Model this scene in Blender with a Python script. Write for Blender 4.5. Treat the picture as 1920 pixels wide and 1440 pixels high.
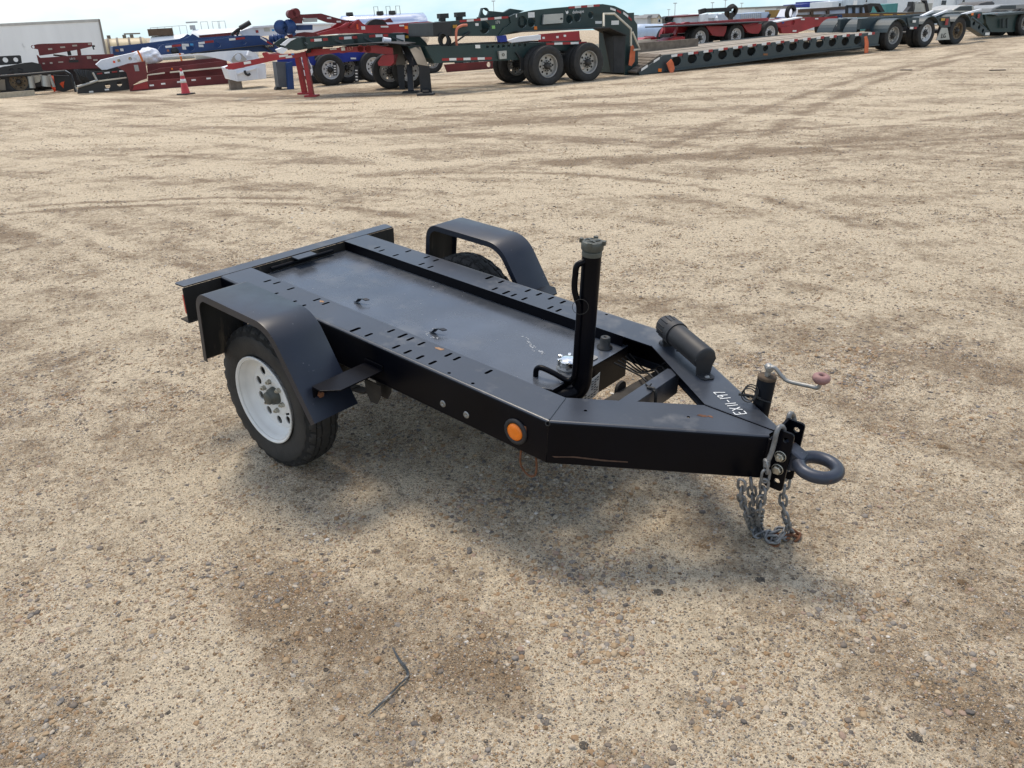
import bpy, bmesh, math, random
import numpy as np
from mathutils import Vector, Matrix, Euler
from mathutils.geometry import tessellate_polygon

for o in list(bpy.data.objects):
    bpy.data.objects.remove(o)
random.seed(7)
rng = np.random.default_rng(11)
scene = bpy.context.scene
COL = scene.collection
R = math.radians
PI = math.pi

# ------------------------------------------------------------------ camera
CAM = np.array([3.5973, -2.3482, 1.861])
YAW, PITCH, ROLL, FPX = 2.2965, -0.4417, -0.0528, 1461.06
_f = np.array([math.cos(YAW) * math.cos(PITCH), math.sin(YAW) * math.cos(PITCH), math.sin(PITCH)])
_r0 = np.array([math.sin(YAW), -math.cos(YAW), 0.0])
_u0 = np.cross(_r0, _f)
_r = math.cos(ROLL) * _r0 + math.sin(ROLL) * _u0
_u = -math.sin(ROLL) * _r0 + math.cos(ROLL) * _u0
FW = np.array([math.cos(YAW), math.sin(YAW), 0.0])      # level forward
RT = _r0                                               # level right
cam_data = bpy.data.cameras.new('camera')
cam = bpy.data.objects.new('camera', cam_data)
COL.objects.link(cam)
cam.matrix_world = Matrix(((_r[0], _u[0], -_f[0], CAM[0]), (_r[1], _u[1], -_f[1], CAM[1]),
                           (_r[2], _u[2], -_f[2], CAM[2]), (0, 0, 0, 1)))
cam_data.sensor_width = 36.0
cam_data.lens = FPX / 1920 * 36.0
cam_data.clip_start = 0.05
cam_data.clip_end = 3000
scene.camera = cam

# ------------------------------------------------------------------ sky, sun, exposure
SUN_U, SUN_V, SUN_EL = -0.32, 0.95, R(68)
sd = RT * SUN_U + FW * SUN_V
sd = sd / np.linalg.norm(sd)
sun_dir = Vector((sd[0] * math.cos(SUN_EL), sd[1] * math.cos(SUN_EL), math.sin(SUN_EL)))   # towards the sun
sun_data = bpy.data.lights.new('sun', 'SUN')
sun_data.energy = 1.5
sun_data.angle = R(18)
sun_data.color = (1.0, 0.88, 0.72)
sun = bpy.data.objects.new('sun', sun_data)
sun.rotation_euler = sun_dir.to_track_quat('Z', 'Y').to_euler()
sun.location = (0, 0, 40)
COL.objects.link(sun)

world = bpy.data.worlds.new('World')
scene.world = world
world.use_nodes = True
nt = world.node_tree
nt.nodes.clear()
wo = nt.nodes.new('ShaderNodeOutputWorld')
bg = nt.nodes.new('ShaderNodeBackground')
sky = nt.nodes.new('ShaderNodeTexSky')
sky.sky_type = 'NISHITA'
sky.sun_disc = False
sky.sun_elevation = SUN_EL
sky.sun_rotation = math.atan2(sun_dir.x, sun_dir.y)
sky.air_density = 1.0
sky.dust_density = 0.6
sky.ozone_density = 1.5
tc = nt.nodes.new('ShaderNodeTexCoord')
mp = nt.nodes.new('ShaderNodeMapping')
mp.inputs['Scale'].default_value = (1.0, 1.0, 2.6)
cn = nt.nodes.new('ShaderNodeTexNoise')
cn.inputs['Scale'].default_value = 2.1
cn.inputs['Detail'].default_value = 7
cn.inputs['Roughness'].default_value = 0.55
cn.inputs['Distortion'].default_value = 0.3
cr = nt.nodes.new('ShaderNodeValToRGB')
cr.color_ramp.elements[0].position = 0.42
cr.color_ramp.elements[1].position = 0.72
cr.color_ramp.elements[0].color = (0.08, 0.08, 0.08, 1)
cr.color_ramp.elements[1].color = (0.85, 0.85, 0.85, 1)
mx = nt.nodes.new('ShaderNodeMix')
mx.data_type = 'RGBA'
mx.inputs['B'].default_value = (8.4, 8.5, 8.6, 1)
bg.inputs['Strength'].default_value = 0.092
nt.links.new(tc.outputs['Generated'], mp.inputs['Vector'])
nt.links.new(mp.outputs['Vector'], cn.inputs['Vector'])
nt.links.new(cn.outputs['Fac'], cr.inputs['Fac'])
# milky haze low in the sky
sx = nt.nodes.new('ShaderNodeSeparateXYZ'); nt.links.new(tc.outputs['Generated'], sx.inputs['Vector'])
hz = nt.nodes.new('ShaderNodeMapRange'); hz.inputs['From Min'].default_value = 0.0; hz.inputs['From Max'].default_value = 0.45
hz.inputs['To Min'].default_value = 0.95; hz.inputs['To Max'].default_value = 0.0
nt.links.new(sx.outputs['Z'], hz.inputs['Value'])
nt.links.new(cr.outputs['Color'], mx.inputs['Factor'])
hx = nt.nodes.new('ShaderNodeMix'); hx.data_type = 'RGBA'
hc = nt.nodes.new('ShaderNodeMix'); hc.data_type = 'RGBA'
hc.inputs['A'].default_value = (3.1, 4.8, 5.4, 1); hc.inputs['B'].default_value = (5.3, 5.8, 5.9, 1)
cr2 = nt.nodes.new('ShaderNodeMapRange'); cr2.inputs['From Min'].default_value = 0.42; cr2.inputs['From Max'].default_value = 0.56
nt.links.new(cn.outputs['Fac'], cr2.inputs['Value'])
nt.links.new(cr2.outputs['Result'], hc.inputs['Factor'])
nt.links.new(sky.outputs['Color'], mx.inputs['A'])
nt.links.new(mx.outputs['Result'], hx.inputs['A']); nt.links.new(hc.outputs['Result'], hx.inputs['B'])
nt.links.new(hz.outputs['Result'], hx.inputs['Factor'])
nt.links.new(hx.outputs['Result'], bg.inputs['Color'])
nt.links.new(bg.outputs['Background'], wo.inputs['Surface'])

scene.view_settings.view_transform = 'Standard'
scene.view_settings.look = 'None'
scene.view_settings.exposure = 1.0
scene.view_settings.gamma = 1.0
scene.view_settings.use_curve_mapping = False
scene.render.engine = 'CYCLES'
scene.render.resolution_x, scene.render.resolution_y = 1024, 768

# ------------------------------------------------------------------ helpers: tagging
def tag(o, label=None, cat=None, group=None, kind=None):
    if label: o['label'] = label
    if cat: o['category'] = cat
    if group: o['group'] = group
    if kind: o['kind'] = kind
    return o

def empty(name, loc=(0, 0, 0), rot=(0, 0, 0), parent=None):
    o = bpy.data.objects.new(name, None)
    o.empty_display_size = 0.2
    o.location = loc
    o.rotation_euler = rot
    o.parent = parent
    COL.objects.link(o)
    return o

def link(name, me, parent=None, loc=None, rot=None, scale=None):
    o = bpy.data.objects.new(name, me)
    if parent is not None: o.parent = parent
    if loc is not None: o.location = loc
    if rot is not None: o.rotation_euler = rot
    if scale is not None: o.scale = scale
    COL.objects.link(o)
    return o

def copy_tree(o, parent=None):
    c = o.copy()
    COL.objects.link(c)
    c.parent = parent
    for ch in list(o.children):
        copy_tree(ch, c)
    return c

# ------------------------------------------------------------------ helpers: materials
MATS = {}
def mat(name, base, rough=0.5, metal=0.0, var=0.12, vscale=3.0, dirt=None, dirt_amt=0.0, dirt_scale=6.0,
        bump=0.0, bump_scale=40.0, rvar=0.1, spec=0.5, coat=0.0, rust=0.0, rust_scale=9.0, stretch=(1, 1, 1), scratch=0.0):
    m = bpy.data.materials.new(name)
    m.use_nodes = True
    t = m.node_tree
    b = t.nodes['Principled BSDF']
    N, L = t.nodes.new, t.links.new
    co = N('ShaderNodeTexCoord')
    mpn = N('ShaderNodeMapping')
    mpn.inputs['Scale'].default_value = stretch
    L(co.outputs['Object'], mpn.inputs['Vector'])
    vec = mpn.outputs['Vector']
    n1 = N('ShaderNodeTexNoise'); n1.inputs['Scale'].default_value = vscale; n1.inputs['Detail'].default_value = 6
    L(vec, n1.inputs['Vector'])
    ramp = N('ShaderNodeValToRGB')
    ramp.color_ramp.elements[0].position = 0.3; ramp.color_ramp.elements[1].position = 0.7
    lo = [max(0, c * (1 - var)) for c in base]; hi = [min(1, c * (1 + var)) for c in base]
    ramp.color_ramp.elements[0].color = (*lo, 1); ramp.color_ramp.elements[1].color = (*hi, 1)
    L(n1.outputs['Fac'], ramp.inputs['Fac'])
    colr = ramp.outputs['Color']
    def layer(colr, c, amt, scale, w, hard):
        n = N('ShaderNodeTexNoise'); n.noise_dimensions = '4D'; n.inputs['W'].default_value = w
        n.inputs['Scale'].default_value = scale; n.inputs['Detail'].default_value = 8; n.inputs['Roughness'].default_value = 0.65
        L(vec, n.inputs['Vector'])
        mr = N('ShaderNodeMapRange')
        lo_ = 0.75 - 0.45 * amt
        mr.inputs['From Min'].default_value = lo_; mr.inputs['From Max'].default_value = lo_ + hard
        L(n.outputs['Fac'], mr.inputs['Value'])
        k = N('ShaderNodeMix'); k.data_type = 'RGBA'
        k.inputs['B'].default_value = (*c, 1)
        L(mr.outputs['Result'], k.inputs['Factor']); L(colr, k.inputs['A'])
        return k.outputs['Result'], mr.outputs['Result']
    rsock = None
    if dirt_amt > 0:
        colr, rsock = layer(colr, dirt or (0.25, 0.2, 0.14), dirt_amt, dirt_scale, 1.7, 0.35)
    if scratch > 0:
        colr, _ = layer(colr, (0.35, 0.37, 0.40), scratch, 70.0, 9.1, 0.06)
    if rust > 0:
        colr, _ = layer(colr, (0.16, 0.06, 0.025), rust, rust_scale, 4.4, 0.08)
    L(colr, b.inputs['Base Color'])
    rr = N('ShaderNodeMapRange')
    rr.inputs['To Min'].default_value = max(0.03, rough - rvar); rr.inputs['To Max'].default_value = min(1, rough + rvar)
    n3 = N('ShaderNodeTexNoise'); n3.inputs['Scale'].default_value = vscale * 2.3; n3.inputs['Detail'].default_value = 5
    L(vec, n3.inputs['Vector']); L(n3.outputs['Fac'], rr.inputs['Value'])
    if rsock is not None:
        ad = N('ShaderNodeMath'); ad.operation = 'MULTIPLY_ADD'; ad.inputs[1].default_value = 0.3
        ad.use_clamp = True
        L(rsock, ad.inputs[0]); L(rr.outputs['Result'], ad.inputs[2]); L(ad.outputs[0], b.inputs['Roughness'])
    else:
        L(rr.outputs['Result'], b.inputs['Roughness'])
    b.inputs['Metallic'].default_value = metal
    b.inputs['Specular IOR Level'].default_value = spec
    b.inputs['Coat Weight'].default_value = coat
    if bump > 0:
        nb = N('ShaderNodeTexNoise'); nb.inputs['Scale'].default_value = bump_scale; nb.inputs['Detail'].default_value = 4
        L(vec, nb.inputs['Vector'])
        bp = N('ShaderNodeBump'); bp.inputs['Strength'].default_value = bump; bp.inputs['Distance'].default_value = 0.01
        L(nb.outputs['Fac'], bp.inputs['Height']); L(bp.outputs['Normal'], b.inputs['Normal'])
    MATS[name] = m
    return m

# main trailer
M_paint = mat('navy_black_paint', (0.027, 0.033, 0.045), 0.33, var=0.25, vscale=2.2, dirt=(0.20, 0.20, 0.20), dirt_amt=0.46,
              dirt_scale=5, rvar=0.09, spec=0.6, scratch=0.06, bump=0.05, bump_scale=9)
M_side = mat('shaded_frame_paint', (0.0015, 0.002, 0.0045), 0.36, var=0.3, vscale=4, dirt=(0.022, 0.021, 0.020), dirt_amt=0.20, dirt_scale=7, rvar=0.08, spec=0.13, scratch=0.05,
             rust=0.05, rust_scale=4)  # near-black copy of the frame paint, side shade put into its colour
M_fender = mat('fender_paint', (0.010, 0.014, 0.025), 0.38, var=0.25, vscale=5, dirt=(0.12, 0.12, 0.12), dirt_amt=0.2, dirt_scale=12,
               rvar=0.1, spec=0.5, scratch=0.2)
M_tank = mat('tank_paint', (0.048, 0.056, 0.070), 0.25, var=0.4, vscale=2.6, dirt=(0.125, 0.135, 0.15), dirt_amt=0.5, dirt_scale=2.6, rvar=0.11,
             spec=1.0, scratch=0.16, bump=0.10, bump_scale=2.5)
M_under = mat('underside_grime', (0.030, 0.026, 0.022), 0.8, var=0.4, vscale=14, rust=0.25, rust_scale=7)
M_mud = mat('mud_crust', (0.012, 0.011, 0.010), 0.85, var=0.3, vscale=9, dirt=(0.20, 0.16, 0.11), dirt_amt=0.45, dirt_scale=9, stretch=(1.5, 1.5, 0.35))
M_tyre = mat('tyre_rubber', (0.020, 0.0195, 0.019), 0.72, var=0.35, vscale=9, dirt=(0.09, 0.08, 0.066), dirt_amt=0.36, dirt_scale=8, bump=0.15, bump_scale=120)
M_groove = mat('tread_groove_rubber', (0.008, 0.008, 0.008), 0.9, var=0.2)
M_rim = mat('white_rim_paint', (0.70, 0.70, 0.68), 0.42, var=0.10, vscale=7, dirt=(0.25, 0.22, 0.18), dirt_amt=0.34, dirt_scale=9, rust=0.10, rust_scale=22)
M_steel = mat('galvanised_steel', (0.30, 0.30, 0.29), 0.5, 0.75, var=0.25, vscale=20, dirt=(0.16, 0.14, 0.12), dirt_amt=0.25, dirt_scale=30)
M_chain = mat('chain_steel', (0.22, 0.225, 0.23), 0.55, 0.6, var=0.3, vscale=30, rust=0.08, rust_scale=25)
M_rust = mat('rusted_steel', (0.15, 0.062, 0.028), 0.85, 0.1, var=0.45, vscale=30, bump=0.3, bump_scale=150)
M_bolt = mat('zinc_bolt', (0.42, 0.40, 0.34), 0.4, 0.8, var=0.2, vscale=30)
M_plastic = mat('grey_black_plastic', (0.016, 0.017, 0.020), 0.55, var=0.15, vscale=10, dirt=(0.09, 0.09, 0.085), dirt_amt=0.15, rvar=0.05)
M_cap = mat('grey_green_cap', (0.085, 0.09, 0.078), 0.5, 0.3, var=0.2, vscale=25, dirt=(0.1, 0.09, 0.07), dirt_amt=0.2)
M_chrome = mat('chrome_cap', (0.85, 0.85, 0.82), 0.12, 1.0, var=0.05, rvar=0.05)
M_amber = mat('amber_lens', (0.85, 0.20, 0.01), 0.3, var=0.06, vscale=60, rvar=0.05)
M_redlens = mat('red_lens', (0.55, 0.03, 0.02), 0.3, var=0.06, vscale=60)
M_label = mat('paper_label', (0.62, 0.62, 0.58), 0.6, var=0.08, vscale=40, dirt=(0.3, 0.28, 0.25), dirt_amt=0.25)
M_print = mat('label_print', (0.04, 0.04, 0.04), 0.6)
M_chalk = mat('paint_marker', (0.72, 0.74, 0.74), 0.7, var=0.1, vscale=60)
M_pink = mat('faded_knob', (0.26, 0.14, 0.13), 0.6, var=0.25, vscale=30)
M_wire = mat('black_cable', (0.012, 0.012, 0.012), 0.5)
M_collar = mat('rusty_collar', (0.07, 0.045, 0.025), 0.8, var=0.5, vscale=40)
M_scrape = mat('old_scrape', (0.075, 0.042, 0.028), 0.8, var=0.4, vscale=40)
M_eye = mat('worn_tow_eye', (0.035, 0.042, 0.06), 0.42, 0.3, var=0.3, vscale=15, rust=0.3, rust_scale=9, scratch=0.25)
M_orangeplastic = mat('orange_cord', (0.75, 0.20, 0.04), 0.6)
# yard vehicles
M_red = mat('red_trailer_paint', (0.30, 0.016, 0.022), 0.42, var=0.25, vscale=1.2, dirt=(0.12, 0.06, 0.05), dirt_amt=0.25, dirt_scale=1.5)
M_dred = mat('oxide_red_paint', (0.125, 0.014, 0.016), 0.55, var=0.3, vscale=1.5, dirt=(0.09, 0.06, 0.05), dirt_amt=0.3, dirt_scale=1.5)
M_green = mat('dark_green_paint', (0.012, 0.034, 0.034), 0.42, var=0.25, vscale=1.2, dirt=(0.06, 0.065, 0.06), dirt_amt=0.25, dirt_scale=1.2)
M_slate = mat('slate_green_paint', (0.028, 0.045, 0.052), 0.45, var=0.2, vscale=1.2, dirt=(0.10, 0.10, 0.09), dirt_amt=0.25, dirt_scale=1.5)
M_blue = mat('blue_trailer_paint', (0.010, 0.045, 0.16), 0.4, var=0.2, vscale=1.2, dirt=(0.05, 0.07, 0.11), dirt_amt=0.2, dirt_scale=1.5)
M_blue2 = mat('bright_blue_paint', (0.012, 0.03, 0.24), 0.4, var=0.2, vscale=1.2)
M_white = mat('white_trailer_paint', (0.76, 0.78, 0.82), 0.45, var=0.08, vscale=1.5, dirt=(0.4, 0.4, 0.42), dirt_amt=0.25, dirt_scale=2)
M_wrap = mat('white_shrink_wrap', (0.74, 0.76, 0.82), 0.35, var=0.08, vscale=2, bump=0.8, bump_scale=6)
M_vanw = mat('white_box_panel', (0.82, 0.83, 0.83), 0.4, var=0.05, vscale=0.6, dirt=(0.5, 0.5, 0.47), dirt_amt=0.25, dirt_scale=0.8, stretch=(2.5, 2.5, 0.35))
M_vanrail = mat('box_top_rail', (0.46, 0.45, 0.43), 0.5, 0.2)
M_black = mat('black_trailer_paint', (0.014, 0.015, 0.017), 0.5, var=0.3, vscale=1.5, dirt=(0.05, 0.05, 0.05), dirt_amt=0.25, dirt_scale=2)
M_tan = mat('tan_tank_paint', (0.44, 0.36, 0.22), 0.5, var=0.1, vscale=1, dirt=(0.25, 0.2, 0.13), dirt_amt=0.2, dirt_scale=1)
M_tanband = mat('tank_band', (0.16, 0.13, 0.10), 0.6)
M_wtank = mat('white_tank_shell', (0.80, 0.82, 0.83), 0.35, var=0.05, vscale=0.5)
M_polish = mat('polished_tank', (0.72, 0.74, 0.80), 0.16, 0.95, var=0.06, vscale=0.6, rvar=0.06)
M_truckrim = mat('truck_rim', (0.34, 0.33, 0.31), 0.45, 0.35, var=0.2, vscale=5, dirt=(0.16, 0.14, 0.11), dirt_amt=0.3, dirt_scale=4)
M_rimwhite = mat('white_truck_rim', (0.6, 0.6, 0.6), 0.45, var=0.1, vscale=5)
M_rimbrown = mat('dusty_truck_rim', (0.17, 0.12, 0.07), 0.7, var=0.3, vscale=5)
M_hub = mat('dark_hub', (0.03, 0.028, 0.026), 0.6)
M_flap = mat('mud_flap_rubber', (0.020, 0.021, 0.023), 0.75, var=0.25, vscale=4, dirt=(0.10, 0.09, 0.07), dirt_amt=0.3, dirt_scale=3)
M_dust = mat('dusty_plate', (0.21, 0.18, 0.14), 0.85, var=0.2, vscale=2)
M_plank = mat('weathered_plank', (0.36, 0.31, 0.25), 0.85, var=0.35, vscale=3, dirt=(0.16, 0.13, 0.10), dirt_amt=0.35, dirt_scale=4, stretch=(0.4, 5, 5))
M_timber = mat('pale_timber', (0.42, 0.37, 0.28), 0.8, var=0.15, vscale=3, stretch=(0.5, 5, 5))
M_block = mat('grey_timber', (0.17, 0.14, 0.11), 0.9, var=0.3, vscale=6)
M_tapew = mat('tape_white', (0.72, 0.72, 0.70), 0.5, var=0.08)
M_taper = mat('tape_red', (0.30, 0.02, 0.02), 0.5, var=0.1)
M_orange = mat('safety_orange', (0.80, 0.10, 0.03), 0.6, var=0.12, vscale=4)
M_flag = mat('faded_orange_cloth', (0.62, 0.16, 0.07), 0.85, var=0.2, vscale=6)
M_conered = mat('cone_red', (0.42, 0.03, 0.035), 0.5, var=0.12, vscale=6, dirt=(0.2, 0.05, 0.04), dirt_amt=0.2)
M_cream = mat('cream_rail', (0.55, 0.51, 0.42), 0.7, var=0.15, vscale=2)
M_yellow = mat('yellow_paint', (0.46, 0.26, 0.03), 0.5, var=0.15)
M_teal = mat('teal_paint', (0.05, 0.22, 0.22), 0.5, var=0.15)
M_cabin = mat('cabin_siding', (0.72, 0.77, 0.80), 0.6, var=0.06, vscale=1)
M_cabin2 = mat('grey_cabin_siding', (0.50, 0.54, 0.58), 0.6, var=0.08, vscale=1)
M_roof = mat('grey_roof', (0.24, 0.24, 0.24), 0.7, var=0.1)
M_glass = mat('dark_window', (0.03, 0.04, 0.05), 0.08, var=0.1)
M_pole = mat('pole_grey', (0.42, 0.44, 0.46), 0.6)
M_ltblue = mat('pale_blue_steel', (0.42, 0.52, 0.66), 0.5, var=0.1)
M_tarp = mat('grey_tarpaulin', (0.10, 0.095, 0.095), 0.7, var=0.2, vscale=2)
M_brown = mat('brown_flatbed', (0.10, 0.065, 0.04), 0.7, var=0.2)
M_alu = mat('aluminium_box', (0.40, 0.40, 0.38), 0.4, 0.6, var=0.1)

# ------------------------------------------------------------------ helpers: mesh building
def frame(a, up=Vector((0, 0, 1))):
    a = Vector(a).normalized()
    x = up.cross(a)
    if x.length < 1e-4: x = Vector((1, 0, 0)).cross(a)
    x.normalize()
    return x, a.cross(x)

class MB:
    def __init__(s):
        s.v = []; s.f = []; s.mi = []; s.sm = []
    def add(s, vs, fs, mi=0, smooth=False):
        b = len(s.v)
        s.v.extend([tuple(p) for p in vs])
        for f in fs:
            s.f.append([b + i for i in f]); s.mi.append(mi); s.sm.append(smooth)
        return s
    def box(s, c, d, rot=None, mi=0):
        x, y, z = (k / 2 for k in d)
        vs = [Vector((sx * x, sy * y, sz * z)) for sx in (-1, 1) for sy in (-1, 1) for sz in (-1, 1)]
        if rot is not None: vs = [rot @ p for p in vs]
        c = Vector(c)
        return s.add([p + c for p in vs], [(0, 1, 3, 2), (4, 6, 7, 5), (0, 4, 5, 1), (2, 3, 7, 6), (0, 2, 6, 4), (1, 5, 7, 3)], mi)
    def bar(s, a, b, w, h, mi=0, up=Vector((0, 0, 1))):
        a, b = Vector(a), Vector(b)
        x, y = frame(b - a, up)
        vs = []
        for p in (a, b):
            for sx, sy in ((-1, -1), (1, -1), (1, 1), (-1, 1)):
                vs.append(p + x * sx * w / 2 + y * sy * h / 2)
        return s.add(vs, [(3, 2, 1, 0), (4, 5, 6, 7), (0, 1, 5, 4), (1, 2, 6, 5), (2, 3, 7, 6), (3, 0, 4, 7)], mi)
    def tube(s, path, r, n=10, mi=0, caps=True, closed=False):
        P = [Vector(p) for p in path]
        rs = r if isinstance(r, (list, tuple)) else [r] * len(P)
        m = len(P); rings = []; px = None
        for i, p in enumerate(P):
            if closed: t = P[(i + 1) % m] - P[i - 1]
            else: t = P[min(i + 1, m - 1)] - P[max(i - 1, 0)]
            t.normalize()
            if px is None: px, _ = frame(t)
            px = (px - t * px.dot(t)).normalized()
            py = t.cross(px)
            rings.append([p + (px * math.cos(2 * PI * k / n) + py * math.sin(2 * PI * k / n)) * rs[i] for k in range(n)])
        vs = [q for rg in rings for q in rg]; fs = []
        for i in range(m if closed else m - 1):
            a, b = i * n, ((i + 1) % m) * n
            for k in range(n):
                fs.append((a + k, a + (k + 1) % n, b + (k + 1) % n, b + k))
        s.add(vs, fs, mi, True)
        if caps and not closed:
            s.add(rings[0][::-1], [tuple(range(n))], mi); s.add(rings[-1], [tuple(range(n))], mi)
        return s
    def lathe(s, prof, c, axis, n=32, mi=0, smooth=True, cap0=False, cap1=False):
        # prof: (along axis, radius)
        a = Vector(axis).normalized(); x, y = frame(a); c = Vector(c)
        vs = []; fs = []
        for h, r in prof:
            for k in range(n):
                t = 2 * PI * k / n
                vs.append(c + a * h + (x * math.cos(t) + y * math.sin(t)) * r)
        for i in range(len(prof) - 1):
            for k in range(n):
                fs.append((i * n + k, i * n + (k + 1) % n, (i + 1) * n + (k + 1) % n, (i + 1) * n + k))
        s.add(vs, fs, mi, smooth)
        if cap0: s.add(vs[:n][::-1], [tuple(range(n))], mi)
        if cap1: s.add(vs[-n:], [tuple(range(n))], mi)
        return s
    def plate(s, outline, holes, o, ex, ey, t0, t1, mi=0):
        # polygon with holes in plane (ex, ey) at origin o, extruded along ez from t0 to t1
        o, ex, ey = Vector(o), Vector(ex), Vector(ey); ez = ex.cross(ey)
        loops = [list(outline)] + [list(h) for h in holes]
        def area(l): return sum(l[i][0] * l[(i + 1) % len(l)][1] - l[(i + 1) % len(l)][0] * l[i][1] for i in range(len(l)))
        if area(loops[0]) < 0: loops[0].reverse()
        for h in loops[1:]:
            if area(h) > 0: h.reverse()
        flat = [p for l in loops for p in l]
        tris = tessellate_polygon([[Vector((p[0], p[1], 0)) for p in l] for l in loops])
        n = len(flat)
        vs = [o + ex * p[0] + ey * p[1] + ez * t1 for p in flat] + [o + ex * p[0] + ey * p[1] + ez * t0 for p in flat]
        fs = []
        for a, b, c in tris:
            ar = (flat[b][0] - flat[a][0]) * (flat[c][1] - flat[a][1]) - (flat[c][0] - flat[a][0]) * (flat[b][1] - flat[a][1])
            if abs(ar) < 1e-12: continue
            if ar < 0: b, c = c, b
            fs.append((a, b, c)); fs.append((n + c, n + b, n + a))
        i0 = 0
        for l in loops:
            m = len(l)
            for k in range(m):
                a, b = i0 + k, i0 + (k + 1) % m
                fs.append((b, a, n + a, n + b))
            i0 += m
        return s.add(vs, fs, mi)
    def sweep(s, prof_rings, mi=0, smooth=True, caps=True):
        n = len(prof_rings[0]); vs = [p for rg in prof_rings for p in rg]; fs = []
        for i in range(len(prof_rings) - 1):
            for k in range(n):
                fs.append((i * n + k, i * n + (k + 1) % n, (i + 1) * n + (k + 1) % n, (i + 1) * n + k))
        s.add(vs, fs, mi, smooth)
        if caps:
            s.add(prof_rings[0], [tuple(range(n))[::-1]], mi); s.add(prof_rings[-1], [tuple(range(n))], mi)
        return s
    def mesh(s, name, mats):
        me = bpy.data.meshes.new(name)
        me.from_pydata(s.v, [], s.f)
        for m in (mats if isinstance(mats, (list, tuple)) else [mats]): me.materials.append(m)
        me.polygons.foreach_set('material_index', s.mi)
        me.polygons.foreach_set('use_smooth', s.sm)
        bm = bmesh.new(); bm.from_mesh(me)
        bmesh.ops.recalc_face_normals(bm, faces=bm.faces)
        bm.to_mesh(me); bm.free()
        me.update()
        return me
    def build(s, name, mats, parent=None, bevel=0, smooth_angle=None, **kw):
        me = s.mesh(name, mats)
        if smooth_angle:
            me.polygons.foreach_set('use_smooth', [True] * len(me.polygons))
            me.set_sharp_from_angle(angle=R(smooth_angle))
        o = link(name, me, parent, **kw)
        if bevel:
            b = o.modifiers.new('bevel', 'BEVEL'); b.width = bevel; b.segments = 2; b.limit_method = 'ANGLE'; b.angle_limit = R(40)
            b.harden_normals = False
        return o

def circle(cx, cy, r, n=14, ry=None):
    ry = ry or r
    return [(cx + r * math.cos(2 * PI * k / n), cy + ry * math.sin(2 * PI * k / n)) for k in range(n)]
def slot(cx, cy, lx, ly, n=5):
    # rounded slot: total size lx (x) by ly (y), long axis y
    r = lx / 2; h = ly / 2 - r
    p = []
    for k in range(n + 1):
        t = PI * k / n; p.append((cx + r * math.cos(t), cy + h + r * math.sin(t)))
    for k in range(n + 1):
        t = PI + PI * k / n; p.append((cx + r * math.cos(t), cy - h + r * math.sin(t)))
    return p
def rrect(x0, y0, x1, y1, r, n=3):
    p = []
    for cx, cy, a in ((x1 - r, y1 - r, 0), (x0 + r, y1 - r, 90), (x0 + r, y0 + r, 180), (x1 - r, y0 + r, 270)):
        for k in range(n + 1):
            t = R(a + 90 * k / n); p.append((cx + r * math.cos(t), cy + r * math.sin(t)))
    return p
def smoothpath(pts, n=6):
    P = [Vector(p) for p in pts]; out = []
    Q = [P[0] * 2 - P[1]] + P + [P[-1] * 2 - P[-2]]
    for i in range(1, len(Q) - 2):
        for k in range(n):
            t = k / n; a, b, c, d = Q[i - 1], Q[i], Q[i + 1], Q[i + 2]
            out.append(0.5 * ((2 * b) + (c - a) * t + (2 * a - 5 * b + 4 * c - d) * t * t + (3 * b - a - 3 * c + d) * t ** 3))
    out.append(P[-1])
    return out
def text_mesh(body, name, size, mat_, extrude=0.002):
    cu = bpy.data.curves.new(name, 'FONT'); cu.body = body; cu.size = size; cu.extrude = extrude; cu.resolution_u = 2
    cu.align_x = 'CENTER'; cu.align_y = 'CENTER'
    ob = bpy.data.objects.new(name, cu)
    me = bpy.data.meshes.new_from_object(ob)
    bpy.data.objects.remove(ob); bpy.data.curves.remove(cu)
    me.materials.clear(); me.materials.append(mat_)
    return me
# ------------------------------------------------------------------ ground
def vnoise(x, y, seed):
    r = np.random.default_rng(seed).random((256, 256))
    xi, yi = np.floor(x).astype(int), np.floor(y).astype(int)
    fx, fy = x - xi, y - yi
    fx = fx * fx * (3 - 2 * fx); fy = fy * fy * (3 - 2 * fy)
    g = lambda a, b: r[a % 256, b % 256]
    return (g(xi, yi) * (1 - fx) + g(xi + 1, yi) * fx) * (1 - fy) + (g(xi, yi + 1) * (1 - fx) + g(xi + 1, yi + 1) * fx) * fy
def ground_h(x, y):
    h = np.zeros_like(x)
    for i, (s, a) in enumerate(((0.9, .014), (2.3, .010), (5.5, .006), (12., .0035))):
        h += a * (vnoise(x * s + 31.7, y * s + 17.3, i + 5) - .5) * 2
    d = np.hypot(x - 2.0, y)                         # fades out with distance
    h *= np.clip(1.4 - d / 14.0, 0, 1)
    for wx, wy in ((0.637, -0.63), (0.637, 0.63)):     # level under the wheels
        h *= np.clip((np.hypot(x - wx, y - wy) - .08) / .35, 0, 1)
    # beyond the yard the land falls away gently to the right
    rx, ry = x - CAM[0], y - CAM[1]
    uu, vv = rx * RT[0] + ry * RT[1], rx * FW[0] + ry * FW[1]
    k = np.clip((np.hypot(uu, vv) - 44) / 110, 0, 1); k = k * k * (3 - 2 * k)
    h -= k * np.maximum(0, .032 * uu + .0150 * vv)
    # scuffed hollow under the drawbar tip
    h -= 0.028 * np.exp(-(((x - 2.22) / .16) ** 2 + ((y + .06) / .20) ** 2))
    h += 0.016 * np.exp(-(((x - 2.36) / .10) ** 2 + ((y + .20) / .16) ** 2))
    return h

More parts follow.
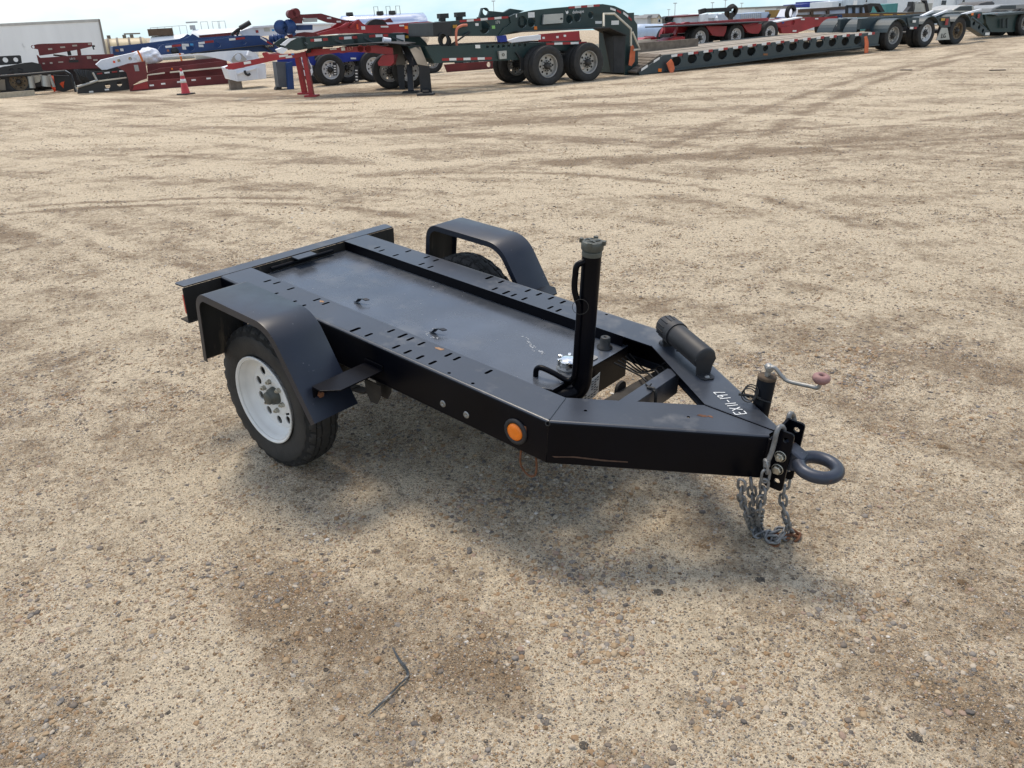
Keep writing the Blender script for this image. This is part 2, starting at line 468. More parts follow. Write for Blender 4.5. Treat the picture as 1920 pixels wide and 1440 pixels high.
def ground_material():
    m = bpy.data.materials.new('gravel_yard_ground'); m.use_nodes = True
    t = m.node_tree; N, L = t.nodes.new, t.links.new
    b = t.nodes['Principled BSDF']
    co = N('ShaderNodeTexCoord').outputs['Object']
    def noise(scale, detail=5, rough=.55, vec=None, dist=0.0, w=None):
        n = N('ShaderNodeTexNoise'); n.inputs['Scale'].default_value = scale; n.inputs['Detail'].default_value = detail
        n.inputs['Roughness'].default_value = rough; n.inputs['Distortion'].default_value = dist
        if w is not None: n.noise_dimensions = '4D'; n.inputs['W'].default_value = w
        L(vec or co, n.inputs['Vector']); return n.outputs['Fac']
    def rng_(v, a, b_, c=0, d=1):
        r = N('ShaderNodeMapRange'); r.inputs['From Min'].default_value = a; r.inputs['From Max'].default_value = b_
        r.inputs['To Min'].default_value = c; r.inputs['To Max'].default_value = d; L(v, r.inputs['Value']); return r.outputs['Result']
    def math_(op, a, b_, clamp=False):
        k = N('ShaderNodeMath'); k.operation = op; k.use_clamp = clamp
        for i, q in enumerate((a, b_)):
            if isinstance(q, (int, float)): k.inputs[i].default_value = q
            else: L(q, k.inputs[i])
        return k.outputs[0]
    def mix(f, a, b_):
        k = N('ShaderNodeMix'); k.data_type = 'RGBA'
        if isinstance(f, (int, float)): k.inputs['Factor'].default_value = f
        else: L(f, k.inputs['Factor'])
        for s, q in (('A', a), ('B', b_)):
            if isinstance(q, tuple): k.inputs[s].default_value = (*q, 1)
            else: L(q, k.inputs[s])
        return k.outputs['Result']
    def mapped(rotz, scale):
        k = N('ShaderNodeMapping'); k.inputs['Rotation'].default_value = (0, 0, rotz); k.inputs['Scale'].default_value = scale
        L(co, k.inputs['Vector']); return k.outputs['Vector']
    # patches: packed silt versus loose gravel
    patch = noise(0.55, 5, .62, dist=.5)
    patch2 = noise(2.6, 6, .66, dist=.6, w=3.0)
    track_a = noise(1.0, 6, .6, mapped(-YAW + PI / 2 + .10, (0.10, 1.5, 1)), .35, w=1.0)     # wheel drag marks
    track_b = noise(1.0, 6, .62, mapped(-YAW + PI / 2 - .55, (0.16, 2.6, 1)), .3, w=6.0)
    far_n = noise(0.12, 4, .55, w=8.0)
    s1 = math_('MULTIPLY', patch, 0.26); s2 = math_('MULTIPLY', patch2, 0.50)
    s3 = math_('MULTIPLY', track_a, 0.34); s4 = math_('MULTIPLY', track_b, 0.26)
    s = math_('ADD', math_('ADD', s1, s2), math_('ADD', s3, s4))
    at_ = N('ShaderNodeAttribute'); at_.attribute_name = 'traffic'
    s = math_('ADD', s, math_('MULTIPLY', at_.outputs['Fac'], 0.15))
    s = math_('ADD', s, math_('MULTIPLY', math_('SUBTRACT', noise(9, 6, .75, dist=.5, w=5.0), .5), 0.62))
    s = math_('ADD', s, 0.12)
    s = math_('ADD', s, math_('MULTIPLY', math_('SUBTRACT', noise(34, 4, .7, w=7.0), .5), 0.40))
    sp_ = N('ShaderNodeVectorMath'); sp_.operation = 'DISTANCE'; sp_.inputs[1].default_value = (2.0, 0, 0); L(co, sp_.inputs[0])
    s = math_('SUBTRACT', s, rng_(sp_.outputs['Value'], 9, 30, 0, .03))           # less pale silt with distance from the trailer
    silt = rng_(s, 0.66, 0.88)                       # 1 = pale dust on top
    fine = noise(95, 4, .7); fine2 = noise(34, 5, .7, w=2.0)
    base = mix(rng_(fine2, .32, .68), (0.235, 0.168, 0.102), (0.41, 0.31, 0.202))
    dust = mix(rng_(fine2, .3, .7), (0.62, 0.508, 0.358), (0.78, 0.665, 0.49))
    warm = mix(rng_(far_n, .35, .65), base, mix(.35, base, (0.25, 0.18, 0.12)))
    colr = mix(silt, warm, dust)
    clod_shade = math_('MULTIPLY', rng_(noise(23, 3, .6, w=15.0, dist=.3), .585, .655), .62)  # dark clod specks carry relief shading in the ground colour
    colr = mix(clod_shade, colr, (0.15, 0.104, 0.066))
    # pebbles, three sizes, cell colour from the cell id
    hgt = None
    def pebbles(scale, thr_lo, thr_hi, wid, colr, hgt, amp, squash):
        v = N('ShaderNodeTexVoronoi'); v.inputs['Scale'].default_value = scale; v.inputs['Randomness'].default_value = 1.0
        L(mapped(wid, (1, squash, 1)), v.inputs['Vector'])
        sep = N('ShaderNodeSeparateColor'); L(v.outputs['Color'], sep.inputs['Color'])
        thr = rng_(silt, 0, 1, thr_lo, thr_hi)
        on = math_('LESS_THAN', sep.outputs['Red'], thr)
        rad = rng_(sep.outputs['Green'], 0, 1, .22, .50)
        inside = math_('MULTIPLY', on, math_('LESS_THAN', v.outputs['Distance'], rad))
        rp = N('ShaderNodeValToRGB'); e = rp.color_ramp.elements; rp.color_ramp.interpolation = 'CONSTANT'
        pal = [(0.0, (0.05, 0.047, 0.046)), (.13, (0.20, 0.125, 0.062)), (.36, (0.13, 0.105, 0.085)), (.5, (0.30, 0.215, 0.125)),
               (.66, (0.185, 0.17, 0.155)), (.80, (0.40, 0.33, 0.24)), (.93, (0.56, 0.52, 0.46))]
        e[0].position = 0; e[0].color = (*pal[0][1], 1); e[1].position = pal[1][0]; e[1].color = (*pal[1][1], 1)
        for p_, c_ in pal[2:]:
            q = e.new(p_); q.color = (*c_, 1)
        L(sep.outputs['Blue'], rp.inputs['Fac'])
        out = mix(math_('MULTIPLY', inside, .85), colr, rp.outputs['Color'])
        dome = math_('MULTIPLY', inside, math_('SUBTRACT', rad, v.outputs['Distance']))
        dome = math_('MULTIPLY', dome, amp / scale)
        return out, (dome if hgt is None else math_('ADD', hgt, dome))
    colr, hgt = pebbles(190, .75, .34, 0.3, colr, hgt, 1.3, 1.1)
    colr, hgt = pebbles(95, .55, .20, 1.1, colr, hgt, 1.3, 1.25)
    colr, hgt = pebbles(46, .24, .05, 2.0, colr, hgt, 1.2, 1.2)
    colr, hgt = pebbles(20, .04, .01, 0.7, colr, hgt, .8, 1.2)
    tone = math_('MULTIPLY', rng_(noise(140, 3, .7, w=11.0), .3, .7, .66, 1.22), rng_(noise(46, 4, .7, w=12.0), .3, .7, .78, 1.16))
    tn = N('ShaderNodeMix'); tn.data_type = 'RGBA'; tn.blend_type = 'MULTIPLY'; tn.inputs['Factor'].default_value = 1
    L(colr, tn.inputs['A']); L(tone, tn.inputs['B']); colr = tn.outputs['Result']
    L(colr, b.inputs['Base Color'])
    b.inputs['Roughness'].default_value = 0.88
    b.inputs['Specular IOR Level'].default_value = 0.3
    hh = math_('ADD', hgt, math_('MULTIPLY', fine, 0.012))
    hh = math_('ADD', hh, math_('MULTIPLY', fine2, 0.036))
    hh = math_('ADD', hh, math_('MULTIPLY', patch2, 0.03))
    hh = math_('ADD', hh, math_('MULTIPLY', track_b, 0.05))
    bp = N('ShaderNodeBump'); bp.inputs['Strength'].default_value = 1.0; bp.inputs['Distance'].default_value = 1.0
    L(hh, bp.inputs['Height']); L(bp.outputs['Normal'], b.inputs['Normal'])
    return m
M_ground = ground_material()

def axis_coords(lo, hi, step, far, growth=1.22):
    c = list(np.arange(lo, hi + 1e-6, step))
    s = step
    while c[-1] < far: s *= growth; c.append(c[-1] + s)
    s = step
    while c[0] > -far: s *= growth; c.insert(0, c[0] - s)
    return np.array(c)
def grid_mesh(name, X, Y, hf, m):
    gx, gy = np.meshgrid(X, Y, indexing='ij')
    gz = hf(gx, gy)
    vs = np.stack([gx, gy, gz], -1).reshape(-1, 3)
    nx, ny = len(X), len(Y)
    i = (np.arange(nx - 1)[:, None] * ny + np.arange(ny - 1)[None, :]).ravel()
    q = np.stack([i, i + ny, i + ny + 1, i + 1], 1)
    me = bpy.data.meshes.new(name)
    me.vertices.add(len(vs)); me.vertices.foreach_set('co', vs.ravel())
    me.loops.add(q.size); me.loops.foreach_set('vertex_index', q.ravel().astype(np.int32))
    me.polygons.add(len(q)); me.polygons.foreach_set('loop_start', np.arange(len(q), dtype=np.int32) * 4)
    me.polygons.foreach_set('use_smooth', np.ones(len(q), dtype=bool))
    me.update(calc_edges=True)
    me.materials.append(m)
    return me
def traffic(x, y):
    # tyre passes over the yard: positive = fines pressed flat and pale, negative = stones dragged loose
    out = np.zeros_like(x); r3 = np.random.default_rng(21)
    brk = vnoise(x * 1.7 + 3, y * 1.7 + 9, 31) * .6 + vnoise(x * 6 + 3, y * 6 + 9, 32) * .6
    def arc(cx, cy, rad, px, py, half, w, k, soft=1.0):
        d = np.abs(np.hypot(x - cx, y - cy) - rad + .05 * (vnoise(x * 1.1, y * 1.1, 33) - .5)); l = np.hypot(x - px, y - py)
        return k * np.exp(-(d / w) ** 2) * np.clip(1.6 - l / (half * 1.15), 0, 1) * np.clip(brk * 1.5, 0, 1.2)
    for a in ((-2.39, -3.09, 6.46, -6.6, 1.75, 2.4, .07, -1.3), (-2.33, -2.97, 6.08, -5.5, 2.0, 3.0, .08, -1.3), (-2.36, -3.0, 6.27, -6, 1.9, 2.6, .07, .9), (-2.36, -3.0, 6.72, -6, 1.9, 2.6, .06, .8),
              (-1.43, .98, 4.62, -1.0, 5.5, 2.6, .09, 1.2), (-1.88, -3.39, 9.46, -.2, 5.9, 3.0, .09, 1.2), (-1.43, .98, 4.85, -1, 5.6, 2.4, .06, -1.0), (4.41, 5.36, 7.55, 1.4, -1.55, 1.0, .12, 1.6), (.6, -1.15, 2.0, 2.45, -.36, .6, .13, 1.6), (1.2, -4.6, 3.6, 1.3, -1.05, .9, .10, 1.1), (5.2, 3.0, 4.4, 1.6, .4, .9, .09, .9), (3.6, 2.4, 2.7, 2.9, -.2, .7, .10, -1.2), (2.2, -3.4, 2.3, 2.0, -1.1, .5, .14, -1.3),
              (-.03, .05, 1.3, -1.15, -.55, .7, .10, 1.1), (1.21, -1.79, 5.07, 1.1, 3.25, 1.8, .10, .9), (.85, -1.2, 1.78, 2.6, -.95, .6, .10, 1.1), (4.58, -.16, 1.56, 3.04, -.45, .7, .09, 1.0), (94.29, 21.44, 97.7, -3.3, 19, 9, .16, -1.2), (54.8, 21.7, 57.6, -2.6, 19, 9, .16, -1.2)):
        out = out + arc(*a)
    rt = np.array([RT[0], RT[1]])
    for i in range(46):
        ang_ = math.atan2(RT[1], RT[0]) + r3.normal(0, .30); dv = np.array([math.cos(ang_), math.sin(ang_)]); nv = np.array([-dv[1], dv[0]])
        v_ = r3.uniform(3.5, 34); u_ = r3.uniform(-.7, .7) * v_; c_ = CAM[:2] + rt * u_ + np.array(FW[:2]) * v_
        rad = r3.uniform(8, 60) * r3.choice([-1, 1]); o_ = c_ + nv * rad; half = r3.uniform(1.5, 4.5) * (1 + v_ / 20); w_ = r3.uniform(.06, .12) * (1 + v_ / 25); k_ = r3.choice([1.0, .8, -.9])
        for off in (0, .28, 1.9, 2.18)[:r3.integers(1, 5)]:
            out = out + arc(o_[0], o_[1], abs(rad) + off, c_[0], c_[1], half, w_, k_)
    return np.clip(out, -1.6, 1.6)
gx = axis_coords(-9, 6, .055, 900, 1.12); gy = axis_coords(-4, 12, .055, 900, 1.12)
ground = link('ground', grid_mesh('ground', gx, gy, ground_h, M_ground))
ga = ground.data.attributes.new('traffic', 'FLOAT', 'POINT'); gv = np.empty(len(ground.data.vertices) * 3); ground.data.vertices.foreach_get('co', gv); gv = gv.reshape(-1, 3)
ga.data.foreach_set('value', traffic(gv[:, 0], gv[:, 1]).astype(np.float32))
tag(ground, 'pale packed gravel yard with dusty wheel tracks', 'ground', kind='structure')

def uvw(u, v, z=0.0):
    p = CAM + RT * u + FW * v
    return Vector((p[0], p[1], z))

# loose pebbles lying on the ground: geometry-node instances
def pebble_material():
    m = bpy.data.materials.new('pebble_stone'); m.use_nodes = True
    t = m.node_tree; N, L = t.nodes.new, t.links.new; b = t.nodes['Principled BSDF']
    oi = N('ShaderNodeObjectInfo'); rp = N('ShaderNodeValToRGB'); rp.color_ramp.interpolation = 'CONSTANT'
    pal = [(0, (0.06, 0.058, 0.06)), (.06, (0.25, 0.15, 0.07)), (.24, (0.12, 0.10, 0.085)), (.34, (0.33, 0.23, 0.13)), (.50, (0.19, 0.175, 0.16)),
           (.60, (0.40, 0.31, 0.20)), (.74, (0.29, 0.20, 0.15)), (.82, (0.44, 0.38, 0.30)), (.955, (0.10, 0.105, 0.11)), (.985, (0.60, 0.57, 0.52))]
    e = rp.color_ramp.elements
    e[0].position = 0; e[0].color = (*pal[0][1], 1); e[1].position = pal[1][0]; e[1].color = (*pal[1][1], 1)
    for p_, c_ in pal[2:]:
        q = e.new(p_); q.color = (*c_, 1)
    L(oi.outputs['Random'], rp.inputs['Fac'])
    n = N('ShaderNodeTexNoise'); n.inputs['Scale'].default_value = 60; n.inputs['Detail'].default_value = 4
    co = N('ShaderNodeTexCoord'); L(co.outputs['Object'], n.inputs['Vector'])
    mr = N('ShaderNodeMapRange'); mr.inputs['To Min'].default_value = .6; mr.inputs['To Max'].default_value = 1.35; L(n.outputs['Fac'], mr.inputs['Value'])
    k = N('ShaderNodeMix'); k.data_type = 'RGBA'; k.blend_type = 'MULTIPLY'; k.inputs['Factor'].default_value = 1
    L(rp.outputs['Color'], k.inputs['A']); L(mr.outputs['Result'], k.inputs['B'])
    du = N('ShaderNodeMix'); du.data_type = 'RGBA'; du.inputs['Factor'].default_value = .16; du.inputs['B'].default_value = (0.36, 0.285, 0.205, 1); L(k.outputs['Result'], du.inputs['A'])
    L(du.outputs['Result'], b.inputs['Base Color']); b.inputs['Roughness'].default_value = .7; b.inputs['Specular IOR Level'].default_value = .4
    return m
M_pebble = pebble_material()

def gravel_nodes(name, density, rmin, rmax, power, seed, sub, n0, n1, floor):
    ng = bpy.data.node_groups.new(name, 'GeometryNodeTree')
    ng.interface.new_socket('Geometry', in_out='INPUT', socket_type='NodeSocketGeometry')
    ng.interface.new_socket('Geometry', in_out='OUTPUT', socket_type='NodeSocketGeometry')
    N, L = ng.nodes.new, ng.links.new
    gi, go = N('NodeGroupInput'), N('NodeGroupOutput')
    pos = N('GeometryNodeInputPosition')
    # patchy density
    def nz(scale, w):
        n = N('ShaderNodeTexNoise'); n.noise_dimensions = '4D'; n.inputs['Scale'].default_value = scale; n.inputs['W'].default_value = w
        n.inputs['Detail'].default_value = 5; n.inputs['Roughness'].default_value = .62; L(pos.outputs[0], n.inputs['Vector'])
        return n.outputs['Fac']
    add = N('ShaderNodeMath'); add.operation = 'ADD'; L(nz(.9, 2.0), add.inputs[0]); L(nz(3.2, 7.0), add.inputs[1])
    mr = N('ShaderNodeMapRange'); mr.inputs['From Min'].default_value = n0; mr.inputs['From Max'].default_value = n1
    mr.inputs['To Min'].default_value = density * floor; mr.inputs['To Max'].default_value = density * 1.7
    L(add.outputs[0], mr.inputs['Value'])
    dp = N('GeometryNodeDistributePointsOnFaces'); dp.inputs['Seed'].default_value = seed
    L(gi.outputs[0], dp.inputs['Mesh']); L(mr.outputs['Result'], dp.inputs['Density'])
    join = N('GeometryNodeGeometryToInstance')
    for k in range(9):
        ico = N('GeometryNodeMeshIcoSphere'); ico.inputs['Radius'].default_value = 1; ico.inputs['Subdivisions'].default_value = sub
        sp = N('GeometryNodeSetPosition'); p2 = N('GeometryNodeInputPosition')
        n = N('ShaderNodeTexNoise'); n.noise_dimensions = '4D'; n.inputs['W'].default_value = 3.7 * k + seed; n.inputs['Scale'].default_value = 1.15
        n.inputs['Detail'].default_value = 2.0
        L(p2.outputs[0], n.inputs['Vector'])
        sb = N('ShaderNodeVectorMath'); sb.operation = 'SUBTRACT'; sb.inputs[1].default_value = (.5, .5, .5); L(n.outputs['Color'], sb.inputs[0])
        sc = N('ShaderNodeVectorMath'); sc.operation = 'SCALE'; sc.inputs['Scale'].default_value = 2.0; L(sb.outputs[0], sc.inputs[0])
        L(ico.outputs['Mesh'], sp.inputs['Geometry']); L(sc.outputs[0], sp.inputs['Offset'])
        sm = N('GeometryNodeSetShadeSmooth'); L(sp.outputs[0], sm.inputs['Geometry'])
        tr = N('GeometryNodeTransform'); tr.inputs['Translation'].default_value = (0, 0, -.12); tr.inputs['Scale'].default_value = (1.15, .85 + .03 * k, .5 + .03 * (k % 4)); L(sm.outputs[0], tr.inputs['Geometry'])
        sm_ = N('GeometryNodeSetMaterial'); sm_.inputs['Material'].default_value = M_pebble; L(tr.outputs[0], sm_.inputs['Geometry'])
        L(sm_.outputs[0], join.inputs[0])
    inst = N('GeometryNodeInstanceOnPoints'); L(dp.outputs['Points'], inst.inputs['Points']); L(join.outputs[0], inst.inputs['Instance'])
    inst.inputs['Pick Instance'].default_value = True
    ri = N('FunctionNodeRandomValue'); ri.data_type = 'INT'; ri.inputs[4].default_value = 0; ri.inputs[5].default_value = 8; ri.inputs['Seed'].default_value = 3
    L(ri.outputs[2], inst.inputs['Instance Index'])
    rv = N('FunctionNodeRandomValue'); rv.data_type = 'FLOAT_VECTOR'; rv.inputs[0].default_value = (-.35, -.35, 0); rv.inputs[1].default_value = (.35, .35, 6.283)
    L(rv.outputs[0], inst.inputs['Rotation'])
    rf = N('FunctionNodeRandomValue'); rf.data_type = 'FLOAT'; rf.inputs[2].default_value = 0; rf.inputs[3].default_value = 1; rf.inputs['Seed'].default_value = 9
    pw = N('ShaderNodeMath'); pw.operation = 'POWER'; pw.inputs[1].default_value = power; L(rf.outputs[1], pw.inputs[0])
    m2 = N('ShaderNodeMapRange'); m2.inputs['To Min'].default_value = rmin; m2.inputs['To Max'].default_value = rmax; L(pw.outputs[0], m2.inputs['Value'])
    L(m2.outputs['Result'], inst.inputs['Scale'])
    L(inst.outputs[0], go.inputs[0])
    return ng

def wedge(name, v0, v1, step):
    vs = []; fs = []; V = np.arange(v0, v1 + 1e-6, step); K = 60
    for v in V:
        for k in range(K + 1):
            u = (-1 + 2 * k / K) * (0.74 * v + .35)
            vs.append(uvw(u, v))
    a = np.array([tuple(p) for p in vs]); a[:, 2] = ground_h(a[:, 0], a[:, 1])
    for i in range(len(V) - 1):
        for k in range(K):
            q = i * (K + 1) + k
            fs.append((q, q + 1, q + K + 2, q + K + 1))
    me = bpy.data.meshes.new(name); me.from_pydata(a.tolist(), [], fs); me.update()
    return me
for nm, lb, v0, v1, st, dens, r0, r1, pw_, sd_, sub, n0, n1, fl in (
        ('gravel', 'fine grit bedded in the foreground dirt', .75, 4.2, .05, 14000, .0012, .0050, 2.2, 1, 1, .80, 1.15, .25),
        ('gravel', 'loose mixed pebbles strewn over the foreground dirt', .75, 4.2, .05, 6000, .0026, .0125, 4.8, 4, 2, 1.02, 1.24, .03),
        ('gravel', 'small loose stones on the dirt around the trailer', 4.2, 7.5, .08, 3000, .0026, .012, 5.0, 2, 1, .88, 1.25, .08),
        ('gravel', 'scattered stones on the yard beyond the trailer', 7.5, 13, .2, 520, .005, .017, 4.5, 3, 1, .88, 1.25, .10),
        ('gravel', 'sparse stones lying on the far half of the yard', 13, 24, .4, 60, .008, .026, 4.5, 6, 1, .88, 1.25, .15)):
    g = link(nm, wedge('gravel_bed', v0, v1, st))
    g.data.materials.append(M_pebble)
    md = g.modifiers.new('scatter', 'NODES'); md.node_group = gravel_nodes('gravel_scatter', dens, r0, r1, pw_, sd_, sub, n0, n1, fl)
    tag(g, lb, 'gravel', kind='stuff')

# ------------------------------------------------------------------ the black flat-deck trailer
TP, TR, WX, WZ = 0.088, -0.004, 0.6374, 0.335
RM = Matrix.Rotation(TP, 3, 'Y') @ Matrix.Rotation(TR, 3, 'X')
cc = Vector((WX, 0, WZ))
TRL = empty('flat_deck_trailer', cc - RM @ cc, (TR, TP, 0))
tag(TRL, 'black flat steel equipment trailer with white wheels, nose down on the gravel', 'trailer')

WO, WI, ZT, XB, XI, HR = 0.4777, 0.300, 0.7005, 2.068, 2.0097, 0.179
TX, TY, TIN, LB = 2.6902, 0.0428, 2.4197, 0.678
X3, Y3, Z3 = Vector((1, 0, 0)), Vector((0, 1, 0)), Vector((0, 0, 1))

def rail_profile(t=.006, rc=.013, lip=.05, flange=.016):
    # outer outline in (out, z): out=0 at the outer face, negative inwards; closed C profile
    o = [(-flange, 0)]
    for k in range(6):
        a = R(90 - 18 * k); o.append((-rc + rc * math.cos(a), -rc + rc * math.sin(a)))
    for k in range(6):
        a = R(0 - 18 * k); o.append((-rc + rc * math.cos(a), -HR + rc + rc * math.sin(a)))
    o.append((-lip, -HR))
    i = [(-lip, -HR + t), (-rc, -HR + t), (-t, -HR + rc), (-t, -rc), (-rc, -t), (-flange, -t)]
    return o + i
PROF = rail_profile()
def rail_sweep(mb, path, side):
    # path: list of (x, y, outward unit (ox, oy) scaled for mitre)
    rings = []
    for x, y, ox, oy in path:
        rings.append([Vector((x + ox * p[0], y + oy * p[0], ZT + p[1])) for p in PROF])
    mb.sweep(rings)

ang = math.atan2(WO - TY, TX - XB)                # drawbar angle
for sgn in (-1, 1):
    # outward directions
    n1 = Vector((0, sgn)); n2 = Vector((math.sin(ang), sgn * math.cos(ang)))
    mit = (n1 + n2).normalized(); mit = mit / mit.dot(n1)
    mb = MB()
    rail_sweep(mb, [(0.002, sgn * WO, n1.x, n1.y), (1.0, sgn * WO, n1.x, n1.y), (XB, sgn * WO, mit.x, mit.y)], sgn)
    holes = []
    for x in (.39, .534, .604, 1.065, 1.237, 1.306, 1.379, 1.45): holes.append(slot(x, sgn * .430, .015, .045))
    holes.append(slot(.982, sgn * .434, .019, .060))
    holes.append(slot(.222, sgn * .354, .015, .045))
    for x in (.277, .39, .591, .657, 1.104, 1.224, 1.291, 1.447, 1.495) + ((1.666,) if sgn < 0 else ()): holes.append(slot(x, sgn * .338, .014, .044))
    holes.append(slot(1.176, sgn * .338, .016, .056))
    for x, y in ((1.56, .449), (1.685, .449)): holes.append(circle(x, sgn * y, .0075, 10))
    yo = sgn * (WO - .016); yi = sgn * WI
    top = [(0.002, yi), (0.002, yo), (XB - .016 * math.tan(ang / 2), yo), (XI, yi)]
    mb.plate(top, holes, (0, 0, ZT), X3, Y3, -.007, 0)
    # inner stiffener lip down to the tank
    mb.box((.94, sgn * (WI + .004), ZT - .032), (1.86, .006, .048))
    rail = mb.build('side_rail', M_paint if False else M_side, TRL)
    # same paint, shade put into the web colour; dusty flange top by face normal
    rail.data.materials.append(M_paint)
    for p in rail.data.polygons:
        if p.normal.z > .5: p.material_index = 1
    # drawbar member
    mb = MB(); lift = .003 if sgn > 0 else 0.0
    t2 = n2
    q1 = Vector((XB, sgn * WO)) + Vector((math.cos(ang), -sgn * math.sin(ang))) * .002
    rail_sweep(mb, [(q1.x, q1.y, mit.x, mit.y), (TX, sgn * TY, n2.x, n2.y)], sgn)
    fl = .016
    a_ = Vector((q1.x, q1.y)) - mit * fl; b_ = Vector((TX, sgn * TY)) - n2 * fl
    top = [(XI + .002, sgn * WI), (a_.x, a_.y), (b_.x, b_.y), (TX - .004, sgn * .0015), (TIN, sgn * .0015)]
    hl = [circle(2.121, sgn * .327, .0065, 10), circle(2.418, sgn * .116, .0065, 10)]
    mb.plate(top, hl, (0, 0, ZT + lift), X3, Y3, -.006, 0)
    if sgn > 0: mb.box((2.55, .003, ZT + .0005), (.25, .005, .005))
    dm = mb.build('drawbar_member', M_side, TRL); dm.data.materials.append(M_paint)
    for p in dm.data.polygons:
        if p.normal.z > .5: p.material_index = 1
    # weld bead along the mitre and the relief hole at the knee
    mb = MB(); mb.tube([(XI + .004, sgn * (WI + .004), ZT + .0005), (XB - .004, sgn * (WO - .012), ZT + .0005)], .0028, 6)
    mb.build('weld_bead', M_paint, TRL)
    mb = MB(); d_ = Vector((mit.x, mit.y, .35)).normalized(); c_ = Vector((XB, sgn * WO, ZT - .008))
    mb.lathe([(0, .0095), (.003, .0095), (.003, .0065), (-.006, .0065), (-.006, .0)], c_, d_, 14)
    mb.build('relief_hole', M_wire, TRL)
# nose plate closing the two drawbar members
mb = MB(); mb.box((TX + .004, 0, ZT - HR / 2 - .002), (.012, 2 * TY + .012, HR - .01)); mb.build('nose_plate', M_side, TRL, bevel=.003)
# rear cross beam: C channel opening backwards
mb = MB()
HB = .192; WB = .0804
prof = [(0, 0), (0, -HB), (-WB, -HB), (-WB, -HB + .006), (-.006, -HB + .006), (-.006, -.006), (-WB, -.006), (-WB, 0)]
outl = [(-WB, -LB), (0 - .0, -LB + .0), (0, LB), (-WB, LB)]
mb.plate([(-WB + .012, -LB), (-.002, -LB + .008), (-.002, LB - .008), (-WB + .012, LB), (-WB, LB - .012), (-WB, -LB + .012)], [], (0, 0, ZT + .001), X3, Y3, -.007, 0)
mb.plate([(-WB, -LB), (-.002, -LB), (-.002, LB), (-WB, LB)], [], (0, 0, ZT - HB), X3, Y3, 0, .006)
mb.box((-.005, 0, ZT - HB / 2), (.006, 2 * LB, HB - .016))
rb = mb.build('rear_crossbeam', M_mud, TRL, bevel=.002); rb.data.materials.append(M_paint)
for p in rb.data.polygons:
    if p.normal.z > .5 and p.center.z > ZT - .02: p.material_index = 1
for sgn in (-1, 1):
    mb = MB(); mb.box((-.022, sgn * (LB - .03), ZT - .10), (.028, .045, .10)); mb.build('tail_light', M_redlens, TRL, bevel=.004)
# belly tank forming the deck
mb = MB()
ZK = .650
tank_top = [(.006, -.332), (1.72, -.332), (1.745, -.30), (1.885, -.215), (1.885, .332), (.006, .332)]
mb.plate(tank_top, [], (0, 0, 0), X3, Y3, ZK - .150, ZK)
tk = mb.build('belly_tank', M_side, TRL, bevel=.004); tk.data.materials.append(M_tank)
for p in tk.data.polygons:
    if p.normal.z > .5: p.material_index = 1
# jagged weld along the notch
mb = MB()
pts = [Vector((1.745 + (1.885 - 1.745) * k / 9, -.30 + .085 * k / 9, ZK + .003)) for k in range(10)]
mb.tube([p + Vector((rng.uniform(-.002, .002), rng.uniform(-.003, .003), 0)) for p in pts], [rng.uniform(.003, .006) for _ in pts], 6)
mb.build('weld_bead', M_paint, TRL)
# lifting tabs on the tank top
for x, y in ((.683, -.145), (1.196, -.141)):
    p = [(x - .034, y - .012, ZK + .002), (x - .022, y - .012, ZK + .004), (x - .008, y - .006, ZK + .022), (x + .012, y + .004, ZK + .024), (x + .026, y + .010, ZK + .018)]
    mb = MB(); rings = []
    for q in p:
        q = Vector(q); w = Vector((.35, .94, 0)) * .011
        rings.append([q - w, q + w, q + w + Z3 * .004, q - w + Z3 * .004])
    mb.sweep(rings, smooth=False); mb.build('lifting_tab', M_paint, TRL)
mb = MB(); pts = [(1.196 + .045 * math.cos(a) + rng.uniform(-.004, .004), -.141 + .03 * math.sin(a), ZK + .0012) for a in np.linspace(.3, 5.2, 16)]
def flake0(name, pts, m, z, t=.0006):
    mb = MB(); mb.plate(pts, [], (0, 0, z), X3, Y3, 0.0002, t); return mb.build(name, m, TRL)
M_stain = mat('chalky_stain', (0.27, 0.29, 0.31), 0.5, var=0.4, vscale=40)
r9 = np.random.default_rng(5)
for i in range(26):
    a_ = r9.uniform(2.0, 5.4); rr_ = r9.uniform(.8, 1.2); x_, y_ = 1.20 + .055 * rr_ * math.cos(a_), -.140 + .050 * rr_ * math.sin(a_); q_ = r9.uniform(.0015, .005)
    flake0('worn_fleck', [(x_ + q_ * r9.uniform(.5, 2.2) * math.cos(t), y_ + q_ * r9.uniform(.5, 1.2) * math.sin(t)) for t in np.linspace(0, 2 * PI, 7, endpoint=False)], M_stain, ZK)
for i in range(34):
    t_ = r9.uniform(0, 1); x_, y_ = 1.50 + .17 * t_ + r9.normal(0, .006), -.02 + .10 * t_ * t_ - .06 * t_ + .12 * (1 - t_) + r9.normal(0, .006); q_ = r9.uniform(.0015, .0055)
    flake0('worn_fleck', [(x_ + q_ * r9.uniform(.5, 1.4) * math.cos(t), y_ + q_ * r9.uniform(.5, 2.0) * math.sin(t)) for t in np.linspace(0, 2 * PI, 7, endpoint=False)], M_stain, ZK)
for i in range(46):
    x_, y_, q_ = r9.uniform(.05, 1.85), r9.uniform(-.29, .30), r9.uniform(.001, .0028)
    flake0('worn_fleck', [(x_ + q_ * r9.uniform(.5, 1.6) * math.cos(t), y_ + q_ * r9.uniform(.5, 1.6) * math.sin(t)) for t in np.linspace(0, 2 * PI, 6, endpoint=False)], M_stain, ZK)
